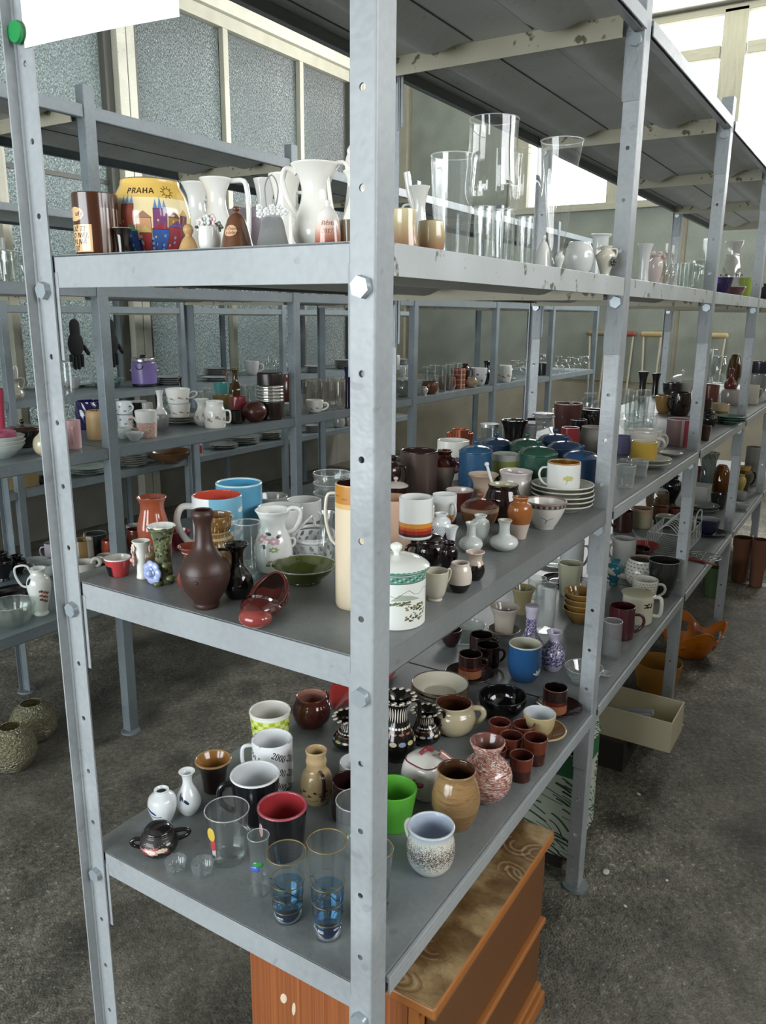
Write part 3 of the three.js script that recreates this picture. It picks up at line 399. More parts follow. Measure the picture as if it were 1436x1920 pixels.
const printMeadow = tex(512, 256, (g, w, h) => { fill(g, w, h, '#b9c85a'); band(g, w, 0, 40, '#e4e6dc'); for (let i = 0; i < 260; i++) { g.fillStyle = ['#3c4a24', '#5a3a22', '#7c9a34'][i % 3]; g.beginPath(); g.ellipse(rnd() * w, 120 + rnd() * 136, 4 + rnd() * 8, 3 + rnd() * 6, rnd() * 3, 0, 7); g.fill(); } });
const printBamboo = tex(512, 512, (g, w, h) => { fill(g, w, h, '#5c6446'); for (let i = 0; i < 420; i++) { g.fillStyle = ['#2c3324', '#7c8450', '#8a8a4a', '#3f4a30'][i % 4]; g.beginPath(); g.ellipse(rnd() * w, rnd() * h, 6 + rnd() * 14, 4 + rnd() * 10, rnd() * 3, 0, 7); g.fill(); } });
const printSack = tex(512, 512, (g, w, h) => { fill(g, w, h, '#7c5526'); for (let i = 0; i < 900; i++) { g.strokeStyle = ['#c9a15a', '#4a2c12', '#9a6e30', '#e0c07a'][i % 4]; g.lineWidth = 1 + rnd() * 4; const x = rnd() * w, y = rnd() * h; g.beginPath(); g.moveTo(x, y); g.lineTo(x + rnd() * 8 - 4, y + 20 + rnd() * 40); g.stroke(); } band(g, w, 186, 206, '#c8a868'); });
const printPainted = tex(512, 256, (g, w, h) => { fill(g, w, h, '#1d1718'); for (const [x, y, r, c] of [[236, 132, 40, '#d98a86'], [236, 132, 26, '#f0ddc8'], [290, 116, 24, '#e6c4a0'], [320, 70, 12, '#d8c0b8'], [206, 156, 22, '#a5343e'], [180, 130, 14, '#b8646a'], [310, 150, 16, '#8a2c34'], [262, 90, 12, '#b04a50']]) flower(g, x, y, r, c, 9); g.fillStyle = '#efe6d8'; for (let i = 0; i < 40; i++) { g.beginPath(); g.arc(170 + rnd() * 170, 60 + rnd() * 140, 2, 0, 7); g.fill(); } });
const printEarth = tex(64, 256, (g, w, h) => { fill(g, w, h, '#2a1512'); band(g, w, 120, 160, '#6a2318'); band(g, w, 160, h, '#b06a44'); });
const printOnyx = tex(128, 256, (g, w, h) => { const G = g.createLinearGradient(0, 0, 0, h); G.addColorStop(0, '#cbbf96'); G.addColorStop(0.4, '#b9a070'); G.addColorStop(1, '#9a6444'); g.fillStyle = G; g.fillRect(0, 0, w, h); });
const printBand = (top, bottom, cut) => tex(64, 128, (g, w, h) => { fill(g, w, h, bottom); band(g, w, 0, h * cut, top); });

// ---------- upper shelf of the front rack, end bay, seen through the end ----------
const WHITE = 0xe6e6e0, CREAM = 0xd8d2bd, BLACK = 0x15120f, BROWN = 0x3c1d12, TERRA = 0x9a4420;
V('mug', 'dark brown mug with a rhyme on a tan label, first on the top shelf end', 'mug', [0.0400, 1.5004, -0.5049, 0.0316, 0.0822], 'mug', 0x4a2514, { map: printRhyme, hc: 0x3a1c10, handle: { a: 60 } });
V('glass_tumbler', 'small smoky glass between the brown rhyme mug and the city bowl', 'glass', [0.0500, 1.5004, -0.4629, 0.0130, 0.0364], 'flare', 0x8f8472, { glass: 1 });
V('bowl', 'yellow globe bowl painted with a colourful city and the word PRAHA', 'bowl', [0.1300, 1.5004, -0.4880, 0.0584, 0.1101], 'globe', 0xe8b94a, { map: printPraha, rough: 0.12 });
V('wooden_figure', 'turned pale wooden bell figure with a round head before the painted globe', 'figure', [0.0350, 1.5004, -0.3170, 0.0141, 0.0344], { solid: 1, c: 1, p: [[100, 0], [96, 6], [60, 40], [30, 56], [42, 66], [50, 78], [36, 92], [0, 100]] }, 0xc79a58, { rough: 0.4 });
V('jug', 'white porcelain jug half hidden behind the taller handled jug, left of the pair', 'jug', [0.3000, 1.5004, -0.5602, 0.0287, 0.1360], 'ewer', WHITE, { handle: { a: 0 } });
V('jug', 'white tulip-lipped jug with a tall square handle behind the brown bell', 'jug', [0.2000, 1.5004, -0.4201, 0.0289, 0.1190], 'ewer', WHITE, { handle: { a: 0, kind: 'square', y0: 0.2, y1: 0.98, out: 0.75, t: 0.14 } });
V('flower_pot', 'tiny white pot filled with pastel ceramic flowers', 'flower pot', [0.0450, 1.5004, -0.2890, 0.0148, 0.0294], 'barrel', WHITE, { plus: (g, R, H) => { for (let i = 0; i < 7; i++) blossom(g, 'flower', new THREE.Vector3(0, H * 1.12, 0).addScaledVector(RV, (i % 4 - 1.5) * R * 0.55).setY(H * (1.02 + (i % 3) * 0.16)), R * 0.42, [0xd8d2cc, 0xc9d0cc, 0xd6b8b8, 0x5a6a58][i % 4], 5, 240); for (const s of [-1, 1]) { const l = new THREE.SphereGeometry(R * 0.3, 10, 8); l.scale(1, 0.5, 1); l.translate(RV.x * s * R, H * 1.0, RV.z * s * R); mesh('leaf', l, glaze(0x3d4a3c), g); } } });
V('bell', 'brown ceramic bell with an oval tan inscription plaque and round knob', 'bell', [0.0450, 1.5004, -0.2412, 0.0212, 0.0523], 'bell', 0x6b3a1c, { map: printBell, rough: 0.3 });
{ const b = thing('box', 'pale lilac upright card box behind the brown bell', 'box', [0.3000, 1.5004, -0.4301, 0.0204, 0.0905]); mesh('body', box(-0.025, 0.025, 0, 0.085, -0.035, 0.035, 0.002), std(0xb9a9bb, 0.5), b); mesh('lid', box(-0.0258, 0.0258, 0.07, 0.087, -0.0358, 0.0358, 0.002), std(0xc6b8c8, 0.5), b); }
V('bell', 'frosted silver glass bell topped with white flowers and a thin wire loop', 'bell', [0.0500, 1.5004, -0.1858, 0.0221, 0.0402], { solid: 1, c: 1, p: [[100, 0], [94, 5], [78, 40], [62, 78], [50, 92], [0, 100]] }, 0xc9ccca, { mat: std(0xc6c9c8, 0.28, { metalness: 0.5, bumpMap: spangleBump, bumpScale: 0.002 }), plus: (g, R, H) => { for (let i = 0; i < 9; i++) blossom(g, 'flower', new THREE.Vector3().addScaledVector(RV, (i % 5 - 2) * R * 0.36).setY(H * (1.0 + (i % 3) * 0.1)), R * 0.2, 0xdedfdb, 5, 260); mesh('wire_loop', tube([new THREE.Vector3(-RV.x * R * 0.3, H, -RV.z * R * 0.3), new THREE.Vector3(-RV.x * R * 0.35, H * 1.9, -RV.z * R * 0.35), new THREE.Vector3(0, H * 2.15, 0), new THREE.Vector3(RV.x * R * 0.35, H * 1.8, RV.z * R * 0.35), new THREE.Vector3(RV.x * R * 0.1, H, RV.z * R * 0.1)], 0.0009, 24, 6), glaze(0x8a8a86, 0.3), g); } });
V('vase', 'slim white flared vase behind the silver bell', 'vase', [0.3600, 1.5004, -0.4575, 0.0194, 0.1434], 'flaretall', 0xd9dad4);
V('jug', 'fluted white jug behind and right of the silver bell', 'jug', [0.2500, 1.5004, -0.3250, 0.0254, 0.1248], 'flaretall', 0xdedcd2, { mod: (u, v) => 1 + 0.03 * Math.cos(u * 6.283 * 12), handle: { a: 0 } });
V('pitcher', 'big white porcelain ewer with a scrolled handle and wide lip, tallest in the end row', 'pitcher', [0.1200, 1.5004, -0.1702, 0.0306, 0.1070], { c: 1, p: [[66, 0], [72, 3], [96, 14], [100, 24], [84, 42], [66, 56], [60, 70], [70, 84], [92, 95], [106, 100]] }, 0xe9e7de, { handle: { a: 182, kind: 'scroll', y0: 0.42, y1: 0.93, out: 0.6, t: 0.13 } });
V('bell', 'small white bell fading to rust red, inscribed štěstí 2017', 'bell', [0.0350, 1.5004, -0.0896, 0.0157, 0.0500], { solid: 1, c: 1, p: [[100, 0], [99, 6], [92, 40], [72, 68], [34, 82], [18, 86], [22, 92], [16, 98], [0, 100]] }, 0xc06a4a, { map: printWish });
V('jug', 'white jug with a sweeping handle half hidden by the front post', 'jug', [0.1400, 1.5004, -0.1165, 0.0228, 0.0973], 'ewer', 0xe4e2d8, { handle: { a: 178, kind: 'loop', y0: 0.3, y1: 0.82, out: 0.75, t: 0.13 } });
V('mug', 'olive-brown stoneware cup just left of the front post on the top shelf', 'mug', [0.0600, 1.5004, -0.0761, 0.0115, 0.0282], 'mug', 0x8a7a5e);
V('figurine', 'white porcelain bottle stopper ball showing above the post-side jug', 'figurine', [0.4000, 1.5004, -0.3079, 0.0142, 0.1901], { c: 1, solid: 1, p: [[90, 0], [100, 10], [80, 40], [40, 60], [30, 70], [60, 80], [44, 90], [30, 93], [34, 96], [0, 100]] }, 0xe2dfd5);
// ---------- upper shelf of the front rack, along the aisle ----------
V('cup', 'tan onyx beaker fading to rust brown beside the front post', 'cup', [0.1781, 1.5004, -0.0700, 0.0210, 0.0530], { c: 1, p: [[80, 0], [92, 4], [84, 40], [76, 70], [74, 100]] }, 0xb9a070, { map: printOnyx });
V('bowl', 'small tan onyx bowl with grooved sides beside the onyx beaker', 'bowl', [0.2345, 1.5004, -0.0600, 0.0189, 0.0428], 'barrel', 0xa87a50, { map: printOnyx });
V('jug', 'slim white ewer with a raised spout behind the ribbed glass', 'jug', [0.6915, 1.5004, -0.3400, 0.0234, 0.1657], 'ewer', 0xe2e2da, { handle: { a: 170 }, spout: { a: 178, y0: 0.75, y1: 1.16, out: 0.7, t: 0.3 } });
V('vase', 'tall ribbed clear glass vase, straight sided, left of the big goblet', 'vase', [0.4285, 1.5004, -0.1300, 0.0356, 0.1627], 'taper', 0xf2f6f6, { glass: 1, t: 0.9, mod: (u) => 1 + 0.018 * Math.cos(u * 6.283 * 26), wall: 0.004 });
V('goblet', 'huge clear glass snifter goblet, tallest thing on the top shelf', 'goblet', [0.9396, 1.5004, -0.3000, 0.0574, 0.3302], 'goblet', 0xf0f2ee, { t: 0.9 });
for (const [i, P] of [[0.6133, 1.5004, -0.1600, 0.0193, 0.1091], [0.5612, 1.5004, -0.1000, 0.0202, 0.0948], [0.8323, 1.5004, -0.1700, 0.0185, 0.1142]].entries()) V('shot_glass', ['faceted thick tumbler directly below the big goblet', 'faceted thick tumbler in the middle of three before the goblet', 'faceted thick tumbler, rightmost of three before the goblet'][i], 'glass', P, 'straight', 0xeef2f0, { glass: 1, seg: 10, base: 0.25, t: 0.9 });
V('glass_tumbler', 'tall flared pilsner glass with a narrow foot, right of the goblet', 'glass', [0.7416, 1.5004, -0.0700, 0.0387, 0.2319], 'pilsner', 0xf4f6f4, { t: 0.9 });
V('glass_tumbler', 'tall clear glass flute standing between goblet and pilsner glass', 'glass', [1.0383, 1.5004, -0.2600, 0.0377, 0.2808], 'flute', 0xf4f6f4, { t: 0.9 });
V('bell', 'tiny white porcelain bell at the foot of the pilsner glass', 'bell', [0.8564, 1.5004, -0.1400, 0.0197, 0.0812], 'bell', WHITE);
V('pot', 'round white pot with a small spout lip near the second post', 'pot', [0.8737, 1.5004, -0.0700, 0.0292, 0.0644], 'globe', 0xdcdeda, { handle: { a: 40 } });
V('vase', 'tall white cylinder vase with a flat flared rim behind the round pot', 'vase', [1.5445, 1.5004, -0.2400, 0.0300, 0.1424], { p: [[72, 0], [76, 2], [72, 60], [74, 94], [100, 98], [100, 100]] }, 0xd8dcd8);
V('vase', 'small cream two-handled vase with a black rose on the front edge', 'vase', [0.9389, 1.5004, -0.0350, 0.0199, 0.0607], 'urn', 0xe2ddcc, { handle: [{ a: 0, y0: 0.62, y1: 0.92, out: 0.2, t: 0.09 }, { a: 180, y0: 0.62, y1: 0.92, out: 0.2, t: 0.09 }], plus: (g, R, H) => blossom(g, 'flower', dir(310).multiplyScalar(R * 0.98).setY(H * 0.5), R * 0.42, 0x3a413c, 6, 310) });
V('figurine', 'tiny white floral figurine at the base of the pilsner glass', 'figurine', [0.6548, 1.5004, -0.0300, 0.0085, 0.0311], 'urn', 0xe2e2dc, { seg: 16 });
// second and later bays of that shelf
V('vase', 'white pinched-neck vase just right of the second post on the top shelf', 'vase', [1.4500, 1.5004, -0.0900, 0.0210, 0.1045], 'flaretall', 0xd4d6d2);
V('figurine', 'pale pink and white ceramic bouquet ornament on the second bay of the top shelf', 'figurine', [1.5736, 1.5004, -0.0900, 0.0191, 0.0857], 'shoulder', 0xd6c4c0, { plus: (g, R, H) => { for (let i = 0; i < 5; i++) blossom(g, 'flower', new THREE.Vector3().addScaledVector(RV, (i - 2) * R * 0.5).setY(H * (0.95 + (i % 2) * 0.1)), R * 0.3, i % 2 ? 0xd8c8c4 : 0xc79a98, 5, 270); } });
for (const [i, P] of [[1.6350, 1.5004, -0.0800, 0.0112, 0.0993], [1.7120, 1.5004, -0.0800, 0.0116, 0.1001]].entries()) V('cruet_bottle', ['glass cruet with white stopper, left of the pair', 'glass cruet with white stopper, right of the pair'][i], 'bottle', P, 'longneck', 0xdad6c8, { glass: 1, t: 0.7, seg: 20, plus: (g, R, H) => mesh('stopper', new THREE.CylinderGeometry(R * 0.36, R * 0.3, H * 0.26, 12).translate(0, H * 1.08, 0), glaze(0xe8e8e2), g) });
V('glass_tumbler', 'small clear tumbler with pale rim beside the cruets', 'glass', [1.7688, 1.5004, -0.0700, 0.0142, 0.0736], 'straight', 0xe8eeec, { glass: 1, seg: 20 });
V('glass_tumbler', 'clear straight tumbler in the middle of the second top-shelf bay', 'glass', [1.8222, 1.5004, -0.0600, 0.0176, 0.0778], 'straight', 0xe2ece8, { glass: 1, seg: 20, rim: 0xe8ece8 });
V('glass_mug', 'rounded clear glass mug before the third post on the top shelf', 'mug', [1.9180, 1.5004, -0.0500, 0.0230, 0.0908], 'potmug', 0xe2eae6, { glass: 1, handle: { a: 60 } });
V('glass_tumbler', 'tall slim glass behind the third post on the top shelf', 'glass', [2.8289, 1.5004, -0.2000, 0.0240, 0.2349], 'pilsner', 0xe8eceb);
V('vase', 'snifter-shaped glass with dark dots around its belly on the third top-shelf bay', 'vase', [3.1915, 1.5004, -0.1600, 0.0450, 0.2488], 'tulip', 0xd8d6d4, { glass: 1, t: 0.8, plus: (g, R, H) => { const l = []; for (let i = 0; i < 18; i++) { const s = new THREE.SphereGeometry(R * 0.1, 8, 6), d = dir(i * 20); s.translate(d.x * R * 0.97, H * (0.3 + (i % 3) * 0.06), d.z * R * 0.97); l.push(s); } mesh('dots', merge(l), glaze(0x4a4450), g); } });
V('bowl', 'shallow purple glass bowl on the front edge of the third top-shelf bay', 'bowl', [2.6089, 1.5004, -0.0900, 0.0368, 0.0698], 'bowl', 0x8468b0, { glass: 1, t: 0.7 });
V('plate', 'pale pink glass dish beside the purple glass bowl', 'dish', [2.6974, 1.5004, -0.0600, 0.0417, 0.0370], 'plate', 0xc8a8ae, { glass: 1, t: 0.6 });
V('vase', 'lime green tapered pot on the third top-shelf bay', 'vase', [3.0305, 1.5004, -0.0700, 0.0317, 0.0849], 'taper', 0x9db43c);
V('bowl', 'dark glass bowl at the far right end of the top shelf', 'bowl', [3.8221, 1.5004, -0.1000, 0.0407, 0.0893], 'bowlround', 0x4a4a4c, { glass: 1, t: 0.4 });

// ---------- middle shelf of the front rack, end bay ----------
V('cup', 'small red cup with a black square patch and white lining near the left post', 'cup', [0.0590, 1.0004, -0.5362, 0.0219, 0.0289], 'taper', 0xb81c20, { inner: 0xdcdcd4, rim: 0xdcdcd4, plus: (g, R, H) => { const P = PROF.taper.p; const rows = []; for (let i = 0; i <= 4; i++) { const t = 0.04 + i * 0.15; rows.push([R * (0.72 + 0.28 * t) * 1.012, H * t, t]); } const q = surf(rows, 40), idx = []; const n = q.index; for (let k = 0; k < n.count; k += 3) { const u = q.attributes.uv.getX(n.getX(k)); if (u > 0.32 && u < 0.45) idx.push(n.getX(k), n.getX(k + 1), n.getX(k + 2)); } q.setIndex(idx); mesh('black_patch', q, glaze(0x0e0c0c), g); } });
V('vase', 'tiny white vase dressed with pink ceramic flowers', 'vase', [0.0710, 1.0004, -0.4913, 0.0147, 0.0623], 'flaretall', 0xe2e2da, { plus: (g, R, H) => { for (const [a, y, s] of [[200, 0.5, 0.6], [170, 0.72, 0.55], [215, 0.85, 0.4], [10, 0.8, 0.5], [330, 0.62, 0.34]]) blossom(g, 'flower', dir(a).multiplyScalar(R * 0.9).setY(H * y), R * s, y > 0.7 ? 0xe6cfc6 : 0xe2aca2, 5, a); } });
V('vase', 'green mottled frilled vase with a pale blue rose at its foot', 'vase', [0.0750, 1.0004, -0.4463, 0.0220, 0.0930], 'flaretall', 0x5c6446, { map: printBamboo, inner: 0xe0e2dc, rim: 0xe6e6e0, mod: (u, v) => 1 + (v > 0.85 ? 0.06 * Math.cos(u * 6.283 * 7) : 0.015 * Math.cos(u * 6.283 * 5)), plus: (g, R, H) => { blossom(g, 'rose', dir(225).multiplyScalar(R * 0.95).setY(H * 0.22), R * 0.78, 0x9fb0e0, 7, 240); blossom(g, 'rose_heart', dir(228).multiplyScalar(R * 1.12).setY(H * 0.23), R * 0.4, 0x8c9ed6, 5, 240); for (const [a, y] of [[200, 0.5], [300, 0.36], [318, 0.12], [255, 0.04]]) { const l = new THREE.SphereGeometry(R * 0.4, 10, 8); l.scale(1, 0.55, 0.7); const d = dir(a); l.translate(d.x * R * 0.85, H * y, d.z * R * 0.85); mesh('leaf', l, glaze(0x6f7c4a), g); } } });
V('vase', 'glossy orange terracotta vase with a flared mouth at the back left', 'vase', [0.1600, 1.0004, -0.5609, 0.0280, 0.1089], { c: 1, p: [[62, 0], [66, 2], [84, 20], [98, 42], [96, 55], [80, 72], [72, 82], [76, 92], [92, 100]] }, 0xa8481a, { inner: 0x8a3a16, rough: 0.1 });
V('bowl', 'dark red bowl behind the green rose vase', 'bowl', [0.2200, 1.0004, -0.5665, 0.0253, 0.0341], 'bowl', 0x8e1a30);
V('mug', 'large white and sky-blue mug with an orange-red lining', 'mug', [0.2550, 1.0004, -0.4981, 0.0448, 0.1021], 'mug', 0x7fb4cc, { map: tex(512, 128, (g, w, h) => { fill(g, w, h, '#6cb2d0'); g.fillStyle = '#dfe6e6'; g.fillRect(0, 0, 246, h); for (let i = 0; i < 40; i++) { g.beginPath(); g.ellipse(150 + rnd() * 362, 20 + rnd() * 100, 20, 6, 0, 0, 7); g.fill(); } }), inner: 0xcc3a12, hc: 0xe2e2dc, handle: { a: 190, y0: 0.12, y1: 0.82, out: 0.68, t: 0.14 } });
V('mug', 'large turquoise blue mug with a matching lining at the back', 'mug', [0.3600, 1.0004, -0.5407, 0.0446, 0.1014], 'mug', 0x4aa0c4, { inner: 0x3aa0cc, rim: 0xbcdce4 });
V('vase', 'golden brown vase shaped like a tied sack', 'vase', [0.1700, 1.0004, -0.4240, 0.0348, 0.0937], { c: 1, p: [[84, 0], [90, 4], [100, 26], [92, 50], [72, 66], [66, 71], [76, 78], [80, 90], [84, 100]] }, 0x7c5526, { map: printSack, mod: (u, v) => 1 + 0.025 * Math.cos(u * 6.283 * 11) + (v > 0.9 ? 0.03 * Math.cos(u * 6.283 * 5) : 0), plus: (g, R, H) => mesh('cord', new THREE.TorusGeometry(R * 0.68, R * 0.06, 8, 36).rotateX(Math.PI / 2).translate(0, H * 0.71, 0), glaze(0xb08c54, 0.3), g) });
V('jug', 'red-brown terracotta jug with pale rings behind the long-necked vase', 'jug', [0.0758, 1.0004, -0.3812, 0.0265, 0.0701], 'ewer', 0x7c2e18, { handle: { a: 120 }, plus: (g, R, H, pr) => { for (const f of [0.64, 0.88]) mesh('ring', new THREE.TorusGeometry(radiusAt(pr, H * f), R * 0.03, 6, 32).rotateX(Math.PI / 2).translate(0, H * f, 0), glaze(0xc8a890, 0.3), g); } });
V('vase', 'matt dark brown round vase with a long straight neck, frontmost on the middle shelf', 'vase', [0.0316, 1.0004, -0.3122, 0.0363, 0.1454], 'longneck', 0x3d221a, { rough: 0.42, plus: (g, R, H) => { const s = new THREE.SphereGeometry(R * 0.075, 12, 10), d = dir(262); s.translate(d.x * R * 0.98, H * 0.33, d.z * R * 0.98); mesh('boss', s, glaze(0x3d221a, 0.42), g); for (const f of [0.37, 0.385]) mesh('groove_ring', new THREE.TorusGeometry(R * 0.99, R * 0.008, 6, 40).rotateX(Math.PI / 2).translate(0, H * f, 0), glaze(0x2f1a14, 0.42), g); } });
V('jug', 'small glossy black jug with a wide lip and loop handle', 'jug', [0.0892, 1.0004, -0.3024, 0.0242, 0.0830], { c: 1, p: [[66, 0], [72, 3], [96, 16], [100, 26], [82, 46], [46, 60], [40, 74], [46, 88], [70, 97], [76, 100]] }, 0x14100f, { rough: 0.08, handle: { a: 185, y0: 0.42, y1: 0.9, out: 0.5, t: 0.1 } });
V('vase', 'clear glass bud vase with a solid glass ball inside', 'vase', [0.1696, 1.0004, -0.3528, 0.0217, 0.0923], 'jar', 0xdfe6e4, { glass: 1, t: 0.9, plus: (g, R, H) => { const s = new THREE.SphereGeometry(R * 0.6, 20, 14); s.translate(0, R * 0.72, 0); mesh('glass_ball', s, glassMat(0xd8dedc, 0.05, 0.7), g); } });
V('pitcher', 'white jug with pink roses, dark leaves and a round handle', 'pitcher', [0.2219, 1.0004, -0.3419, 0.0321, 0.1036], { c: 1, p: [[76, 0], [82, 3], [98, 18], [100, 32], [88, 54], [68, 68], [64, 78], [76, 92], [92, 100]] }, 0xe4e6e2, { map: printPitcher, hc: 0xe2e4de, handle: [{ a: 8, kind: 'loop', y0: 0.62, y1: 0.88, out: 0.7, t: 0.12 }, { a: 8, y0: 0.38, y1: 0.52, out: 0.18, t: 0.07 }] });
{ // white openwork basket woven of porcelain straps
  const P = [0.2942, 1.0004, -0.3129, 0.0371, 0.0492], g = thing('basket', 'white porcelain openwork basket with curved twig straps', 'basket', P), R = P[3], H = P[4], w = glaze(0xdfe2e2);
  const pr = smooth([[R * 0.7, 0], [R * 0.8, H * 0.1], [R * 0.96, H * 0.5], [R, H]], 16);
  const prf = pr.flatMap((q, i) => i < pr.length - 1 ? [q, [(q[0] + pr[i + 1][0]) / 2, (q[1] + pr[i + 1][1]) / 2]] : [q]);
  for (const [nm, k] of [['body', 1], ['inner_wall', 0.95]]) { const q = surf(outerRows(prf, H), 120).clone(), n = q.index, idx = [], p = q.attributes.position; for (let i = 0; i < p.count; i++) { p.setX(i, p.getX(i) * k); p.setZ(i, p.getZ(i) * k); }
    for (let t = 0; t < n.count; t += 3) { let u = 0, v = 0; for (let s = 0; s < 3; s++) { u += q.attributes.uv.getX(n.getX(t + s)) / 3; v += q.attributes.uv.getY(n.getX(t + s)) / 3; } let hole = false; for (const [row, off] of [[0.42, 0], [0.66, 0.5], [0.88, 0]]) { const du = ((u * 14 + off + 10) % 1) - 0.5, dv = v - row, r1 = du * 0.9 + dv * 1.2; hole = hole || Math.pow(r1 / 0.2, 2) + Math.pow(dv / 0.1, 2) < 1; } if (!hole) idx.push(n.getX(t), n.getX(t + 1), n.getX(t + 2)); } q.setIndex(idx); mesh(nm, q, w, g); }
  mesh('rim', tube(Array.from({ length: 24 }, (_, i) => dir(i * 15).multiplyScalar(R).setY(H * (1.0 + 0.12 * Math.sin(i * 15 * Math.PI / 180)))), R * 0.085, 60, 8, true), w, g);
  mesh('handle', tube([dir(90).multiplyScalar(R).setY(H * 1.1), dir(95).multiplyScalar(R * 0.9).setY(H * 1.45), dir(180).multiplyScalar(R * 0.3).setY(H * 1.5), dir(200).multiplyScalar(R * 0.95).setY(H * 1.05)], R * 0.08, 20, 8), w, g);
}
V('dish', 'shallow olive green glass dish with two lugs', 'dish', [0.2012, 1.0004, -0.2625, 0.0525, 0.0285], 'bowl', 0x9aa456, { glass: 1, t: 0.55, plus: (g, R, H) => { for (const a of [175, 355]) { const d = dir(a), b = box(-R * 0.14, R * 0.14, H * 0.9, H * 1.02, -R * 0.22, R * 0.22, 0.002); b.rotateY(-Math.atan2(d.z, d.x)); b.translate(d.x * R, 0, d.z * R); mesh('lug', b, glassMat(0x9aa456, 0.02, 0.55), g); } mesh('foot', new THREE.TorusGeometry(R * 0.5, R * 0.05, 8, 36).rotateX(Math.PI / 2).translate(0, R * 0.05, 0), glassMat(0x8a944a, 0.02, 0.5), g); } });
V('mug', 'plain white enamel-like mug, left of the two at the back', 'mug', [0.3600, 1.0004, -0.4390, 0.0432, 0.0675], 'cup', 0xdadcd8);
V('mug', 'plain white mug, right and rearmost of the two at the back', 'mug', [0.5200, 1.0004, -0.5074, 0.0369, 0.0424], 'mug', 0xd6d8d4);
V('plate', 'grey stone-coloured saucer behind the turquoise mug', 'plate', [0.4600, 1.0004, -0.5472, 0.0362, 0.0565], 'saucer', 0x8f918c);
for (let i = 0; i < 3; i++) { const P = [0.6200, 1.0004, -0.5060, 0.0410, 0.0618]; V('bowl', ['cut-glass dessert bowl, bottom of the stack by the front post', 'cut-glass dessert bowl, middle of the stack by the front post', 'cut-glass dessert bowl, top of the stack by the front post'][i], 'bowl', [P[0], P[1] + i * 0.022, P[2], P[3], 0.04], 'cup', 0xdfe4e2, { glass: 1, t: 0.85, mod: (u, v) => 1 + 0.04 * Math.cos(u * 6.283 * 16) }); }
V('glass_tumbler', 'clear stemmed glass standing left of the cream tankard', 'glass', [0.2700, 1.0004, -0.2676, 0.0152, 0.1004], 'tulip', 0xe4e8e6, { glass: 1 });
V('tankard', 'tall cream tankard with an amber rim and dark mouth, half behind the front post', 'tankard', [0.1600, 1.0004, -0.1337, 0.0304, 0.1842], 'jar', 0xd9c39a, { map: tex(64, 256, (g, w, h) => { const G = g.createLinearGradient(0, 0, 0, h); fill(g, w, h, '#dcc8a4'); band(g, w, 0, 36, '#c07a1c'); band(g, w, 36, 46, '#d8a860'); for (let i = 0; i < 30; i++) { g.fillStyle = '#9a5a10'; g.fillRect(i * 5, 14 + (i % 3) * 5, 3, 3); } }), inner: 0x2a120c, hc: 0xd8d4c6, handle: { a: 178, y0: 0.5, y1: 0.92, out: 0.5, t: 0.08 } });
V('glass_mug', 'clear glass mug with a thick ribbed handle beside the front post', 'mug', [0.2101, 1.0004, -0.1574, 0.0248, 0.0637], 'barrel', 0xe2dad4, { glass: 1, t: 0.85, handle: [{ a: 182, y0: 0.1, y1: 0.78, out: 0.72, t: 0.12 }, { a: 190, y0: 0.12, y1: 0.76, out: 0.66, t: 0.1 }, { a: 174, y0: 0.12, y1: 0.76, out: 0.66, t: 0.1 }] });
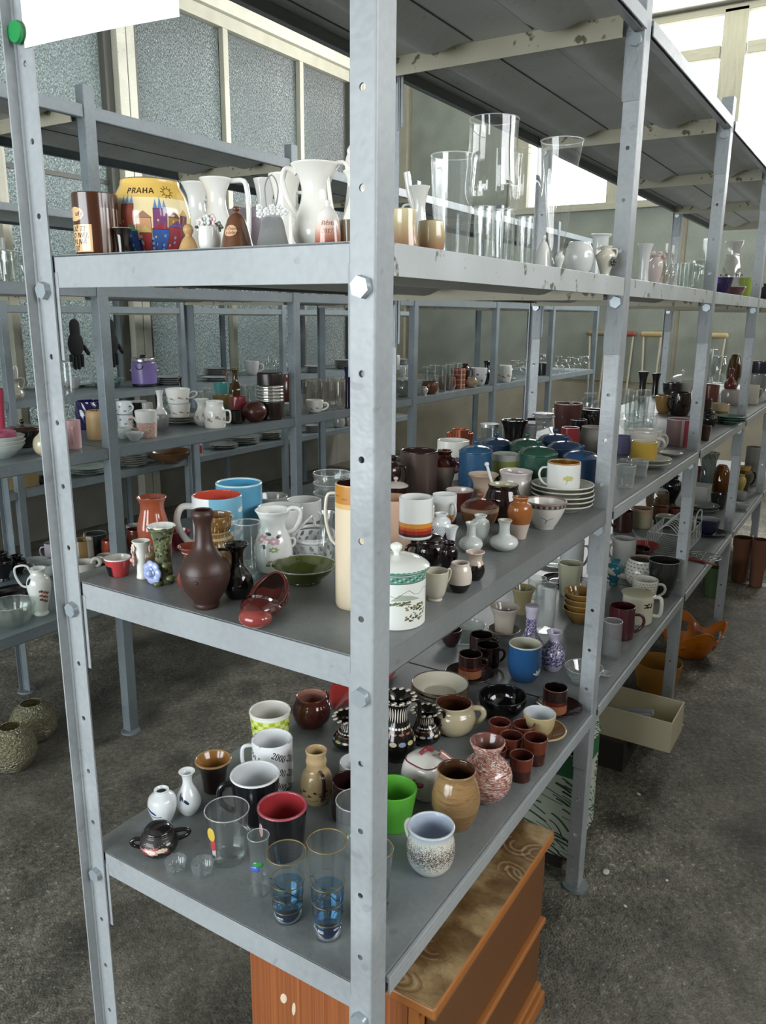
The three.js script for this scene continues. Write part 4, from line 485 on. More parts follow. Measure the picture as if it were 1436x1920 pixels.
{ // glazed clog
  const P = [0.0537, 1.0004, -0.2164, 0.0297, 0.0583], g = thing('clog', 'dark red glazed ceramic clog with a lighter toe', 'clog', [P[0], P[1], P[2]]);
  const ax = dir(80), sd = new THREE.Vector3(-ax.z, 0, ax.x), S = 32, N = 18, A = 0.062, Wd = 0.032;
  const shell = (k, drop) => { const pos = [], idx = []; for (let i = 0; i <= N; i++) { const ph = i / N * Math.PI, cx = -Math.cos(ph), rr = Math.sin(ph); for (let j = 0; j <= S; j++) { const th = j / S * 2 * Math.PI, w = Math.cos(th) * rr, v = Math.sin(th) * rr; const rise = 0.016 + 0.026 * Math.max(0, cx + 0.1), open = cx > -0.42 ? rise - drop : 0.045; let y = 0.022 + v * (0.022 + 0.012 * Math.max(0, cx)); y = Math.min(y, open + 0.006 * w * w); y = Math.max(y, 0.0005 + (1 - k) * 0.02); const p = ax.clone().multiplyScalar(cx * A * k).addScaledVector(sd, w * Wd * k * (cx < -0.3 ? 1 : 0.95)); pos.push(p.x, y, p.z); } } for (let i = 0; i < N; i++) for (let j = 0; j < S; j++) { const a = i * (S + 1) + j, b = a + 1, c2 = a + S + 1, d2 = c2 + 1; idx.push(a, b, c2, b, d2, c2); } const q = new THREE.BufferGeometry(); q.setAttribute('position', new THREE.Float32BufferAttribute(pos, 3)); q.setAttribute('uv', new THREE.Float32BufferAttribute(new Array(pos.length / 3 * 2).fill(0), 2)); q.setIndex(idx); q.computeVertexNormals(); return q; };
  mesh('shoe_body', shell(1, 0), glaze(0x4e130f, 0.12), g);
  const rimP = Array.from({ length: 28 }, (_, i) => { const t = i / 28 * 6.283, cx = 0.24 + 0.64 * Math.cos(t), w = 0.8 * Math.sin(t) * Math.sqrt(Math.max(0, 1 - cx * cx * 0.5)); return ax.clone().multiplyScalar(cx * A).addScaledVector(sd, w * Wd * 0.98).setY(0.019 + 0.026 * Math.max(0, cx + 0.1)); });
  mesh('opening_rim', tube(rimP, 0.0032, 60, 8, true), glaze(0x5e1a14, 0.12), g);
  { const f = []; const cpt = ax.clone().multiplyScalar(0.24 * A).setY(0.012); const q = new THREE.BufferGeometry(), P3 = [], I3 = []; rimP.forEach((p) => { P3.push(p.x * 0.94 + cpt.x * 0.06, p.y + 0.0016, p.z * 0.94 + cpt.z * 0.06); }); rimP.forEach((p) => { P3.push(p.x * 0.6 + cpt.x * 0.4, Math.max(0.0225, p.y - 0.006) , p.z * 0.6 + cpt.z * 0.4); }); P3.push(cpt.x, 0.0215, cpt.z); const n = rimP.length; for (let i = 0; i < n; i++) { const j = (i + 1) % n; I3.push(i, n + i, j, j, n + i, n + j, n + i, 2 * n, n + j); } q.setAttribute('position', new THREE.Float32BufferAttribute(P3, 3)); q.setAttribute('uv', new THREE.Float32BufferAttribute(new Array(P3.length / 3 * 2).fill(0), 2)); q.setIndex(I3); q.computeVertexNormals(); mesh('hollow', q, glaze(0x1c0706, 0.2), g); }
  const toe = new THREE.SphereGeometry(0.0225, 20, 14); toe.scale(0.95, 0.66, 1.1); toe.translate(-ax.x * A * 0.78, 0.0152, -ax.z * A * 0.78); mesh('toe', toe, glaze(0x8e2a22, 0.16), g);
}
// ---------- middle shelf of the front rack, along the aisle, first bay ----------
V('jar', 'tall white lidded canister with a green border and mountain landscape by the front post', 'jar', [0.1379, 1.0004, -0.0512, 0.0419, 0.0795], 'jar', 0xe6e9e2, { map: printCan, lid: { map: printCanLid, over: 1.14, h: 0.42, knob: 0.2 } });
V('pot', 'peach glazed pot with a rolled rim behind the landscape canister', 'pot', [0.4341, 1.0004, -0.2358, 0.0370, 0.0971], { p: [[86, 0], [90, 3], [92, 80], [100, 86], [100, 100]] }, 0xc8a288, { inner: 0xb08468, handle: { a: 0, y0: 0.4, y1: 0.75, out: 0.25, t: 0.07 } });
V('mug', 'white mug with orange, red and brown stripes, lower of the stacked pair', 'mug', [0.5580, 1.0004, -0.2554, 0.0337, 0.0561], 'mug', 0xe6e8e4, { map: printStripe });
{ const P = [0.3302, 1.0004, -0.1301, 0.0279, 0.1667]; V('mug', 'white mug with orange, red and brown stripes, upper of the stacked pair', 'mug', [P[0], P[1] + 0.066, P[2], P[3], 0.066], 'mug', 0xe6e8e4, { map: printStripe }); }
V('mug', 'white striped mug standing right of the stacked striped pair', 'mug', [0.6424, 1.0004, -0.2398, 0.0251, 0.0650], 'mug', 0xe6e8e4, { map: printStripe, handle: { a: 300 } });
V('mug', 'tall taupe-brown mug with a glossy rim behind the striped mugs', 'mug', [0.8571, 1.0004, -0.4224, 0.0444, 0.1069], 'mug', 0x55443c, { inner: 0x3a2620, rim: 0x2e1a14, rough: 0.3, handle: { a: 180 } });
V('jug', 'dark brown glazed jug behind the front post, left of the taupe mug', 'jug', [0.7573, 1.0004, -0.4426, 0.0269, 0.1064], 'urn', 0x2c1611, { handle: { a: 0 } });
V('pot', 'small dark brown lidded pot showing right of the front post', 'pot', [0.7128, 1.0004, -0.3992, 0.0273, 0.0500], 'bowlround', 0x2a1310, { lid: { color: 0xc8beb2, h: 0.4, knob: 0.2 } });
V('jug', 'small jug, brown above and beige below, with a round ear handle', 'jug', [0.9350, 1.0004, -0.3964, 0.0300, 0.1000], 'shoulder', 0x9a8472, { map: printBand('#5a1f14', '#a08a78', 0.36), hc: 0x4a2018, handle: { a: 0, y0: 0.45, y1: 0.68, out: 0.3, t: 0.1 } });
V('mug', 'white mug printed with a large purple-pink pansy', 'mug', [1.0923, 1.0004, -0.4525, 0.0423, 0.1000], 'mug', 0xd8d6cc, { map: printPansy });
V('cup', 'small cup, brick red outside and white inside, before the blue canister', 'cup', [0.7792, 1.0004, -0.2741, 0.0307, 0.0450], 'taper', 0x7c2c20, { inner: 0xd6cac2, rim: 0xcabab0 });
V('vase', 'small white vase peppered with blue dots', 'vase', [0.5042, 1.0004, -0.1740, 0.0189, 0.0629], 'shoulder', 0xd9dfe0, { map: printDots });
V('vase', 'tiny white vase with dark blue leaf points', 'vase', [0.4588, 1.0004, -0.1303, 0.0134, 0.0544], 'flaretall', 0xd4dcde, { map: printBlueSpray });
V('vase', 'squat white porcelain bottle vase, left of the two alike', 'vase', [0.5066, 1.0004, -0.1131, 0.0224, 0.0534], 'squat', 0xcfd5d0);
V('vase', 'small white shouldered porcelain vase behind the left squat bottle', 'vase', [0.5525, 1.0004, -0.1166, 0.0180, 0.0574], 'shoulder', 0xcdd3ce);
V('vase', 'squat white porcelain bottle vase with a gilt rim, right of the two alike', 'vase', [0.5486, 1.0004, -0.0659, 0.0265, 0.0553], 'squat', 0xd2d8d3, { rim: 0xb8a890 });
V('vase', 'orange glazed vase with a bare cream foot', 'vase', [0.6378, 1.0004, -0.0736, 0.0237, 0.0816], 'shoulder', 0xa8601f, { map: printBand('#a85a1e', '#d0bcae', 0.62), inner: 0x8a4a18 });
V('sugar_bowl', 'round tan sugar bowl with a red-brown lid and loop knob', 'sugar bowl', [0.6687, 1.0004, -0.1728, 0.0391, 0.0431], 'bowlround', 0x8a5a36, { map: printBand('#c09a80', '#8c5a34', 0.16), lid: { color: 0x5e2415, over: 0.95, h: 0.42, knob: 0.17, knobColor: 0x8a4a34 } });
V('pot', 'dark brown glazed honey pot with a cream lining', 'pot', [0.7432, 1.0004, -0.1554, 0.0391, 0.0775], 'pot', 0x22100e, { inner: 0xbcb694, rough: 0.08 });
{ const P = [0.7889, 1.0004, -0.1932, 0.0115, 0.0850], s = thing('spoon', 'white plastic spoon leaning in the dark brown honey pot', 'spoon', [P[0], P[1] + 0.012, P[2]]); const a = dir(152), q = (r, y) => a.clone().multiplyScalar(r).setY(y); mesh('shaft', tube([q(-0.012, 0.004), q(0.006, 0.05), q(0.022, 0.095)], 0.0032, 12, 8), glaze(0xdcdcd6, 0.3), s); const t = new THREE.SphereGeometry(0.0052, 12, 10); t.translate(a.x * 0.022, 0.096, a.z * 0.022); mesh('tip', t, glaze(0xdcdcd6, 0.3), s); }
V('mug', 'beige stoneware mug with faint brown writing', 'mug', [0.8594, 1.0004, -0.2559, 0.0353, 0.0700], 'flaretall', 0xbb9f88, { inner: 0xc4ab94 });
V('bowl', 'pale pinkish white bowl behind the honey pot', 'bowl', [0.8995, 1.0004, -0.1926, 0.0401, 0.0768], 'potmug', 0xd2c7c2);
stack('saucer', ['white saucer, lowest of the pile under the gilt cup', 'white saucer, second from the bottom under the gilt cup', 'white saucer, middle of the pile under the gilt cup', 'white saucer, fourth from the bottom under the gilt cup', 'white saucer, topmost of the pile, directly under the gilt cup'], 'saucer', (() => { const P = [0.9143, 1.0004, -0.0867, 0.0693, 0.0126]; return [P[0], P[1], P[2], P[3], 0.017]; })(), 5, 'plate', 0xc9c8b8, 0.0105, { group: 'white saucers under the gilt cup', rim: 0xdad6c8 });
{ const P = [0.9143, 1.0004, -0.0867, 0.0693, 0.0126]; V('cup', 'white porcelain cup gilt inside with a yellow flower, on the saucer pile', 'cup', [P[0], P[1] + 0.0485, P[2], P[3] * 0.53, 0.058], 'mug', 0xe4e5e0, { map: printCup, hc: 0xe2e2dc, inner: std(0xb88a3a, 0.22, { metalness: 0.85 }), rim: 0xa8783a, handle: { a: 186, y0: 0.15, y1: 0.82, out: 0.55, t: 0.07 } }); }
V('bowl', 'white flared bowl with a patterned brown rim and a bird', 'bowl', [0.7416, 1.0004, -0.0609, 0.0434, 0.0548], 'bowl', 0xdcd8cf, { map: printBird, inner: 0xd6d0c8, rim: 0x8a7468 });
V('vase', 'small vase, cream above and black faceted below', 'vase', [0.3633, 1.0004, -0.0365, 0.0174, 0.0464], 'tulip', 0x1d1a18, { map: printBand('#c4ae9c', '#191512', 0.42), rim: 0xd8c8bc });
V('vase', 'small round vase, cream above and black below, on the front edge', 'vase', [0.2975, 1.0004, -0.0306, 0.0191, 0.0457], 'globe', 0xd2c4b4, { map: printBand('#d6c8ba', '#1d1714', 0.68), rim: 0xdcd0c4 });
V('jug', 'cream sauce boat on a foot with a curled handle', 'jug', [0.2426, 1.0004, -0.0436, 0.0194, 0.0461], 'cupfoot', 0xc4bda8, { handle: { a: 20, kind: 'loop', y0: 0.55, y1: 0.85, out: 0.3, t: 0.09 } });
V('teapot', 'dark brown glazed teapot crowded behind the landscape canister', 'teapot', [0.3951, 1.0004, -0.1367, 0.0286, 0.0437], 'globe', 0x1c0f0d, { rough: 0.07, lid: { color: 0x1c0f0d, h: 0.4 }, handle: { a: 185 }, spout: { a: 60, y0: 0.4, y1: 0.9, out: 1.5 } });
V('bottle', 'dark violet-brown glazed little bottle behind the cream vase', 'bottle', [0.3623, 1.0004, -0.0842, 0.0159, 0.0561], 'shoulder', 0x180c12, { rough: 0.07 });
V('jug', 'flat black glazed jug beside the peach pot', 'jug', [0.5035, 1.0004, -0.2230, 0.0304, 0.0275], 'bowlround', 0x17110f, { rough: 0.07, handle: { a: 180, y0: 0.4, y1: 1.1, out: 0.4 } });
// coloured lidded canisters and what stands around them
const can = (P, label, c, lc) => V('canister', label, 'canister', P, 'jar', c, { rough: 0.22, lid: { color: lc ?? c, over: 1.03, h: 0.42, knob: 0.17 }, group: 'blue and green lidded canisters', mat: glaze(c, 0.22) });
can([0.9311, 1.0004, -0.3104, 0.0394, 0.1050], 'blue lidded canister, leftmost and nearest of the canisters', 0x1f5278);
can([1.1296, 1.0004, -0.3470, 0.0418, 0.0936], 'dark blue lidded canister, second from the left, behind the first', 0x243f5e);
can([0.9885, 1.0004, -0.1767, 0.0453, 0.1050], 'green lidded canister, nearest of the two green ones', 0x24513f);
can([1.1218, 1.0004, -0.2586, 0.0435, 0.1000], 'green lidded canister, farther of the two green ones', 0x2a5544);
can([1.0252, 1.0004, -0.0860, 0.0411, 0.1000], 'blue lidded canister beside the second post, behind the gilt cup', 0x24507e);
can([1.1382, 1.0004, -0.1634, 0.0441, 0.1000], 'navy lidded canister in the middle of the right-hand three', 0x23395a);
can([1.2488, 1.0004, -0.2320, 0.0426, 0.1000], 'navy lidded canister, farthest back of the right-hand three', 0x263a5c);
V('mug', 'mug with a green meadow print between blue and green canisters', 'mug', [1.0333, 1.0004, -0.2778, 0.0329, 0.0900], 'mug', 0xb9c85a, { map: printMeadow, inner: 0xd6d8d0 });
for (const [i, P] of [[1.3185, 1.0004, -0.5628, 0.0236, 0.0837], [1.3860, 1.0004, -0.5629, 0.0242, 0.0758], [1.2857, 1.0004, -0.5294, 0.0231, 0.1012]].entries()) V('mould', ['copper fluted baking mould, left of three', 'copper fluted baking mould, right of three', 'copper fluted baking mould, rear of three'][i], 'mould', P, 'taper', 0xb87058, { mat: std(0xb46a50, 0.2, { metalness: 0.8 }), mod: (u) => 1 + 0.06 * Math.cos(u * 6.283 * 10), seg: 48 });
V('vase', 'black ruffled glass vase with a frilled mouth behind the canisters', 'vase', [1.5281, 1.0004, -0.4662, 0.0380, 0.1069], 'flare', 0x0f0d0d, { rough: 0.06, mod: (u, v) => 1 + 0.12 * v * Math.cos(u * 6.283 * 7) });
V('carafe', 'clear glass coffee carafe with a black handle and chrome collar', 'carafe', [1.6885, 1.0004, -0.4344, 0.0433, 0.1064], 'ewer', 0xdfe2e2, { glass: 1, t: 0.8, handle: { a: 180, color: 0x151515, y0: 0.2, y1: 0.9, out: 0.3 }, plus: (g, R, H) => mesh('collar', new THREE.CylinderGeometry(R * 0.8, R * 0.72, H * 0.12, 28).translate(0, H * 1.03, 0), std(0xdadcdc, 0.15, { metalness: 0.8 }), g) });
V('mug', 'plain white mug sitting high behind the carafe', 'mug', [1.9602, 1.0004, -0.4671, 0.0359, 0.0995], 'taper', 0xd8d6ce);
V('mug', 'red mug low between navy canister and white mug', 'mug', [1.6239, 1.0004, -0.3179, 0.0282, 0.0850], 'mug', 0x8e1a1c);
V('mug', 'large brown mug with a pale rim at the very back of the middle shelf', 'mug', [1.8835, 1.0004, -0.4188, 0.0494, 0.1300], 'mugtaper', 0x55302a, { rim: 0x8a7468, inner: 0x3a221c });
V('mug', 'tall black mug left of the second post', 'mug', [1.7642, 1.0004, -0.3404, 0.0279, 0.0936], 'mugtaper', 0x1a1513);
V('basket', 'dark woven-look ceramic basket beside the second post', 'basket', [2.0193, 1.0004, -0.3805, 0.0417, 0.1000], 'barrel', 0x231b19, { mod: (u, v) => 1 + 0.05 * Math.cos(u * 6.283 * 18) * Math.cos(v * 20), seg: 56 });
V('pot', 'grey mottled stone pot beside the second post', 'pot', [1.7243, 1.0004, -0.2824, 0.0408, 0.0800], 'pot', 0x8c887e, { rough: 0.5 });
V('glass_jar', 'small clear glass jar with a chrome lid behind the blue canisters', 'jar', [1.5318, 1.0004, -0.5494, 0.0287, 0.0800], 'jar', 0xdfe4e2, { glass: 1, plus: (g, R, H) => mesh('lid', new THREE.CylinderGeometry(R * 1.05, R * 1.05, H * 0.12, 24).translate(0, H * 1.06, 0), std(0xcfd2d2, 0.2, { metalness: 0.7 }), g) });
V('glass_jar', 'small clear spice jar right of the chrome-lidded jar', 'jar', [1.5867, 1.0004, -0.5373, 0.0223, 0.0800], 'jar', 0xdfe4e2, { glass: 1 });
V('cup', 'grey cup half hidden behind the black ruffled vase', 'cup', [1.6040, 1.0004, -0.4502, 0.0288, 0.0850], 'cup', 0x7e8583);
V('glass_jar', 'tall clear glass jug at the back, left of the second post', 'jar', [2.3143, 1.0004, -0.4818, 0.0355, 0.1300], 'shoulder', 0xe2e6e6, { glass: 1 });
// ---------- middle shelf, second bay ----------
for (const [i, P] of [[1.2338, 1.0004, -0.0348, 0.0229, 0.0572], [1.3930, 1.0004, -0.0421, 0.0230, 0.0467], [1.4199, 1.0004, -0.0797, 0.0220, 0.0389]].entries()) V('crystal_glass', ['cut crystal tumbler, frontmost of three by the second post', 'cut crystal tumbler, right of three by the second post', 'cut crystal tumbler, rear of three by the second post'][i], 'glass', P, 'tumbler', 0xe8eeee, { glass: 1, t: 0.75, seg: 48, mod: (u, v) => 1 + 0.06 * Math.cos(u * 6.283 * 12 + v * 9) });
stack('saucer', ['white saucer, lower of the two under the yellow cup', 'white saucer, upper of the two under the yellow cup'], 'saucer', (() => { const P = [1.5575, 1.0004, -0.0564, 0.0615, 0.0180]; return [P[0], P[1], P[2], P[3], 0.016]; })(), 2, 'saucer', 0xc9c8ba, 0.011);
{ const P = [1.5575, 1.0004, -0.0564, 0.0615, 0.0180]; V('cup', 'bright yellow straight cup standing on two white saucers', 'cup', [P[0] - 0.026, P[1] + 0.0275, P[2] - 0.012, 0.0365, 0.049], 'mug', 0xd0a81c, { inner: 0xd0ccbe });
V('cup', 'white rounded cup right of the yellow cup', 'cup', [P[0] + 0.06, P[1] + 0.0275, P[2] - 0.035, 0.04, 0.06], 'cup', 0xd2cfc6, { handle: { a: 320 } }); }
V('saucer', 'white scalloped saucer alone near the third post', 'saucer', [1.7849, 1.0004, -0.0487, 0.0382, 0.0121], 'saucer', 0xc6c6ba);
V('cup', 'white tilted porcelain cup behind the yellow cup', 'cup', [1.7131, 1.0004, -0.1068, 0.0441, 0.0855], 'bowlround', 0xcfccc4, { handle: { a: 10 } });
V('pot', 'small lavender pot by the second post', 'pot', [1.7466, 1.0004, -0.1852, 0.0336, 0.0550], 'mug', 0x6f6c94);
V('vase', 'clear glass holding red candle wax, left half pale and right half red', 'candle glass', [2.0218, 1.0004, -0.0796, 0.0395, 0.0883], 'jar', 0xa05060, { map: tex(256, 64, (g, w, h) => { fill(g, w, h, '#a83a48'); g.fillStyle = '#8a6a68'; g.fillRect(0, 0, 128, h); g.fillStyle = '#c0a09a'; g.fillRect(122, 0, 10, h); }), rim: 0xc0b0ac });
for (const [i, P] of [[2.5714, 1.0004, -0.4103, 0.0243, 0.1300], [2.5196, 1.0004, -0.3616, 0.0238, 0.1300], [2.5908, 1.0004, -0.3460, 0.0241, 0.1300], [2.3052, 1.0004, -0.3203, 0.0223, 0.1300], [2.2845, 1.0004, -0.2810, 0.0220, 0.1300], [2.3496, 1.0004, -0.2620, 0.0224, 0.1300]].entries()) V('glass_tumbler', 'tall clear drinking glass right of the second post, ' + ['first', 'third', 'fifth', 'second', 'fourth', 'sixth'][i] + ' from left in its cluster', 'glass', P, 'tumbler', 0xe6ebea, { glass: 1, seg: 24, group: 'tall drinking glasses in a cluster' });
for (const [i, P] of [[1.9819, 1.0004, -0.2460, 0.0256, 0.1000], [2.1767, 1.0004, -0.2570, 0.0233, 0.0900], [2.0542, 1.0004, -0.1846, 0.0259, 0.0900]].entries()) V('wine_glass', 'short stemmed clear glass before the tall glasses, ' + ['left', 'middle', 'right'][i] + ' one of three', 'glass', P, 'wine', 0xe6ebea, { seg: 24, group: 'short stemmed glasses before the tall ones' });
V('cup', 'golden ochre handleless cup right of the tall glasses', 'cup', [2.9587, 1.0004, -0.3441, 0.0408, 0.0774], 'cup', 0xa87c34, { inner: 0x8f6a2c });
V('mug', 'large dark brown lustre mug by the third post', 'mug', [2.9073, 1.0004, -0.2660, 0.0445, 0.1000], 'barrel', 0x2b1a16, { rough: 0.06, handle: { a: 200 } });
for (const [i, P] of [[3.3896, 1.0004, -0.5560, 0.0270, 0.1515], [3.6659, 1.0004, -0.5579, 0.0257, 0.1283]].entries()) V('vase', ['slim black flared vase, left of the pair at the back', 'slim black flared vase, right of the pair at the back'][i], 'vase', P, 'flaretall', 0x201d1c, { seg: 20 });
V('tureen', 'white lidded tureen at the back by the third post', 'tureen', [3.6818, 1.0004, -0.4243, 0.0593, 0.1000], 'bowlround', 0xb8b8b2, { lid: { color: 0xc2c2bc, h: 0.5, knob: 0.18 } });
V('pot', 'wide dark pot under the white tureen lid', 'pot', [3.5613, 1.0004, -0.4454, 0.0498, 0.0900], 'bowlround', 0x28211f, { seg: 24 });
// third and fourth bays
V('pot', 'tall rust-red ringed pot just right of the third post', 'pot', [3.0234, 1.0004, -0.1642, 0.0356, 0.1300], 'straight', 0x6a2f20, { seg: 24, mod: (u, v) => 1 + 0.03 * Math.cos(v * 40) });
V('bowl', 'orange and white bowl on the third bay of the middle shelf', 'bowl', [2.8237, 1.0004, -0.0861, 0.0381, 0.0700], 'cup', 0xb86a22, { seg: 24, map: printBand('#c8b48c', '#b5641c', 0.4) });
V('teapot', 'black shiny teapot at the front of the third middle bay', 'teapot', [2.6061, 1.0004, -0.0872, 0.0318, 0.0487], 'globe', 0x141210, { seg: 24, rough: 0.06, handle: { a: 20 }, lid: { h: 0.4 } });
V('vase', 'dark brown cone vase on the edge right of the third post', 'vase', [2.1980, 1.0004, -0.0244, 0.0188, 0.0518], 'taper', 0x3f211c, { seg: 20 });
V('mug', 'dark brown mug behind the black teapot', 'mug', [2.6742, 1.0004, -0.1224, 0.0282, 0.1000], 'mug', 0x2f1916, { seg: 20 });
V('bell_jar', 'clear glass jar with a domed top behind the ringed pot', 'jar', [4.7232, 1.0004, -0.4266, 0.0576, 0.1828], 'globe', 0xd6dad8, { glass: 1, seg: 24 });
V('vase', 'clear tall glass behind the third post, showing its left side', 'vase', [4.7937, 1.0004, -0.4880, 0.0345, 0.2220], 'tumbler', 0xd8dcda, { glass: 1, seg: 20 });
V('bottle', 'red-brown glazed bottle near the fourth post', 'bottle', [4.1311, 1.0004, -0.2555, 0.0361, 0.1400], 'longneck', 0x6f221a, { seg: 24 });
V('vase', 'amber globe lampshade at the back near the fourth post', 'lamp shade', [4.5598, 1.0004, -0.3094, 0.0424, 0.2057], 'shade', 0x9c7a3c, { glass: 1, t: 0.5, seg: 24 });
V('mug', 'pale grey wide mug left of the fourth post', 'mug', [3.5291, 1.0004, -0.1597, 0.0451, 0.0700], 'barrel', 0xa8a09a, { seg: 24 });
stack('plate', ['green-edged glass plate, lowest before the fourth post', 'green-edged glass plate, middle one before the fourth post', 'green-edged glass plate, topmost before the fourth post'], 'plate', (() => { const P = [2.7394, 1.0004, -0.0291, 0.0632, 0.0181]; return [P[0], P[1], P[2], P[3], 0.014]; })(), 3, 'plate', 0x5f7f74, 0.009, { group: 'green-edged glass plates', seg: 24 });
V('mug', 'white mug with a round handle right of the fourth post', 'mug', [3.6147, 1.0004, -0.0742, 0.0347, 0.0950], 'mug', 0xc9c4b8, { seg: 24, handle: { a: 0 } });
V('bowl', 'grey lidded casserole right of the fourth post', 'casserole', [3.9800, 1.0004, -0.1042, 0.0575, 0.1257], 'bowlround', 0x8f9190, { seg: 24 });
V('bowl', 'dark violet bowl at the right edge of the middle shelf', 'bowl', [4.4852, 1.0004, -0.1530, 0.0633, 0.1700], 'bowlround', 0x2a2534, { seg: 24 });
// ---------- lowest shelf of the front rack, end bay ----------
V('vase', 'round white vase with a blue brushed spray, at the left post', 'vase', [0.1211, 0.5004, -0.5391, 0.0267, 0.0663], { c: 1, p: [[52, 0], [58, 3], [86, 28], [100, 56], [88, 78], [54, 90], [46, 94], [52, 100]] }, 0xe8edf0, { map: printBlueSpray });
V('vase', 'white bottle vase with a thin neck and a blue leaf mark', 'vase', [0.1659, 0.5004, -0.5181, 0.0241, 0.0875], { c: 1, p: [[50, 0], [60, 3], [92, 18], [100, 30], [82, 48], [46, 66], [36, 80], [48, 94], [64, 100]] }, 0xe6eaea, { map: tex(512, 256, (g, w, h) => { fill(g, w, h, '#e6eaea'); g.fillStyle = '#2a3560'; for (const [x, y, a] of [[210, 130, 1.2], [232, 138, 0.6], [262, 152, 0.5]]) { g.beginPath(); g.ellipse(x, y, 22, 8, a, 0, 7); g.fill(); } }) });
V('sugar_bowl', 'matt black lidded sugar pot painted with pink flowers, two ear handles', 'sugar bowl', [0.0565, 0.5004, -0.4781, 0.0336, 0.0435], 'globe', 0x1c1718, { map: printPainted, rough: 0.5, hc: 0x1c1819, lid: { color: 0x1e1a1b, over: 0.98, h: 0.4, knob: 0 }, handle: [{ a: 190, y0: 0.3, y1: 0.68, out: 0.5, t: 0.11 }, { a: 14, y0: 0.5, y1: 0.88, out: 0.6, t: 0.12 }] });
for (const [i, P] of [[0.0381, 0.5004, -0.4193, 0.0181, 0.0205], [0.0565, 0.5004, -0.3752, 0.0189, 0.0228]].entries()) V('salt_cellar', ['small cut crystal salt cellar, left of the pair', 'small cut crystal salt cellar, right of the pair'][i], 'salt cellar', P, 'tumbler', 0xe8eeee, { glass: 1, t: 0.85, seg: 60, mod: (u, v) => 1 + 0.06 * Math.cos(u * 6.283 * 10), base: 0.2, norim: 1 });
V('mug', 'dark brown flared mug with a mustard yellow lining', 'mug', [0.2491, 0.5004, -0.5320, 0.0359, 0.0653], 'flare', 0x24110c, { inner: 0xa06a1c, rim: 0xa88048 });
V('mug', 'large black mug with a white lining and dark handle', 'mug', [0.2262, 0.5004, -0.4037, 0.0459, 0.0880], 'mugtaper', 0x17161a, { inner: 0xd6dadc, rim: 0xe0e2e2, handle: { a: 195, y0: 0.2, y1: 0.86, out: 0.55, t: 0.13 } });
V('glass_mug', 'clear glass mug printed with a blonde girl in a red dress', 'mug', [0.1107, 0.5004, -0.3665, 0.0377, 0.0949], 'mugtaper', 0xe8eeec, { glass: 1, t: 0.95, handle: { a: 330, kind: 'loop', y0: 0.3, y1: 0.62, out: 0.4, t: 0.12 }, plus: (g, R, H) => { const q = (f, a, y) => dir(a).multiplyScalar(R * (0.82 + 0.18 * y) * 1.012).setY(H * y), el = (name, a, y, w, h, c) => { const s = new THREE.SphereGeometry(1, 14, 10), p = q(0, a, y), d = dir(a); s.scale(w, h, 0.0012); const m = new THREE.Matrix4().makeBasis(new THREE.Vector3(d.z, 0, -d.x), new THREE.Vector3(0, 1, 0), d); s.applyMatrix4(m); s.translate(p.x, p.y, p.z); mesh(name, s, glaze(c, 0.4), g); }; el('printed_hair', 232, 0.68, 0.0095, 0.0125, 0xd8b820); el('printed_face', 234, 0.655, 0.005, 0.0055, 0xe0b89a); el('printed_dress', 236, 0.48, 0.0062, 0.012, 0xb81c28); el('printed_leg', 233, 0.33, 0.0016, 0.008, 0xd8d2cc); el('printed_leg', 240, 0.33, 0.0016, 0.008, 0xd8d2cc); } });
V('mug', 'black mug with a bright red lining', 'mug', [0.1736, 0.5004, -0.2964, 0.0433, 0.0900], 'mugtaper', 0x141013, { inner: 0xa8101c, rim: 0xb04050, plus: (g, R, H) => { const s = new THREE.SphereGeometry(1, 14, 10), d = dir(215); s.scale(0.007, 0.013, 0.001); s.applyMatrix4(new THREE.Matrix4().makeBasis(new THREE.Vector3(d.z, 0, -d.x), new THREE.Vector3(0, 1, 0), d)); s.translate(d.x * R * 0.955, H * 0.66, d.z * R * 0.955); mesh('pink_mark', s, glaze(0xc89a9a, 0.3), g); } });
V('mug', 'tall white mug covered in slanted 2000 numerals', 'mug', [0.3270, 0.5004, -0.4463, 0.0405, 0.1000], 'mug', 0xe9ecee, { map: print2000, hc: 0xe2e6e8, handle: [{ a: 196, y0: 0.5, y1: 0.92, out: 0.5, t: 0.1, kind: 'square' }, { a: 196, y0: 0.15, y1: 0.5, out: 0.5, t: 0.1, kind: 'square' }] });
V('mug', 'white mug with a lime green checked and flowered outside', 'mug', [0.4396, 0.5004, -0.5465, 0.0448, 0.0829], 'mugtaper', 0xcfe23a, { map: printLime, inner: 0xd6d4cc, rim: 0xe0e2d6 });
V('mug', 'round-bellied red-brown glazed mug with a pink lining', 'mug', [0.5626, 0.5004, -0.5265, 0.0441, 0.0704], 'roundmug', 0x5a1e12, { inner: 0xa8705e, rough: 0.1, handle: { a: 60, color: 0x2a100c } });
V('jug', 'cream stoneware jug with a dark brown snake-like handle', 'jug', [0.3302, 0.5004, -0.3397, 0.0319, 0.1078], { c: 1, p: [[74, 0], [80, 3], [96, 16], [100, 34], [88, 54], [64, 64], [60, 72], [64, 80], [58, 88], [66, 100]] }, 0xb99a68, { rough: 0.2, map: tex(512, 512, (g, w, h) => { fill(g, w, h, '#b99a68'); for (let i = 0; i < 18; i++) { g.strokeStyle = '#4a2a1a'; g.lineWidth = 5; g.beginPath(); g.arc(i * 30, 330 + (i % 3) * 40, 34, 0.5, 2.2); g.stroke(); g.fillStyle = '#4a2a1a'; g.beginPath(); g.arc(14 + i * 30, 350 + (i % 2) * 36, 9, 0, 7); g.fill(); } }), hc: 0x341612, handle: { a: 295, y0: 0.14, y1: 0.66, out: 0.4, t: 0.12 } });
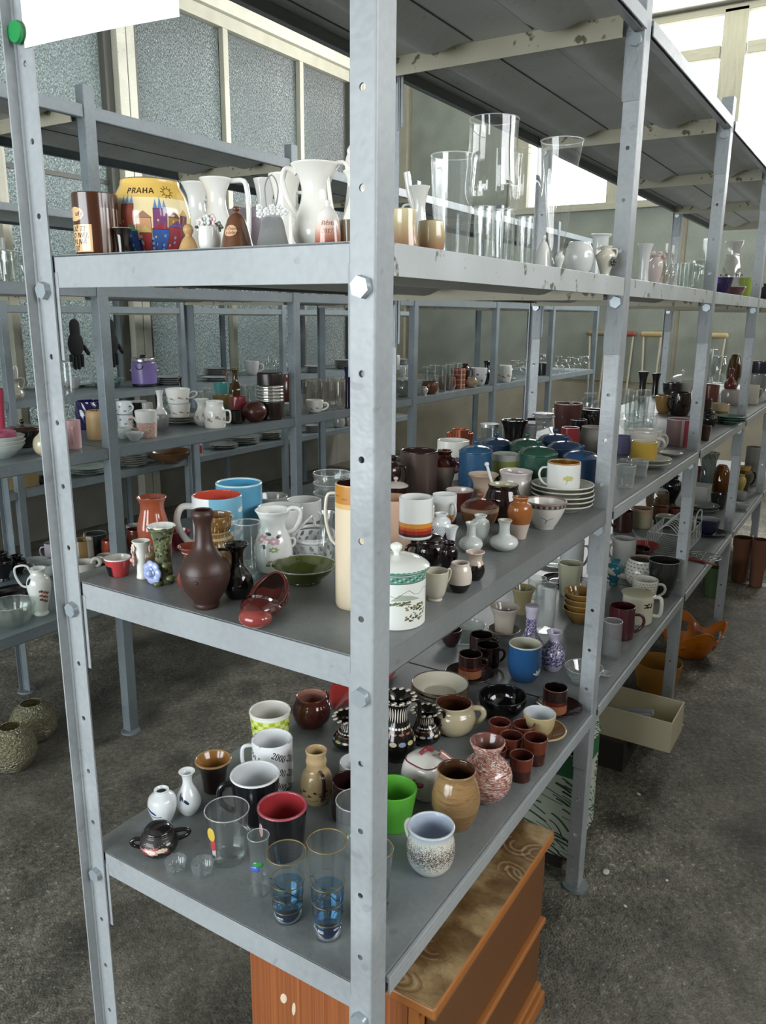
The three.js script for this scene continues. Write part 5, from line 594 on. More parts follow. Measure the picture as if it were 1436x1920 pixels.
V('shot_glass', 'slim shot glass with a heavy waisted foot and green and blue print', 'glass', [0.0758, 0.5004, -0.2658, 0.0182, 0.1044], 'shot', 0xe6ecec, { glass: 1, base: 0.3, t: 0.92, plus: (g, R, H) => { for (const [a, y, c] of [[240, 0.5, 0x2a58c8], [262, 0.5, 0x2a58c8], [285, 0.58, 0x2f9a44], [262, 0.585, 0x2f9a44]]) { const s = new THREE.SphereGeometry(0.0056, 12, 8); s.scale(1, 0.9, 0.3); const d = dir(a); s.applyMatrix4(new THREE.Matrix4().makeBasis(new THREE.Vector3(d.z, 0, -d.x), new THREE.Vector3(0, 1, 0), d)); s.translate(d.x * R * 0.86, H * y, d.z * R * 0.86); mesh('printed_dot', s, glaze(c), g); } } });
const blueTumbler = (P, label) => { const g = V('glass_tumbler', label, 'glass', P, 'taper', 0xeaf2f4, { glass: 1, t: 0.97, rim: 0x8a7440, base: 0.06, group: 'tall blue tumblers with gold rings' }), R = P[3], H = P[4];
  const foot = mesh('blue_base', surf([[0.0004, 0.0004, 0], [R * 0.69, 0.0004, 0], [R * 0.715, H * 0.03, 0], [R * 0.735, H * 0.14, 0.1], [0.0004, H * 0.125, 0.1]], 40), new THREE.MeshPhysicalMaterial({ color: 0x2a6ab8, roughness: 0.03, transmission: 0.92, thickness: 0.02, ior: 1.5, attenuationColor: new THREE.Color(0x1c5fc0), attenuationDistance: 0.02 }), g); foot.position.y = 0.0006;
  const tint = new THREE.MeshPhysicalMaterial({ color: 0x9ccbe6, roughness: 0.03, transmission: 1, thickness: 0, side: THREE.DoubleSide });
  mesh('tinted_wall', surf([[R * 0.745, H * 0.14, 0], [R * 0.85, H * 0.5, 0.5]], 40), tint, g);
  for (const y of [0.18, 0.38, 0.58]) mesh('gold_ring', new THREE.TorusGeometry(R * (0.7 + 0.3 * y) * 1.005, 0.0007, 6, 40).rotateX(Math.PI / 2).translate(0, H * y, 0), std(0x8a7440, 0.3, { metalness: 0.7 }), g);
  for (const [a0, y0] of [[200, 0.66], [250, 0.5], [290, 0.3], [215, 0.42]]) mesh('painted_swirl', tube(Array.from({ length: 6 }, (_, i) => dir(a0 + i * 14).multiplyScalar(R * (0.7 + 0.3 * y0) * 1.01).setY(H * (y0 + 0.05 * Math.sin(i)))), 0.0008, 16, 6), glaze(0x14303c), g); return g; };
blueTumbler([0.0567, 0.5004, -0.1926, 0.0307, 0.1146], 'tall clear tumbler with blue base and gold rings, left of the front row');
blueTumbler([0.0614, 0.5004, -0.1182, 0.0297, 0.1611], 'tall clear tumbler with blue base and gold rings, nearest the front post on its left');
blueTumbler([0.1215, 0.5004, -0.0740, 0.0296, 0.1294], 'tall clear tumbler with blue base hidden behind the front post');
V('glass_mug', 'heavy clear crystal mug between brown mug and front post', 'mug', [0.2465, 0.5004, -0.1905, 0.0355, 0.1000], 'mug', 0xdce2e2, { glass: 1, t: 0.85, handle: { a: 255, y0: 0.15, y1: 0.6, out: 0.35, t: 0.16 } });
V('mug', 'square-shouldered maroon brown mug behind the crystal mug', 'mug', [0.3223, 0.5004, -0.2571, 0.0340, 0.0750], 'mug', 0x2c1114, { rough: 0.1 });
V('cup', 'low plain white cup just left of the front post on the lowest shelf', 'cup', [0.4099, 0.5004, -0.3004, 0.0341, 0.0550], 'mug', 0xd6dadc);
{ // red enamel leaf dish with a black stem
  const a = [0.6461, 0.5030, -0.5176], b = [0.9247, 0.5030, -0.5026], A = new THREE.Vector3(...a), B = new THREE.Vector3(...b), g = thing('leaf_dish', 'long red leaf-shaped dish with a pointed black tip, behind the front post', 'dish', [a[0], 0.5, a[2]]);
  const D = B.clone().sub(A).setY(0), L = D.length(), ax = D.clone().normalize(), sd = new THREE.Vector3(-ax.z, 0, ax.x), N = 16, S = 12;
  const part = (t0, t1) => { const pos = [], idx = []; for (let i = 0; i <= N; i++) { const t = t0 + (t1 - t0) * i / N, w = 0.075 * Math.pow(Math.sin(Math.min(1, t * 0.93 + 0.07) * Math.PI), 0.7) * (1 - t * 0.6); for (let j = 0; j <= S; j++) { const s = j / S * 2 - 1; const p = ax.clone().multiplyScalar(L * t).addScaledVector(sd, s * w); pos.push(p.x, 0.004 + 0.03 * s * s * (1 - t * 0.5) + 0.012 * t, p.z); } } for (let i = 0; i < N; i++) for (let j = 0; j < S; j++) { const k = i * (S + 1) + j; idx.push(k, k + 1, k + S + 1, k + 1, k + S + 2, k + S + 1); } const q = new THREE.BufferGeometry(); q.setAttribute('position', new THREE.Float32BufferAttribute(pos, 3)); q.setIndex(idx); q.computeVertexNormals(); q.setAttribute('uv', new THREE.Float32BufferAttribute(new Array(pos.length / 3 * 2).fill(0), 2)); return q; };
  mesh('dish', part(0, 0.84), glaze(0xb01c12, 0.14), g); mesh('tip', part(0.84, 1), glaze(0x141210, 0.2), g);
  const f = new THREE.CylinderGeometry(0.02, 0.024, 0.006, 20); f.translate(ax.x * L * 0.35, 0.003, ax.z * L * 0.35); mesh('foot', f, glaze(0x8e150f), g);
}
const folk = (P, label, o) => V('jug', label, 'jug', P, 'ewer', 0x17130f, { map: printFolk, hc: 0x17130f, rough: 0.14, plus: (g, R, H, pr) => { const l = []; const top = pr[pr.length - 1]; for (let i = 0; i < 14; i++) { const t = new THREE.TorusGeometry(R * 0.1, R * 0.045, 6, 12), d = dir(i * 25.7); t.rotateX(Math.PI / 2.6); t.translate(d.x * top[0], top[1] + R * 0.03, d.z * top[0]); l.push(t); } mesh('beaded_rim', merge(l), glaze(0xd8cdbb, 0.3), g); }, ...o });
folk([0.5265, 0.5004, -0.3957, 0.0383, 0.0739], 'black folk-pattern jug with white strokes, left of the front post', { handle: { a: 90 } });
folk([0.5458, 0.5004, -0.2870, 0.0406, 0.1425], 'tall black folk-pattern jug with coloured dots, right of the front post', { handle: { a: 20, y0: 0.4, y1: 0.9, out: 0.42, t: 0.12 } });
folk([0.6352, 0.5004, -0.2676, 0.0341, 0.0766], 'smaller black folk-pattern jug beside the white trimmed canister', { handle: { a: 20, y0: 0.4, y1: 0.9, out: 0.5, t: 0.12 } });
// ---------- lowest shelf of the front rack, along the aisle, first bay ----------
V('cup', 'bright lime green plastic cup right of the front post', 'cup', [0.3445, 0.5004, -0.1736, 0.0433, 0.0766], 'taper', 0x4fae0e, { rough: 0.4 });
{ // squarish canister with red trim
  const P = [0.4686, 0.5004, -0.1744, 0.0442, 0.0725], [x, y, z, R, H] = P, g = thing('canister', 'squarish white lidded canister with red trim, chilli knob and handles', 'canister', [x, y, z]);
  const sq = (u) => { const a = (u - 0.5) * 6.283 + 0.785; return 0.96 / Math.pow(Math.pow(Math.abs(Math.cos(a)), 3.4) + Math.pow(Math.abs(Math.sin(a)), 3.4), 1 / 3.4) * 1.0; };
  const pr = smooth([[R * 0.74, 0], [R * 0.8, H * 0.04], [R * 0.98, H * 0.4], [R, H * 0.65], [R * 0.9, H * 0.92], [R * 0.82, H]], 18), w = glaze(0xe4e2da), red = glaze(0x8e1c30);
  mesh('body', surf(outerRows(pr, H).concat([[0.0004, H, 1]]), 48, sq), w, g);
  const lid = mesh('lid', surf([[R * 0.8, 0, 0], [R * 0.78, H * 0.05, 0.3], [R * 0.5, H * 0.13, 0.6], [0.0004, H * 0.17, 1]], 48, sq), w, g); lid.position.y = H * 1.01;
  mesh('trim', tube(Array.from({ length: 48 }, (_, i) => { const u = i / 48, a = (u - 0.5) * 6.283; return new THREE.Vector3().addScaledVector(RV, Math.sin(a)).addScaledVector(FV, -Math.cos(a)).multiplyScalar(R * 0.83 * sq(u)).setY(H * 1.015); }), R * 0.03, 96, 6, true), red, g);
  mesh('knob', tube([dir(200).multiplyScalar(R * 0.3).setY(H * 0.18), dir(200).multiplyScalar(R * 0.1).setY(H * 0.27), dir(60).multiplyScalar(R * 0.22).setY(H * 0.25), dir(40).multiplyScalar(R * 0.4).setY(H * 0.17)], R * 0.1, 16, 8), red, lid);
  mesh('painted_leaf', tube([dir(330).multiplyScalar(R * 0.3).setY(H * 0.15), dir(350).multiplyScalar(R * 0.6).setY(H * 0.1)], R * 0.025, 6, 6), glaze(0x6f7c3a), lid);
  for (const a of [245, 60]) mesh('handle', tube([dir(a - 12).multiplyScalar(R * 0.98).setY(H * 0.62), dir(a - 10).multiplyScalar(R * 1.24).setY(H * 0.68), dir(a + 10).multiplyScalar(R * 1.24).setY(H * 0.64), dir(a + 14).multiplyScalar(R * 0.98).setY(H * 0.58)], R * 0.1, 16, 8), red, g);
}
V('pot', 'tan glazed round-shouldered pot with a dark inside, on the front edge', 'pot', [0.4109, 0.5004, -0.0794, 0.0453, 0.1110], { c: 1, p: [[66, 0], [68, 2], [84, 14], [100, 42], [97, 62], [82, 82], [74, 90], [78, 97], [80, 100]] }, 0x9c7440, { inner: 0x4a2c16, rough: 0.12, map: tex(256, 512, (g, w, h) => { fill(g, w, h, '#a07846'); band(g, w, 330, h, '#8e6434'); for (let i = 0; i < 500; i++) { g.fillStyle = i % 2 ? 'rgba(190,150,96,0.25)' : 'rgba(110,74,36,0.25)'; g.fillRect(rnd() * w, rnd() * h, 4 + rnd() * 20, 3 + rnd() * 9); } }) });
V('vase', 'round pink-brown mottled vase with a flared mouth and side spout', 'vase', [0.5160, 0.5004, -0.0663, 0.0508, 0.1218], { c: 1, p: [[50, 0], [56, 2], [88, 18], [100, 38], [92, 56], [62, 70], [48, 76], [52, 84], [64, 95], [68, 100]] }, 0xb98a80, { map: printMottle, rough: 0.1, hc: 0xb07c70, inner: 0x7c4a40, spout: { a: 178, y0: 0.55, y1: 0.78, out: 1.0, t: 0.14 } });
V('mug', 'bellied mug, cream with a black speckled band and bluish lining, frontmost right of the post', 'mug', [0.2788, 0.5004, -0.0592, 0.0418, 0.0793], 'potmug', 0xdcd8c8, { map: printSpeckle, inner: 0xb4c0d4, rim: 0xd0d8e0, hc: 0xd2cfc4, handle: { a: 130 } });
V('jug', 'cream glazed jug with a brown inside and side handle, dark patch on its belly', 'jug', [0.7130, 0.5004, -0.2382, 0.0508, 0.0692], 'roundmug', 0xbcae88, { inner: 0x5c2e18, handle: { a: 355, y0: 0.3, y1: 0.86, out: 0.45, t: 0.13 }, plus: (g, R, H) => { const b = box(-0.011, 0.011, H * 0.3, H * 0.72, -0.001, 0.002, 0.001), d = dir(218); b.rotateY(Math.atan2(d.x, d.z)); b.translate(d.x * R * 0.985, 0, d.z * R * 0.985); mesh('dark_patch', b, glaze(0x2a1a14, 0.4), g); } });
stack('bowl', ['cream bowl with a dark rim, lowest of the stack of four', 'cream bowl with a dark rim, second of the stack of four', 'cream bowl with a dark rim, third of the stack of four', 'cream bowl with a dark rim, topmost of the stack of four'], 'bowl', (() => { const P = [0.7976, 0.5004, -0.3180, 0.0696, 0.0212]; return [P[0], P[1], P[2], P[3], 0.03]; })(), 4, 'plate', 0xc9c0aa, 0.0105, { rim: 0x4a3a30, group: 'stack of cream bowls with dark rims' });
for (const [i, P] of [[0.7217, 0.5004, -0.1288, 0.0248, 0.0499], [0.6897, 0.5004, -0.0869, 0.0252, 0.0455], [0.6159, 0.5004, -0.0340, 0.0245, 0.0524], [0.6902, 0.5004, -0.0333, 0.0260, 0.0568], [0.7473, 0.5004, -0.0824, 0.0259, 0.0468], [0.6455, 0.5004, -0.1021, 0.0226, 0.0331]].entries()) V('cup', ['small red-brown clay beaker, rearmost left of the group of six', 'small red-brown clay beaker in the middle of the group of six', 'small red-brown clay beaker, frontmost of the group of six', 'small red-brown clay beaker, rightmost of the group of six', 'small red-brown clay beaker nearest the cream cup and saucer', 'small red-brown clay beaker half hidden by the mottled vase'][i], 'cup', P, 'tumbler', 0x5a2416, { map: printBand('#7c3018', '#4a1e14', 0.5), inner: 0x4c1c14, rim: 0x7a4030, rough: 0.2, group: 'red-brown clay beakers' });
{ const P = [0.8033, 0.5004, -0.0627, 0.0567, 0.0030]; V('saucer', 'tan saucer on the front edge under the cream cup', 'saucer', [P[0], P[1], P[2], P[3], 0.016], 'saucer', 0xa57a48, { rim: 0xc8ac80 }); V('cup', 'cream cup with a bluish white lining on the tan saucer', 'cup', [P[0] - 0.004, P[1] + 0.0055, P[2] - 0.004, P[3] * 0.65, 0.05], 'cup', 0xcbb67e, { inner: 0xcfd4d8 }); }
V('bowl', 'wide glossy black bowl in the middle of the lowest shelf', 'bowl', [0.8428, 0.5004, -0.1756, 0.0568, 0.0512], 'bowlround', 0x121011, { rough: 0.07 });
{ const P = [0.9331, 0.5004, -0.0685, 0.0576, 0.0048]; V('saucer', 'dark brown saucer by the second post', 'saucer', [P[0], P[1], P[2], P[3], 0.014], 'saucer', 0x36211d); V('cup', 'dark espresso cup with a bare clay foot on the saucer by the second post', 'cup', [P[0] - 0.012, P[1] + 0.0055, P[2] - 0.006, P[3] * 0.5, 0.06], 'mug', 0x2a1512, { map: printEarth, inner: 0x120c0b }); }
{ const P = [0.9841, 0.5004, -0.3291, 0.0656, 0.0055]; V('saucer', 'dark brown saucer behind the cream bowls', 'saucer', [P[0], P[1], P[2], P[3], 0.014], 'saucer', 0x3a2a26); V('cup', 'dark espresso cup with a bare clay foot on the saucer behind the cream bowls', 'cup', [P[0] + 0.001, P[1] + 0.0055, P[2], P[3] * 0.47, 0.06], 'mug', 0x2a1512, { map: printEarth, inner: 0x120c0b, handle: { a: 350, y0: 0.35, y1: 0.8, out: 0.5, t: 0.12 } }); }
V('cup', 'dark brown espresso cup, nearer of the two without saucers', 'cup', [1.0796, 0.5004, -0.3230, 0.0317, 0.0580], 'mug', 0x2a1512, { inner: 0x120c0b, handle: { a: 350, out: 0.5, t: 0.12 } });
V('cup', 'dark brown espresso cup, farther of the two without saucers', 'cup', [1.1342, 0.5004, -0.3677, 0.0327, 0.0580], 'mug', 0x2a1512, { inner: 0x120c0b, handle: { a: 350, out: 0.5, t: 0.12 } });
V('mug', 'blue handleless beaker with a white lotus and cream lining', 'mug', [1.0547, 0.5004, -0.2076, 0.0436, 0.0972], { c: 1, p: [[66, 0], [72, 3], [92, 22], [100, 50], [98, 80], [97, 100]] }, 0x1f5894, { map: printLotus, inner: 0xc9c8b0, rim: 0xd0cfba });
V('vase', 'lilac vase with a violet leaf pattern and flared lip', 'vase', [1.1519, 0.5004, -0.1652, 0.0342, 0.1073], { c: 1, p: [[60, 0], [66, 3], [94, 22], [100, 38], [84, 56], [44, 74], [36, 82], [52, 94], [64, 100]] }, 0xb7afc4, { map: printLilac });
V('bottle', 'purple marbled bottle with a tall neck and flat stopper', 'bottle', [1.1919, 0.5004, -0.2465, 0.0397, 0.1500], { c: 1, p: [[60, 0], [70, 2], [98, 14], [94, 28], [56, 42], [40, 52], [40, 88], [46, 94], [46, 100]] }, 0x5a4a7c, { map: printLilac, lid: { color: 0x9a92a2, h: 0.12, knob: 0 } });
{ const P = [1.2910, 0.5004, -0.3675, 0.0489, 0.0102]; V('saucer', 'grey-brown bowl-shaped saucer under the pale flared beaker', 'saucer', [P[0], P[1], P[2], P[3], 0.022], 'plate', 0x7e746a); V('cup', 'pale beige flared beaker standing in a grey-brown saucer', 'cup', [P[0], P[1] + 0.006, P[2], P[3] * 0.9, 0.085], 'flare', 0xb5a898, { inner: 0xa4988a }); }
V('cup', 'olive beige flared beaker behind the pale one', 'cup', [1.4955, 0.5004, -0.3945, 0.0389, 0.0850], 'flare', 0x9a8e62, { inner: 0x8a7c50 });
V('glass_tumbler', 'clear glass tumbler right of the olive beaker', 'glass', [1.3989, 0.5004, -0.2841, 0.0319, 0.1413], 'straight', 0xdce2e0, { glass: 1, t: 0.8 });
V('glass_tumbler', 'short clear drinking glass with a smooth rim behind the olive beaker', 'glass', [1.6582, 0.5004, -0.4112, 0.0304, 0.0700], 'straight', 0xdce2e0, { glass: 1, t: 0.85 });
V('glass_tumbler', 'greenish fluted glass beaker left of the second post', 'glass', [1.7520, 0.5004, -0.3304, 0.0416, 0.1099], 'taper', 0xa9a98c, { mod: (u) => 1 + 0.03 * Math.cos(u * 6.283 * 9), rough: 0.14 });
stack('bowl', ['ochre glazed bowl, lowest of four by the second post', 'ochre glazed bowl, second of four by the second post', 'ochre glazed bowl, third of four by the second post', 'ochre glazed bowl, topmost of four by the second post'], 'bowl', (() => { const P = [1.5245, 0.5004, -0.2156, 0.0529, 0.0276]; return [P[0], P[1], P[2], P[3], 0.045]; })(), 4, 'bowl', 0x8a6420, 0.018, { rim: 0xb08a3a, rough: 0.08, group: 'ochre bowls in a stack' });
V('plate', 'flat black plate behind the clear tumbler', 'plate', [1.8621, 0.5004, -0.4000, 0.0666, 0.0090], 'plate', 0x161616, { rough: 0.1 });
V('plate', 'white porcelain plate with a grey rim near the back of the lowest shelf', 'plate', [2.0273, 0.5004, -0.4810, 0.0587, 0.0078], 'plate', 0xd0d2d2, { rough: 0.08 });
V('pot', 'tall pale grey enamel pot at the back by the second post', 'pot', [1.9695, 0.5004, -0.3995, 0.0429, 0.1300], 'jar', 0xb4b8b6, { handle: { a: 10 } });
V('bowl', 'clear pressed-glass bowl with fluted side under the middle shelf edge', 'bowl', [1.2551, 0.5004, -0.4725, 0.0557, 0.0294], 'bowlround', 0xc8d4cf, { glass: 1, t: 0.8, mod: (u) => 1 + 0.03 * Math.cos(u * 6.283 * 14), seg: 56 });
V('plate', 'flat clear glass plate under the pressed-glass bowl', 'plate', [1.2065, 0.5004, -0.4588, 0.0704, 0.0005], 'plate', 0xc4d0cc, { glass: 1, t: 0.75 });
V('plate', 'clear glass plate with concentric rings by the second post', 'plate', [1.1138, 0.5004, -0.0686, 0.0481, 0.0454], 'plate', 0xd4dcda, { glass: 1, t: 0.8, plus: (g, R, H) => { for (const f of [0.65, 0.76, 0.86]) mesh('ring', new THREE.TorusGeometry(R * f, R * 0.02, 6, 40).rotateX(Math.PI / 2).translate(0, H * (f - 0.5) * 1.7, 0), glassMat(0xdfe6e4, 0.02, 0.6), g); } });
V('pot', 'dark maroon pot under the edge of the middle shelf', 'pot', [1.1399, 0.5004, -0.4652, 0.0305, 0.0500], 'bowlround', 0x2a1114);
V('ashtray', 'small cut crystal ashtray beside the ochre bowls', 'ashtray', [1.8172, 0.5004, -0.2918, 0.0313, 0.0225], 'tumbler', 0xdfe6ea, { glass: 1, t: 0.7, seg: 48, mod: (u) => 1 + 0.08 * Math.cos(u * 6.283 * 8) });
// ---------- lowest shelf, second bay ----------
V('teapot', 'round cream teapot patterned with little brown crosses', 'teapot', [1.9951, 0.5004, -0.1485, 0.0678, 0.0935], 'globe', 0xdcd9cc, { map: printStars, hc: 0xcac6b8, inner: 0x9a8a78, handle: { a: 350, kind: 'loop', y0: 0.55, y1: 0.88, out: 0.55, t: 0.11 }, spout: { a: 190, y0: 0.3, y1: 0.9, out: 1.7, t: 0.16 } });
V('cup', 'cup matching the cross-patterned teapot, half hidden beneath it', 'cup', [1.8216, 0.5004, -0.0970, 0.0425, 0.0771], 'cup', 0xcfccc0, { map: printStars, handle: { a: 350 } });
V('jug', 'teal blue jug spout left of the cross-patterned teapot', 'jug', [1.9384, 0.5004, -0.2313, 0.0282, 0.0900], 'urn', 0x1f7484, { handle: { a: 200 } });
V('mug', 'cream mug with a flat lid, dark sprig and square handle', 'mug', [1.6291, 0.5004, -0.0692, 0.0463, 0.0915], 'mug', 0xcfcbb0, { map: tex(512, 256, (g, w, h) => { fill(g, w, h, '#d2ceb4'); g.fillStyle = '#3a3a30'; for (let i = 0; i < 14; i++) { g.beginPath(); g.ellipse(270 + rnd() * 60, 60 + rnd() * 40, 10, 5, rnd() * 3, 0, 7); g.fill(); } }), hc: 0xdedcd2, lid: { color: 0xbdb89a, h: 0.12, over: 1.12, knob: 0 }, handle: { a: 345, kind: 'square', y0: 0.25, y1: 0.9, out: 0.55, t: 0.13 } });
V('mug', 'maroon mug with a round handle on the second bay', 'mug', [1.4757, 0.5004, -0.0754, 0.0377, 0.0964], 'mug', 0x4a1522, { inner: 0x3a1018, handle: { a: 350, y0: 0.18, y1: 0.74, out: 0.75, t: 0.12 } });
V('glass_tumbler', 'straight clear glass in front of the maroon mug', 'glass', [1.3152, 0.5004, -0.0564, 0.0251, 0.1071], 'straight', 0xd2d6d6, { glass: 1, t: 0.75 });
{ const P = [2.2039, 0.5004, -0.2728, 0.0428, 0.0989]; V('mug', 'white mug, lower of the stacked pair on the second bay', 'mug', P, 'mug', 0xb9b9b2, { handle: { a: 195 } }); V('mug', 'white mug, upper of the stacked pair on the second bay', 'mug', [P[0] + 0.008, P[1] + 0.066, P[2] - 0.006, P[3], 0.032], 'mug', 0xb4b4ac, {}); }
V('bowl', 'dark red-brown bowl behind the cross-patterned teapot', 'bowl', [2.2884, 0.5004, -0.2424, 0.0499, 0.0450], 'bowlround', 0x3a1410);
V('plate', 'bright red plastic plate behind the dark red bowl', 'plate', [2.4198, 0.5004, -0.2461, 0.0561, 0.0300], 'plate', 0xb8281c, { rough: 0.4 });
stack('plate', ['wide grey plate, lower of the pair behind the third post', 'wide grey plate, upper of the pair behind the third post'], 'plate', (() => { const P = [2.1338, 0.5004, -0.1115, 0.0742, 0.0356]; return [P[0], P[1], P[2], P[3], 0.022]; })(), 2, 'plate', 0x8c8e88, 0.014);
V('casserole', 'dark grey glass casserole under the grey plates', 'casserole', [1.9081, 0.5004, -0.0600, 0.0504, 0.1275], 'bowlround', 0x5c5e5a, { glass: 1, t: 0.4 });
V('mug', 'tall dark brown mug at the back of the second bay', 'mug', [2.6879, 0.5004, -0.4124, 0.0424, 0.0900], 'mug', 0x3a1a14, { handle: { a: 200 } });
V('mug', 'cream and greenish stoneware mug with a tan rim on the second bay', 'mug', [2.8060, 0.5004, -0.3639, 0.0481, 0.0850], 'mug', 0xa09a78, { map: printBand('#b08868', '#a39c7c', 0.2), inner: 0x8a7058 });
V('bowl', 'green bowl with a pale lining on the second bay', 'bowl', [2.8632, 0.5004, -0.2645, 0.0505, 0.0500], 'cup', 0x3c4c34, { inner: 0xa8aa98 });
for (const [i, P] of [[2.9358, 0.5004, -0.3143, 0.0393, 0.0733], [3.0059, 0.5004, -0.2718, 0.0398, 0.0600]].entries()) V('bowl', ['small brown clay bowl, left behind the green bowl', 'small brown clay bowl, right behind the green bowl'][i], 'bowl', P, 'cup', 0x6a3820, { seg: 24 });
V('glass_jar', 'glass storage jar with brown contents left of the third post', 'jar', [3.1822, 0.5004, -0.3848, 0.0550, 0.0900], 'barrel', 0xa58a68, { glass: 1, t: 0.5, plus: (g, R, H) => mesh('lid', new THREE.CylinderGeometry(R * 0.7, R * 0.7, H * 0.14, 24).translate(0, H * 1.06, 0), std(0x8a8a86, 0.3, { metalness: 0.6 }), g) });
V('jug', 'tall black glazed jug left of the third post', 'jug', [3.3255, 0.5004, -0.3517, 0.0482, 0.1500], 'urn', 0x17141a, { rough: 0.07, handle: { a: 200 } });
V('tea_bowl', 'little grey-white bowl near the olive mug on the second bay', 'bowl', [3.1118, 0.5004, -0.5560, 0.0343, 0.0653], 'cup', 0xbdb8ae, { seg: 24 });
V('dish', 'small cut crystal dish at the left end of the second bay', 'dish', [1.1835, 0.5004, -0.0303, 0.0168, 0.0099], 'bowl', 0xd8dede, { glass: 1, t: 0.6, seg: 36 });
{ // wire dish rack standing across the third post
  const a = [2.4188, 0.5004, -0.2390], g = thing('dish_rack', 'white wire dish drainer with hoops standing on the lowest shelf', 'dish rack', [a[0], 0.5004, -0.09]), w = glaze(0xb9bcb8, 0.3);
  const L = 0.27, W = 0.15, q = (x, y, z) => new THREE.Vector3(x, y, z);
  for (const z of [0, -W]) { mesh('rail', tube([q(0, 0.012, z), q(L, 0.012, z)], 0.002, 4, 6), w, g); mesh('rail', tube([q(0, 0.085, z), q(L, 0.085, z)], 0.002, 4, 6), w, g); }
  for (const x of [0, L]) mesh('rail', tube([q(x, 0.085, 0), q(x, 0.085, -W)], 0.002, 4, 6), w, g);
  for (let i = 0; i <= 9; i++) { const x = i * L / 9; mesh('hoop', tube([q(x, 0.085, 0), q(x, 0.012, 0), q(x, 0.003, -W * 0.3), q(x, 0.012, -W), q(x, 0.085, -W)], 0.0018, 14, 6), w, g); mesh('slot', tube([q(x, 0.085, -W * 0.2), q(x, 0.12, -W * 0.5), q(x, 0.085, -W * 0.8)], 0.0018, 12, 6), w, g); }
  for (const x of [0.06, L - 0.06]) mesh('handle', tube([q(x - 0.07, 0.085, 0), q(x - 0.05, 0.14, 0), q(x + 0.05, 0.14, 0), q(x + 0.07, 0.085, 0)], 0.0026, 16, 6), w, g);
}
// third and fourth bays of the lowest shelf
{ const P = [2.8377, 0.5004, -0.0787, 0.0769, 0.0144]; V('plate', 'dark plate under the navy bowl right of the third post', 'plate', [P[0], P[1], P[2], P[3], 0.013], 'plate', 0x2a2e30, { seg: 28 }); V('bowl', 'navy blue bowl with a pale lining right of the third post', 'bowl', [P[0] - 0.01, P[1] + 0.006, P[2] - 0.005, P[3] * 0.64, 0.065], 'cup', 0x1c2442, { inner: 0x9fa8aa, seg: 28 }); }
V('pot', 'black tapered pot left of the fourth post on the lowest shelf', 'pot', [3.3744, 0.5004, -0.1357, 0.0396, 0.0725], 'taper', 0x1c1a1a, { seg: 24 });
{ const P = [3.4808, 0.5004, -0.2392, 0.0465, 0.0733], g = thing('box', 'small white cardboard box on the third bay of the lowest shelf', 'box', P); mesh('body', box(-0.06, 0.06, 0, 0.085, -0.04, 0.04, 0.002), std(0xa9a9a4, 0.7), g); mesh('lid', box(-0.061, 0.061, 0.085, 0.09, -0.041, 0.041, 0.001), std(0xb4b4ae, 0.7), g); }
stack('plate', ['grey plate, lower of two left of the black tapered pot', 'grey plate, upper of two left of the black tapered pot'], 'plate', (() => { const P = [3.2726, 0.5004, -0.1839, 0.0729, 0.0240]; return [P[0], P[1], P[2], P[3], 0.018]; })(), 2, 'plate', 0x8a8d88, 0.016, { seg: 28 });
V('vase', 'amber glass bottle-shaped vase beside the fourth post', 'vase', [3.7027, 0.5004, -0.1841, 0.0481, 0.1644], 'shade', 0xb0741a, { glass: 1, t: 0.4, seg: 28 });
V('vase', 'twisted clear glass vase left of the amber one', 'vase', [3.6122, 0.5004, -0.2392, 0.0474, 0.2400], 'flare', 0xbfc3c0, { glass: 1, t: 0.7, seg: 40, mod: (u, v) => 1 + 0.09 * Math.cos(u * 6.283 * 5 + v * 16) });
V('cup', 'small dark red and brown cup left of the twisted glass vase', 'cup', [3.9947, 0.5004, -0.3487, 0.0336, 0.0900], 'mug', 0x4a2020, { seg: 20 });
V('wire_trivet', 'round wire trivet lying on the front edge between third and fourth posts', 'trivet', [2.4670, 0.5004, -0.0296, 0.0654, 0.0009], { p: [[10, 0], [12, 100]] }, 0xa9adab, { seg: 8, n: 2, plus: (g, R) => { for (const f of [0.4, 0.7, 1]) mesh('wire_ring', new THREE.TorusGeometry(R * f, 0.0018, 6, 36).rotateX(Math.PI / 2).translate(0, 0.0025, 0), std(0xa9adab, 0.25, { metalness: 0.7 }), g); for (let i = 0; i < 6; i++) mesh('spoke', tube([dir(i * 60).multiplyScalar(R * 0.12).setY(0.0025), dir(i * 60).multiplyScalar(R).setY(0.0025)], 0.0016, 4, 6), std(0xa9adab, 0.25, { metalness: 0.7 }), g); } });
{ const a = [2.3979, 0.5060, -0.0801], b = [2.3677, 0.5060, 0.0354], g = thing('knife', 'pink-red plastic handled knife on the shelf edge', 'knife', [a[0], 0.5, a[2]]); const d = new THREE.Vector3(b[0] - a[0], 0, b[2] - a[2]), q = (t) => d.clone().multiplyScalar(t).setY(0.006); mesh('handle', tube([q(0), q(0.3), q(0.62)], 0.006, 10, 8), glaze(0xa83a3c, 0.35), g); mesh('blade', tube([q(0.6), q(0.85), q(1)], 0.004, 8, 6), glaze(0xb85a58, 0.3), g); }
V('bowl', 'white bowl alone right of the fourth post', 'bowl', [3.4244, 0.5004, -0.0303, 0.0343, 0.0308], 'bowl', 0xa9aca8, { seg: 24 });
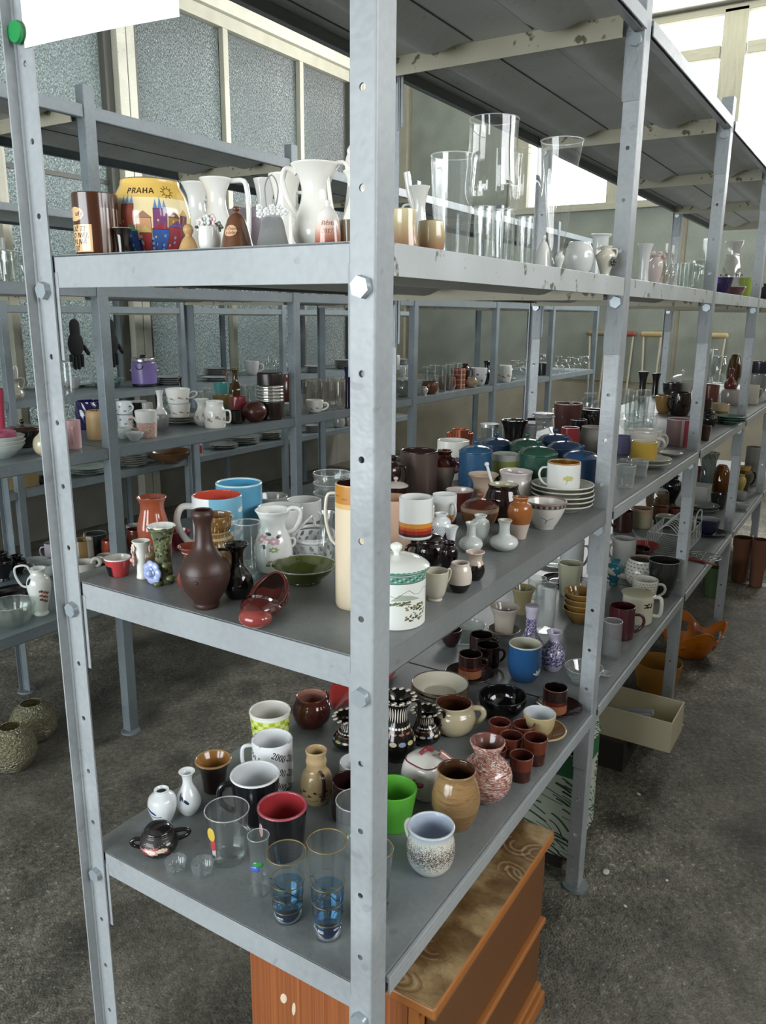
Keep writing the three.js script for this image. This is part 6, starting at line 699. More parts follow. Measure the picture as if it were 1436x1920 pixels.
V('carafe', 'coffee carafe with a yellow collar and black handle', 'carafe', [3.9047, 0.5004, -0.0977, 0.0408, 0.1310], 'shoulder', 0xb6a270, { glass: 1, t: 0.6, seg: 24, handle: { a: 0, color: 0x121212, out: 0.6, t: 0.13 }, plus: (g, R, H) => mesh('collar', new THREE.CylinderGeometry(R * 0.72, R * 0.62, H * 0.2, 20).translate(0, H * 0.96, 0), glaze(0xc08a20), g) });
V('vase', 'pale yellow small vase beside the fourth post', 'vase', [3.8230, 0.5004, -0.0979, 0.0230, 0.1029], 'urn', 0xc2a64a, { seg: 20 });
V('pot', 'tall grey enamel pot at the back of the fourth bay', 'pot', [4.0797, 0.5004, -0.0886, 0.0390, 0.2200], 'jar', 0x85827a, { seg: 24 });
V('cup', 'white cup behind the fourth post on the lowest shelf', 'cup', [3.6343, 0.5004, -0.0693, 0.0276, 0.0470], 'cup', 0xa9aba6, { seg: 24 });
// ---------- second rack, upper shelf ----------
{ const src = V('glass_tumbler', 'clear tumbler in the long row on the upper shelf of the second rack', 'glass', [0.45, 1.5004, -1.90, 0.034, 0.095], 'straight', 0xe6ecea, { glass: 1, seg: 22, group: 'row of clear tumblers on the second rack' });
  const src2 = V('wine_glass', 'upturned clear stemmed glass on the upper shelf of the second rack', 'glass', [1.02, 1.5004, -1.72, 0.032, 0.11], 'snifter', 0xe6ecea, { seg: 22, group: 'stemmed glasses on the upper shelf of the second rack' });
  const NUM = ['first', 'second', 'third', 'fourth', 'fifth', 'sixth', 'seventh', 'eighth', 'ninth', 'tenth']; let k = 0, bay = 0; for (const [a, b] of [[0.66, 0.86], [1.55, 1.82], [2.02, 2.76], [2.94, 3.74], [3.92, 4.72], [4.90, 5.66]]) { bay++; let m = -1; for (let x = a; x < b; x += 0.095 + (k % 3) * 0.012) { m++; const stem = k % 4 === 2 && x > 1.5; copyOf(stem ? src2 : src, stem ? 'wine_glass' : 'glass_tumbler', (stem ? 'upturned clear stemmed glass' : 'clear tumbler') + ' on the second rack upper shelf, bay ' + bay + ', ' + NUM[m] + ' from left', x, 1.5004, -1.65 - (k % 3) * 0.035, 0.88 + (k % 5) * 0.05); k++; } } }
V('tureen', 'white lidded serving dish with a dark band at the left edge of the picture', 'tureen', [0.53, 1.5004, -1.72, 0.085, 0.10], 'bowlround', 0xcdbfc0, { map: printBand('#2a1418', '#d0c2c2', 0.34), lid: { color: 0x2a1418, h: 0.35 } });
V('dish', 'black spoon-shaped dish before the white tureen', 'dish', [0.515, 1.5004, -1.605, 0.03, 0.02], 'bowl', 0x14110f, { seg: 24 });
for (const [i, x] of [0.70, 0.76, 0.835].entries()) V('glass_jar', ['clear apothecary jar with a stopper, left of three above the left post', 'clear apothecary jar with a stopper, middle of three above the left post', 'clear apothecary jar with a stopper, right of three above the left post'][i], 'jar', [x, 1.5004, -1.86 + i * 0.03, 0.034, 0.10], 'shoulder', 0xd6dedb, { glass: 1, seg: 24, plus: (g, R, H) => mesh('stopper', new THREE.CylinderGeometry(R * 0.4, R * 0.34, H * 0.4, 14).translate(0, H * 1.15, 0), glassMat(0xe6ebe9, 0.1, 0.5), g) });
V('canister', 'smoky glass canister with a dark square lid at the left edge', 'canister', [0.60, 1.5004, -1.90, 0.045, 0.17], 'jar', 0x9aa29e, { glass: 1, t: 0.6, plus: (g, R, H) => mesh('lid', new THREE.CylinderGeometry(R * 0.9, R * 0.9, 0.03, 20).translate(0, H * 1.05, 0), glaze(0x4a4c4a), g) });
V('bowl', 'copper-gold metal bowl in the glass row of the second rack', 'bowl', [1.2950, 1.5004, -1.7000, 0.0581, 0.0401], 'taper', 0xa8701c, { mat: std(0xb07a24, 0.25, { metalness: 0.7 }) });
V('candle', 'dark short candle tin beside the copper-gold bowl', 'candle', [1.3964, 1.5004, -1.6800, 0.0135, 0.0200], 'mug', 0x3a3c3c, { seg: 20 });
{ const g = thing('cloth_roll', 'dark grey rolled cloth lying on the upper shelf edge near the left post', 'cloth', [0.80, 1.5004, -1.60]); const c = new THREE.CapsuleGeometry(0.014, 0.06, 6, 14); c.rotateZ(Math.PI / 2); c.translate(0, 0.014, 0); mesh('roll', c, std(0x2e302f, 0.9), g); }
// ---------- second rack, middle shelf ----------
V('vase', 'tall raspberry red vase cut by the left picture edge', 'vase', [0.8606, 1.0004, -2.0884, 0.0202, 0.1632], 'taper', 0xb81e48);
stack('bowl', ['white patterned bowl, lowest of three at the left picture edge', 'white patterned bowl, middle of three at the left picture edge', 'white patterned bowl, topmost of three at the left picture edge'], 'bowl', (() => { const P = [0.6081, 1.0004, -1.6986, 0.0694, 0.0400]; return [P[0], P[1], P[2], P[3], 0.04]; })(), 3, 'bowl', 0xc6cfc8, 0.012);
{ const P = [0.6081, 1.0004, -1.6986, 0.0694, 0.0400]; V('bowl', 'pink glass bowl on top of the white patterned bowls', 'bowl', [P[0], P[1] + 0.045, P[2], P[3] * 0.66, 0.03], 'mug', 0xb04a70, {}); }
V('pot', 'black lidded stew pot with a brown lid near the left edge', 'pot', [0.7576, 1.0004, -1.8094, 0.0542, 0.0549], 'bowlround', 0x191513, { rough: 0.08, lid: { color: 0x3a2218, h: 0.3 } });
V('vase', 'cream pear-shaped vase half hidden by the left post', 'vase', [0.7008, 1.0004, -1.6167, 0.0366, 0.1249], 'vaselow', 0xc6bd96);
V('mug', 'pale pink mug with an embossed crescent handle, just right of the left post', 'mug', [0.8294, 1.0004, -1.6592, 0.0252, 0.0893], 'mug', 0xcf9fa2, { inner: 0xc49a9a, handle: { a: 290, y0: 0.2, y1: 0.8, out: 0.25, t: 0.12 } });
V('wine_glass', 'slim champagne flute standing behind the pink mug', 'glass', [1.1156, 1.0004, -2.0444, 0.0215, 0.2400], 'flute', 0xdfe6e3, { t: 0.85 });
V('vase', 'cobalt blue faceted glass vase behind the beige candle', 'vase', [1.1491, 1.0004, -1.9800, 0.0511, 0.1022], 'barrel', 0x1a1148, { rough: 0.05, mod: (u, v) => 1 + 0.03 * Math.cos(u * 6.283 * 9 + v * 12) });
V('candle', 'thick beige pillar candle', 'candle', [1.0015, 1.0004, -1.7560, 0.0361, 0.0964], { c: 1, p: [[96, 0], [100, 4], [99, 50], [97, 92], [88, 100]] }, 0xb5925a, { rough: 0.5, plus: (g, R, H) => mesh('wick', new THREE.CylinderGeometry(0.001, 0.001, 0.012, 6).translate(0, H + 0.004, 0), glaze(0x2a2420), g) });
{ const P = [1.2629, 1.0004, -1.9266, 0.0302, 0.0700]; V('mug', 'white mug with dark blue blossoms, lower of two behind the second rack post', 'mug', [P[0], P[1], P[2], P[3], 0.045], 'mug', 0xd4dadc, { map: printBlueFlower }); V('mug', 'white mug with dark blue blossoms, upper of two behind the second rack post', 'mug', [P[0], P[1] + 0.0485, P[2], P[3], 0.045], 'mug', 0xd4dadc, { map: printBlueFlower, handle: { a: 330 } }); }
V('bowl', 'white bowl in front of the blue blossom mugs', 'bowl', [1.0595, 1.0004, -1.6984, 0.0310, 0.0349], 'bowl', 0xc6ccca);
V('bowl', 'small white flared bowl beside the pink-speckled mug', 'bowl', [1.0519, 1.0004, -1.6337, 0.0324, 0.0266], 'bowl', 0xc2c8c6);
V('mug', 'mug, white above and pink speckled below', 'mug', [1.1285, 1.0004, -1.6569, 0.0387, 0.0914], 'mugtaper', 0xd6c0b6, { map: printPinkFade, handle: { a: 195, out: 0.7, t: 0.09, kind: 'loop', y0: 0.3, y1: 0.6 } });
V('mug', 'black mug with a white lining behind the pink-speckled mug', 'mug', [1.3821, 1.0004, -1.9884, 0.0357, 0.0800], 'mug', 0x1d1b1a, { inner: 0xb4b8b4, rim: 0xbcc0bc });
V('cup', 'plain white cup at the back, right of the black mug', 'cup', [1.3144, 1.0004, -1.8580, 0.0201, 0.0900], 'mug', 0xa8aaa6, { seg: 24 });
V('vase', 'slender white glass vase with grey lower half', 'vase', [1.2755, 1.0004, -1.7468, 0.0292, 0.1449], 'vaselow', 0xc6c9c4, { map: printBand('#cfd1cc', '#7c8280', 0.58) });
{ const P = [1.4515, 1.0004, -1.8268, 0.0772, 0.0200]; stack('saucer', ['greenish white saucer, lowest of three on the second rack', 'greenish white saucer, middle of three on the second rack', 'greenish white saucer, topmost of three on the second rack'], 'saucer', [P[0], P[1], P[2], P[3], 0.013], 3, 'saucer', 0xa9aa98, 0.009);
  V('cup', 'white rose-patterned cup, lower of two on the greenish saucers', 'cup', [P[0] - 0.005, P[1] + 0.0265, P[2], P[3] * 0.56, 0.05], 'mugtaper', 0xd0cec4, { map: printBouquet }); V('cup', 'white rose-patterned cup, upper of two on the greenish saucers', 'cup', [P[0] - 0.01, P[1] + 0.0795, P[2], P[3] * 0.62, 0.055], 'mugtaper', 0xd0cec4, { map: printBouquet, handle: { a: 5, out: 0.6, t: 0.06, kind: 'loop', y0: 0.35, y1: 0.65 } }); }
V('bottle', 'gilt and black little scent bottle rising behind the rose-patterned cups', 'bottle', [1.6425, 1.0004, -2.0200, 0.0157, 0.1606], 'longneck', 0x9a7c40, { seg: 20, map: printBand('#221a12', '#b08c4a', 0.3) });
V('jug', 'cream rose-patterned jug left of the rose creamer', 'jug', [1.4582, 1.0004, -1.7191, 0.0327, 0.1008], 'ewer', 0xd4d2c2, { map: printBouquet });
V('jug', 'cream creamer with rose bouquet and square handle', 'jug', [1.4409, 1.0004, -1.6361, 0.0401, 0.0994], { c: 1, p: [[92, 0], [96, 3], [100, 20], [100, 62], [84, 80], [80, 88], [84, 100]] }, 0xd6d6c6, { map: printBouquet, hc: 0xd6d6c8, handle: { a: 350, kind: 'square', y0: 0.22, y1: 0.66, out: 0.55, t: 0.09 } });
V('mug', 'small black mug right of the rose creamer', 'mug', [1.5764, 1.0004, -1.6542, 0.0251, 0.0494], 'mug', 0x181414, { seg: 24 });
V('jug', 'red glazed jug with a leaning spout behind the black mug', 'jug', [1.6593, 1.0004, -1.7163, 0.0323, 0.0931], 'barrel', 0x8e1620, { handle: { a: 350 } });
V('bowl', 'tan and teal bowl with fruit decoration behind the creamer', 'bowl', [1.7308, 1.0004, -1.8674, 0.0427, 0.0850], 'cup', 0x7a6a42, { map: printBand('#8c7038', '#4a7a70', 0.5) });
V('cup', 'teal flared cup at the back', 'cup', [1.9153, 1.0004, -2.0450, 0.0361, 0.1150], 'taper', 0x3f8a86, { inner: 0x4f9690 });
for (const [i, P] of [[1.6583, 1.0004, -1.9332, 0.0178, 0.1000], [1.6460, 1.0004, -1.8656, 0.0198, 0.1200]].entries()) V('glass_tumbler', ['small clear glass, left behind the rose creamer', 'small clear glass, right behind the rose creamer'][i], 'glass', P, 'tumbler', 0xdae0de, { glass: 1, seg: 20 });
V('carafe', 'clear glass cruet with a golden neck and amber handle', 'carafe', [2.0836, 1.0004, -2.1157, 0.0353, 0.1700], 'longneck', 0xc0ab76, { glass: 1, t: 0.75, handle: { a: 185, color: 0x7a4a28, y0: 0.55, y1: 0.94, out: 0.5 } });
V('glass_tumbler', 'straight clear glass left of the ribbed vacuum flask', 'glass', [1.8593, 1.0004, -1.8407, 0.0323, 0.1200], 'straight', 0xd6dcda, { glass: 1, seg: 24 });
V('vase', 'brown wooden sphere vase before the ribbed flask', 'vase', [1.6567, 1.0004, -1.6278, 0.0489, 0.0797], 'ball', 0x4a1e16, { rough: 0.3 });
{ const P = [1.7670, 1.0004, -1.6374, 0.0566, 0.1884], [x, y, z, R, H] = P, g = thing('vacuum_flask', 'dark brown vacuum flask with a ribbed chrome middle', 'flask', [x, y, z]);
  mesh('base', surf(outerRows([[R * 0.92, 0], [R * 0.95, H * 0.02], [R * 0.95, H * 0.36], [R * 0.9, H * 0.38]], H), 32), glaze(0x241310, 0.25), g);
  for (let i = 0; i < 5; i++) { const q = surf(smooth([[R * 0.93, 0], [R, H * 0.025], [R, H * 0.05], [R * 0.93, H * 0.072]], 8).map(([r, yy]) => [r, yy, 0.5]), 32), m = mesh('chrome_ring', q, std(0xc9c9c4, 0.18, { metalness: 0.9 }), g); m.position.y = H * (0.37 + i * 0.072); }
  mesh('cap', surf([[R * 0.9, H * 0.73, 0], [R * 0.93, H * 0.74, 0], [R * 0.92, H * 0.97, 1], [R * 0.86, H, 1], [0.0004, H, 1]], 32), glaze(0x221412, 0.3), g); }
V('vase', 'rust-red ball vase right of the flask', 'vase', [2.0292, 1.0004, -1.7505, 0.0307, 0.1600], 'globe', 0x5c2418, { seg: 28 });
for (const [i, P] of [[1.9131, 1.0004, -1.6501, 0.0273, 0.0498], [2.0415, 1.0004, -1.6184, 0.0397, 0.0547]].entries()) V('cup', ['white cup with a faint sprig, left of the second rack post by the flask', 'white cup with pink flowers, right of the second rack post by the flask'][i], 'cup', P, 'cup', 0xd2cfc6, { map: printBouquet, seg: 28, handle: { a: 350 } });
for (const [i, P] of [[2.1276, 1.0004, -1.7200, 0.0253, 0.1250], [2.1964, 1.0004, -1.7264, 0.0257, 0.1300], [2.1723, 1.0004, -1.6636, 0.0254, 0.1250], [2.2421, 1.0004, -1.6691, 0.0258, 0.1300], [2.2157, 1.0004, -1.6088, 0.0254, 0.1250], [2.3268, 1.0004, -1.6504, 0.0250, 0.1257]].entries()) V('glass_tumbler', 'gold-rimmed drinking glass left of the front post, ' + ['first', 'second', 'third', 'fourth', 'fifth', 'sixth'][i] + ' from the left', 'glass', P, 'barrel', 0xdcd6cc, { glass: 1, seg: 24, rim: 0xb08a50, group: 'gold-rimmed glasses on the second rack' });
for (const [i, P] of [[2.0992, 1.0004, -1.6115, 0.0189, 0.0339], [2.1574, 1.0004, -1.6036, 0.0216, 0.0389]].entries()) V('crystal_glass', ['small round crystal glass before the gold-rimmed glasses, left one', 'small round crystal glass before the gold-rimmed glasses, right one'][i], 'glass', P, 'snifter', 0xdfe5e4, { seg: 20 });
V('vase', 'slim cobalt vase with a flared mouth left of the front post', 'vase', [2.2623, 1.0004, -1.5939, 0.0183, 0.1900], 'flaretall', 0x15123a, { seg: 20 });
V('teapot', 'pale glass teapot right of the front post on the second rack', 'teapot', [2.8816, 1.0004, -1.6613, 0.0506, 0.0885], 'globe', 0xc6c6be, { glass: 1, t: 0.4, handle: { a: 180 }, lid: { color: 0xb8b8b0, h: 0.3 } });
V('glass_jar', 'tall clear jar behind the pale glass teapot', 'jar', [3.0022, 1.0004, -1.7154, 0.0404, 0.1497], 'jar', 0xc8ccc8, { glass: 1, t: 0.6, seg: 24 });
V('egg_cup', 'white egg cup by the third rack-two post', 'egg cup', [3.0029, 1.0004, -1.6033, 0.0200, 0.0471], 'urn', 0xc9c2bc, { seg: 20 });
for (const [i, P] of [[3.1191, 1.0004, -1.6345, 0.0469, 0.0636], [3.4096, 1.0004, -1.6806, 0.0529, 0.0704]].entries()) V('pot', ['brown clay baking pot, left of two right of the front post', 'brown clay baking pot with a knob lid, right of two right of the front post'][i], 'pot', P, 'barrel', 0x6e3a1c, { seg: 28, lid: i ? { color: 0x6e3a1c, h: 0.15, knob: 0.1 } : undefined });
V('carafe', 'glass carafe in a rust-coloured checked sleeve', 'carafe', [3.5123, 1.0004, -1.6630, 0.0442, 0.1150], 'jar', 0xa04a30, { seg: 28, map: tex(128, 128, (g, w, h) => { fill(g, w, h, '#9c4830'); g.strokeStyle = '#d8b8a4'; g.lineWidth = 4; for (let i = 0; i < 6; i++) { g.beginPath(); g.moveTo(i * 24, 0); g.lineTo(i * 24, h); g.moveTo(0, i * 32 + 6); g.lineTo(w, i * 32 + 6); g.stroke(); } }) });
V('jug', 'dark brown jug behind the checked carafe', 'jug', [3.6459, 1.0004, -1.6817, 0.0291, 0.1361], 'shoulder', 0x3c2018, { seg: 24, handle: { a: 0 } });
V('pot', 'small tan pot right of the checked carafe', 'pot', [3.6124, 1.0004, -1.6207, 0.0352, 0.0581], 'globe', 0x9a8260, { seg: 24 });
for (const [i, P] of [[3.2329, 1.0004, -1.7213, 0.0272, 0.1354], [3.1900, 1.0004, -1.6471, 0.0267, 0.1493], [3.2463, 1.0004, -1.6301, 0.0270, 0.1444], [3.3415, 1.0004, -1.6327, 0.0259, 0.1488], [3.6938, 1.0004, -1.7635, 0.0279, 0.1340], [3.3067, 1.0004, -1.7336, 0.0261, 0.1072]].entries()) V('glass_tumbler', 'clear tumbler behind the brown baking pots, ' + ['first', 'third', 'fourth', 'fifth', 'sixth', 'second'][i] + ' from the left', 'glass', P, 'tumbler', 0xd6dcda, { glass: 1, seg: 20, group: 'clear tumblers behind the baking pots' });
V('jug', 'black ceramic bird jug with raised beak', 'jug', [3.8824, 1.0004, -1.6514, 0.0402, 0.1431], 'longneck', 0x15141a, { seg: 24, rough: 0.1, spout: { a: 0, y0: 0.85, y1: 1.08, out: 0.9, t: 0.2 } });
V('bowl', 'white flower-patterned bowl left of the black bird jug', 'bowl', [3.7621, 1.0004, -1.6469, 0.0526, 0.1064], 'cup', 0xc6c6c0, { map: printBlueFlower, seg: 28 });
V('mug', 'white cup with a red flower right of the fourth rack-two post', 'mug', [4.1133, 1.0004, -1.6252, 0.0452, 0.1070], 'barrel', 0xcfcdc8, { map: printBouquet, seg: 28, handle: { a: 185 } });
V('saucer', 'white saucer beneath the red-flower cup', 'saucer', [4.2401, 1.0004, -1.6654, 0.0642, 0.0187], 'saucer', 0xa9ada8, { seg: 24 });
for (const [i, P] of [[4.3441, 1.0004, -1.6549, 0.0325, 0.1270], [4.4162, 1.0004, -1.6222, 0.0291, 0.1109], [4.4772, 1.0004, -1.6168, 0.0275, 0.1228]].entries()) V('wine_glass', 'clear stemmed glass right of the red-flower cup, ' + ['left', 'middle', 'right'][i] + ' one of three', 'glass', P, 'wine', 0xdadfdd, { seg: 20, group: 'stemmed glasses right of the red-flower cup' });
V('glass_jar', 'square dark jar with a chrome lid on the fifth bay of the second rack', 'jar', [4.8655, 1.0004, -1.6590, 0.0429, 0.0859], 'jar', 0x2a2c2e, { seg: 20, lid: { color: 0x8f9290, h: 0.25, knob: 0 } });
V('goblet', 'clear goblet on top behind the square dark jar', 'goblet', [4.9748, 1.0004, -1.7059, 0.0397, 0.1455], 'wine', 0xd6dcda, { seg: 20 });
for (const [i, P] of [[5.1281, 1.0004, -1.6326, 0.0323, 0.1267], [5.2205, 1.0004, -1.6220, 0.0306, 0.0996], [5.3482, 1.0004, -1.6167, 0.0311, 0.1109], [5.5050, 1.0004, -1.6223, 0.0297, 0.0963], [5.6375, 1.0004, -1.6236, 0.0302, 0.1037], [5.7524, 1.0004, -1.6216, 0.0306, 0.1037], [5.2779, 1.0004, -1.6647, 0.0310, 0.0469], [5.4069, 1.0004, -1.6239, 0.0293, 0.0425]].entries()) V('wine_glass', 'clear stemmed glass in the last bay of the second rack, ' + ['first', 'third', 'fourth', 'fifth', 'sixth', 'last', 'second, a low one', 'low one near the end'][i], 'glass', P, i % 2 ? 'wine' : 'snifter', 0xd9dfdd, { seg: 18, group: 'stemmed glasses in the last bay of the second rack' });
// ---------- second rack, lowest shelf ----------
V('bowl', 'large pressed clear glass bowl at the left picture edge', 'bowl', [0.5521, 0.5004, -1.6429, 0.0673, 0.0717], 'bowlround', 0xc6d4c8, { glass: 1, t: 0.8, mod: (u, v) => 1 + 0.03 * Math.cos(u * 6.283 * 16) * v, seg: 60 });
V('pitcher', 'white amphora pitcher with red berries and a big loop handle', 'pitcher', [0.6552, 0.5004, -1.6508, 0.0364, 0.1498], { c: 1, p: [[58, 0], [62, 3], [52, 8], [58, 16], [88, 46], [100, 66], [88, 80], [62, 88], [56, 94], [72, 100]] }, 0xd6d8d2, { map: tex(256, 256, (g, w, h) => { fill(g, w, h, '#d8dad4'); for (let i = 0; i < 9; i++) flower(g, 150 + (i % 3) * 12, 110 + i * 8, 8, i % 2 ? '#b8422e' : '#7a3a2a', 5); g.fillStyle = '#1a1614'; g.beginPath(); g.ellipse(104, 60, 8, 18, 0.2, 0, 7); g.fill(); }), hc: 0xcfd2cd, handle: { a: 188, kind: 'loop', y0: 0.6, y1: 0.9, out: 0.9, t: 0.1 } });
for (const [i, P] of [[0.7866, 0.5004, -2.0480, 0.0374, 0.0997], [0.8548, 0.5004, -2.0692, 0.0345, 0.0690]].entries()) V('jug', ['black glazed jug at the far left edge behind the glass bowl', 'black glazed jug right of the first one, behind the white pitcher'][i], 'jug', P, 'urn', 0x141113, { rough: 0.08 });
V('bowl', 'dark wide dish under the black glazed jugs', 'dish', [0.7181, 0.5004, -1.8853, 0.0713, 0.0122], 'bowl', 0x1c1719);
V('bowl', 'pale grey bowl behind the white pitcher, left one', 'bowl', [0.9387, 0.5004, -2.0839, 0.0473, 0.0287], 'bowl', 0xaab2ae);
V('bowl', 'pale grey bowl behind the white pitcher, right one', 'bowl', [0.9112, 0.5004, -1.9710, 0.0479, 0.0434], 'cup', 0x9aa4a0);
V('mug', 'lilac-white mug with an ear handle behind the left post', 'mug', [1.0099, 0.5004, -2.0825, 0.0261, 0.0774], 'mug', 0xb0a8b4, { handle: { a: 190, out: 0.7, t: 0.12 } });
V('mug', 'mug striped gold and white right of the left post', 'mug', [1.0831, 0.5004, -1.9978, 0.0403, 0.0860], 'mug', 0x9a8058, { map: tex(256, 64, (g, w, h) => { for (let i = 0; i < 8; i++) { g.fillStyle = i % 2 ? '#b8b4a8' : '#8a6a3c'; g.fillRect(i * 32, 0, 32, h); } }), handle: { a: 100, kind: 'loop' } });
V('planter', 'white ceramic scroll-ended planter right of the left post', 'planter', [0.9980, 0.5004, -1.8890, 0.0445, 0.0390], 'mugtaper', 0xc2beb0, { rough: 0.4, plus: (g, R, H) => { const t = new THREE.TorusGeometry(R * 0.32, R * 0.16, 8, 20), d = dir(10); t.rotateY(-Math.atan2(d.z, d.x)); t.translate(d.x * R, H * 0.95, d.z * R); mesh('scroll', t, glaze(0xc6c2b4, 0.4), g); } });
V('glass_tumbler', 'greyish clear glass behind the gold-striped mug', 'glass', [1.1812, 0.5004, -2.0466, 0.0417, 0.0810], 'mug', 0x9aa4a0, { glass: 1, t: 0.6, handle: { a: 185 } });
V('jar', 'orange-red glazed honey jar left of the second rack post', 'jar', [1.1751, 0.5004, -1.9616, 0.0308, 0.0700], 'barrel', 0x9c3c18, { rough: 0.08 });
V('jar', 'white and brown jar under the orange-red jar', 'jar', [1.1038, 0.5004, -1.9016, 0.0300, 0.0383], 'barrel', 0xa89a8c, { map: printBand('#b8b0a2', '#5a3020', 0.6) });
V('jug', 'red-brown glazed jug right of the second rack post', 'jug', [1.2908, 0.5004, -1.9461, 0.0359, 0.0889], 'barrel', 0x5a2414, { rough: 0.08 });
V('bowl', 'white bowl behind the red-brown glazed jug', 'bowl', [1.4043, 0.5004, -2.0754, 0.0400, 0.0600], 'bowl', 0xb6b8ae);
// ---------- third rack against the wall ----------
{ const P = [2.6061, 0.9854, -3.3241, 0.0741, 0.1723], [x, y, z, R, H] = P, g = thing('food_container', 'lavender insulated food pot with a steel rim and dark base', 'food container', [x, y, z]);
  mesh('body', surf([[R * 0.96, H * 0.1, 0.1], [R, H * 0.14, 0.2], [R, H * 0.8, 0.8], [R * 0.94, H * 0.84, 1]], 36), glaze(0x7c66ae, 0.3), g); mesh('base', surf(outerRows([[R * 0.92, 0], [R * 0.98, H * 0.02], [R * 0.98, H * 0.1]], H), 36), glaze(0x1e1a2a, 0.4), g);
  const lid = mesh('lid', surf([[R * 0.92, H * 0.84, 0], [R * 0.95, H * 0.86, 0], [R * 0.95, H * 0.98, 1], [R * 0.86, H, 1], [0.0004, H, 1]], 36), std(0xc0bcc4, 0.2, { metalness: 0.85 }), g); mesh('knob', new THREE.SphereGeometry(R * 0.3, 14, 8).scale(1, 0.5, 1).translate(0, H * 1.03, 0), glaze(0x1c1818), lid);
  for (const a of [0, 180]) { const q = new THREE.SphereGeometry(R * 0.12, 10, 8), d = dir(a); q.translate(d.x * R * 1.05, H * 0.55, d.z * R * 1.05); mesh('clasp', q, std(0xb4b2b8, 0.25, { metalness: 0.8 }), g); }
  const s = dir(265), gr = new THREE.TorusGeometry(R * 0.3, R * 0.04, 6, 20, Math.PI); gr.rotateZ(Math.PI); gr.applyMatrix4(new THREE.Matrix4().makeBasis(new THREE.Vector3(s.z, 0, -s.x), new THREE.Vector3(0, 1, 0), s)); gr.translate(s.x * R, H * 0.74, s.z * R); mesh('dark_emblem', gr, glaze(0x1a1620), g); }
V('jug', 'white tall jug with a silver lip at the left end of the third rack', 'jug', [1.7365, 0.9854, -3.3600, 0.0331, 0.1451], 'taper', 0xb9bbb8, { seg: 28, handle: { a: 0, kind: 'loop' } });
V('jug', 'small cream round jug with a loop handle at the left end of the third rack', 'jug', [1.6896, 0.9854, -3.2427, 0.0432, 0.1046], 'ewer', 0xaaa898, { seg: 28, handle: { a: 0, kind: 'loop', y0: 0.5, y1: 0.85, out: 0.5, t: 0.08 } });
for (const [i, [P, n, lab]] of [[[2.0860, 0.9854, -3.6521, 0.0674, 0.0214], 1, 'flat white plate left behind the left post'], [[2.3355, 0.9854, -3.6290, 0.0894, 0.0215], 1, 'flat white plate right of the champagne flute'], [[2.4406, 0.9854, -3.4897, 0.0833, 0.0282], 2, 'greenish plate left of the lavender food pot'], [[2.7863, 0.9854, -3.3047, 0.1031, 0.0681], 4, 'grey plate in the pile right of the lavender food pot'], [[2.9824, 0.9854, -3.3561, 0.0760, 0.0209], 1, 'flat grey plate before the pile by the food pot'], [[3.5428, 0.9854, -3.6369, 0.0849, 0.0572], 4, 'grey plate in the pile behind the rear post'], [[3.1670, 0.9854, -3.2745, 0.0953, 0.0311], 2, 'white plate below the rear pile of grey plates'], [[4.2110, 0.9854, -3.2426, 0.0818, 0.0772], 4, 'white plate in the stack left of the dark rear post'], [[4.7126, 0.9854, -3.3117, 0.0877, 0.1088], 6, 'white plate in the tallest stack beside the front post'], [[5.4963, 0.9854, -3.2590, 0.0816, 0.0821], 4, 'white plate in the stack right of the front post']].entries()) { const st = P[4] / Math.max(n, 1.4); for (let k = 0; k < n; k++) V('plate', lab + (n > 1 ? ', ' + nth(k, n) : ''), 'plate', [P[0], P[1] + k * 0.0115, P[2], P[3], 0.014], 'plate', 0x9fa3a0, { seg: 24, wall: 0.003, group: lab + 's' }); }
V('bowl', 'mint green bowl left of the lavender food pot', 'bowl', [2.5751, 0.9854, -3.5262, 0.0362, 0.0438], 'bowl', 0x6f9486, { seg: 24 });
V('cup', 'white frilled cup behind the champagne flute', 'cup', [2.2572, 0.9854, -3.5263, 0.0342, 0.0657], 'cup', 0xb4b6b6, { seg: 24 });
V('cup', 'white tilted coffee cup on the third rack above the flask', 'cup', [3.6949, 0.9854, -3.4202, 0.0541, 0.1005], 'cup', 0xc2c2be, { seg: 28, handle: { a: 0 } });
for (const [i, P] of [[3.8154, 0.9854, -3.4272, 0.0315, 0.0913], [3.8928, 0.9854, -3.4207, 0.0337, 0.1311], [3.8845, 0.9854, -3.3424, 0.0315, 0.1147], [3.9329, 0.9854, -3.2806, 0.0296, 0.0840], [4.0043, 0.9854, -3.2767, 0.0279, 0.0653]].entries()) V('wine_glass', 'upturned clear glass above the flask, ' + ['first', 'second', 'third', 'fourth', 'fifth'][i] + ' from the left in the cluster', 'glass', P, 'snifter', 0xd9dfdd, { seg: 20, group: 'upturned glasses above the flask' });
V('jar', 'white round storage jar on the tallest plate row right of the front post', 'jar', [5.3296, 0.9854, -3.1919, 0.0375, 0.0904], 'barrel', 0xa9aba7, { seg: 20 });
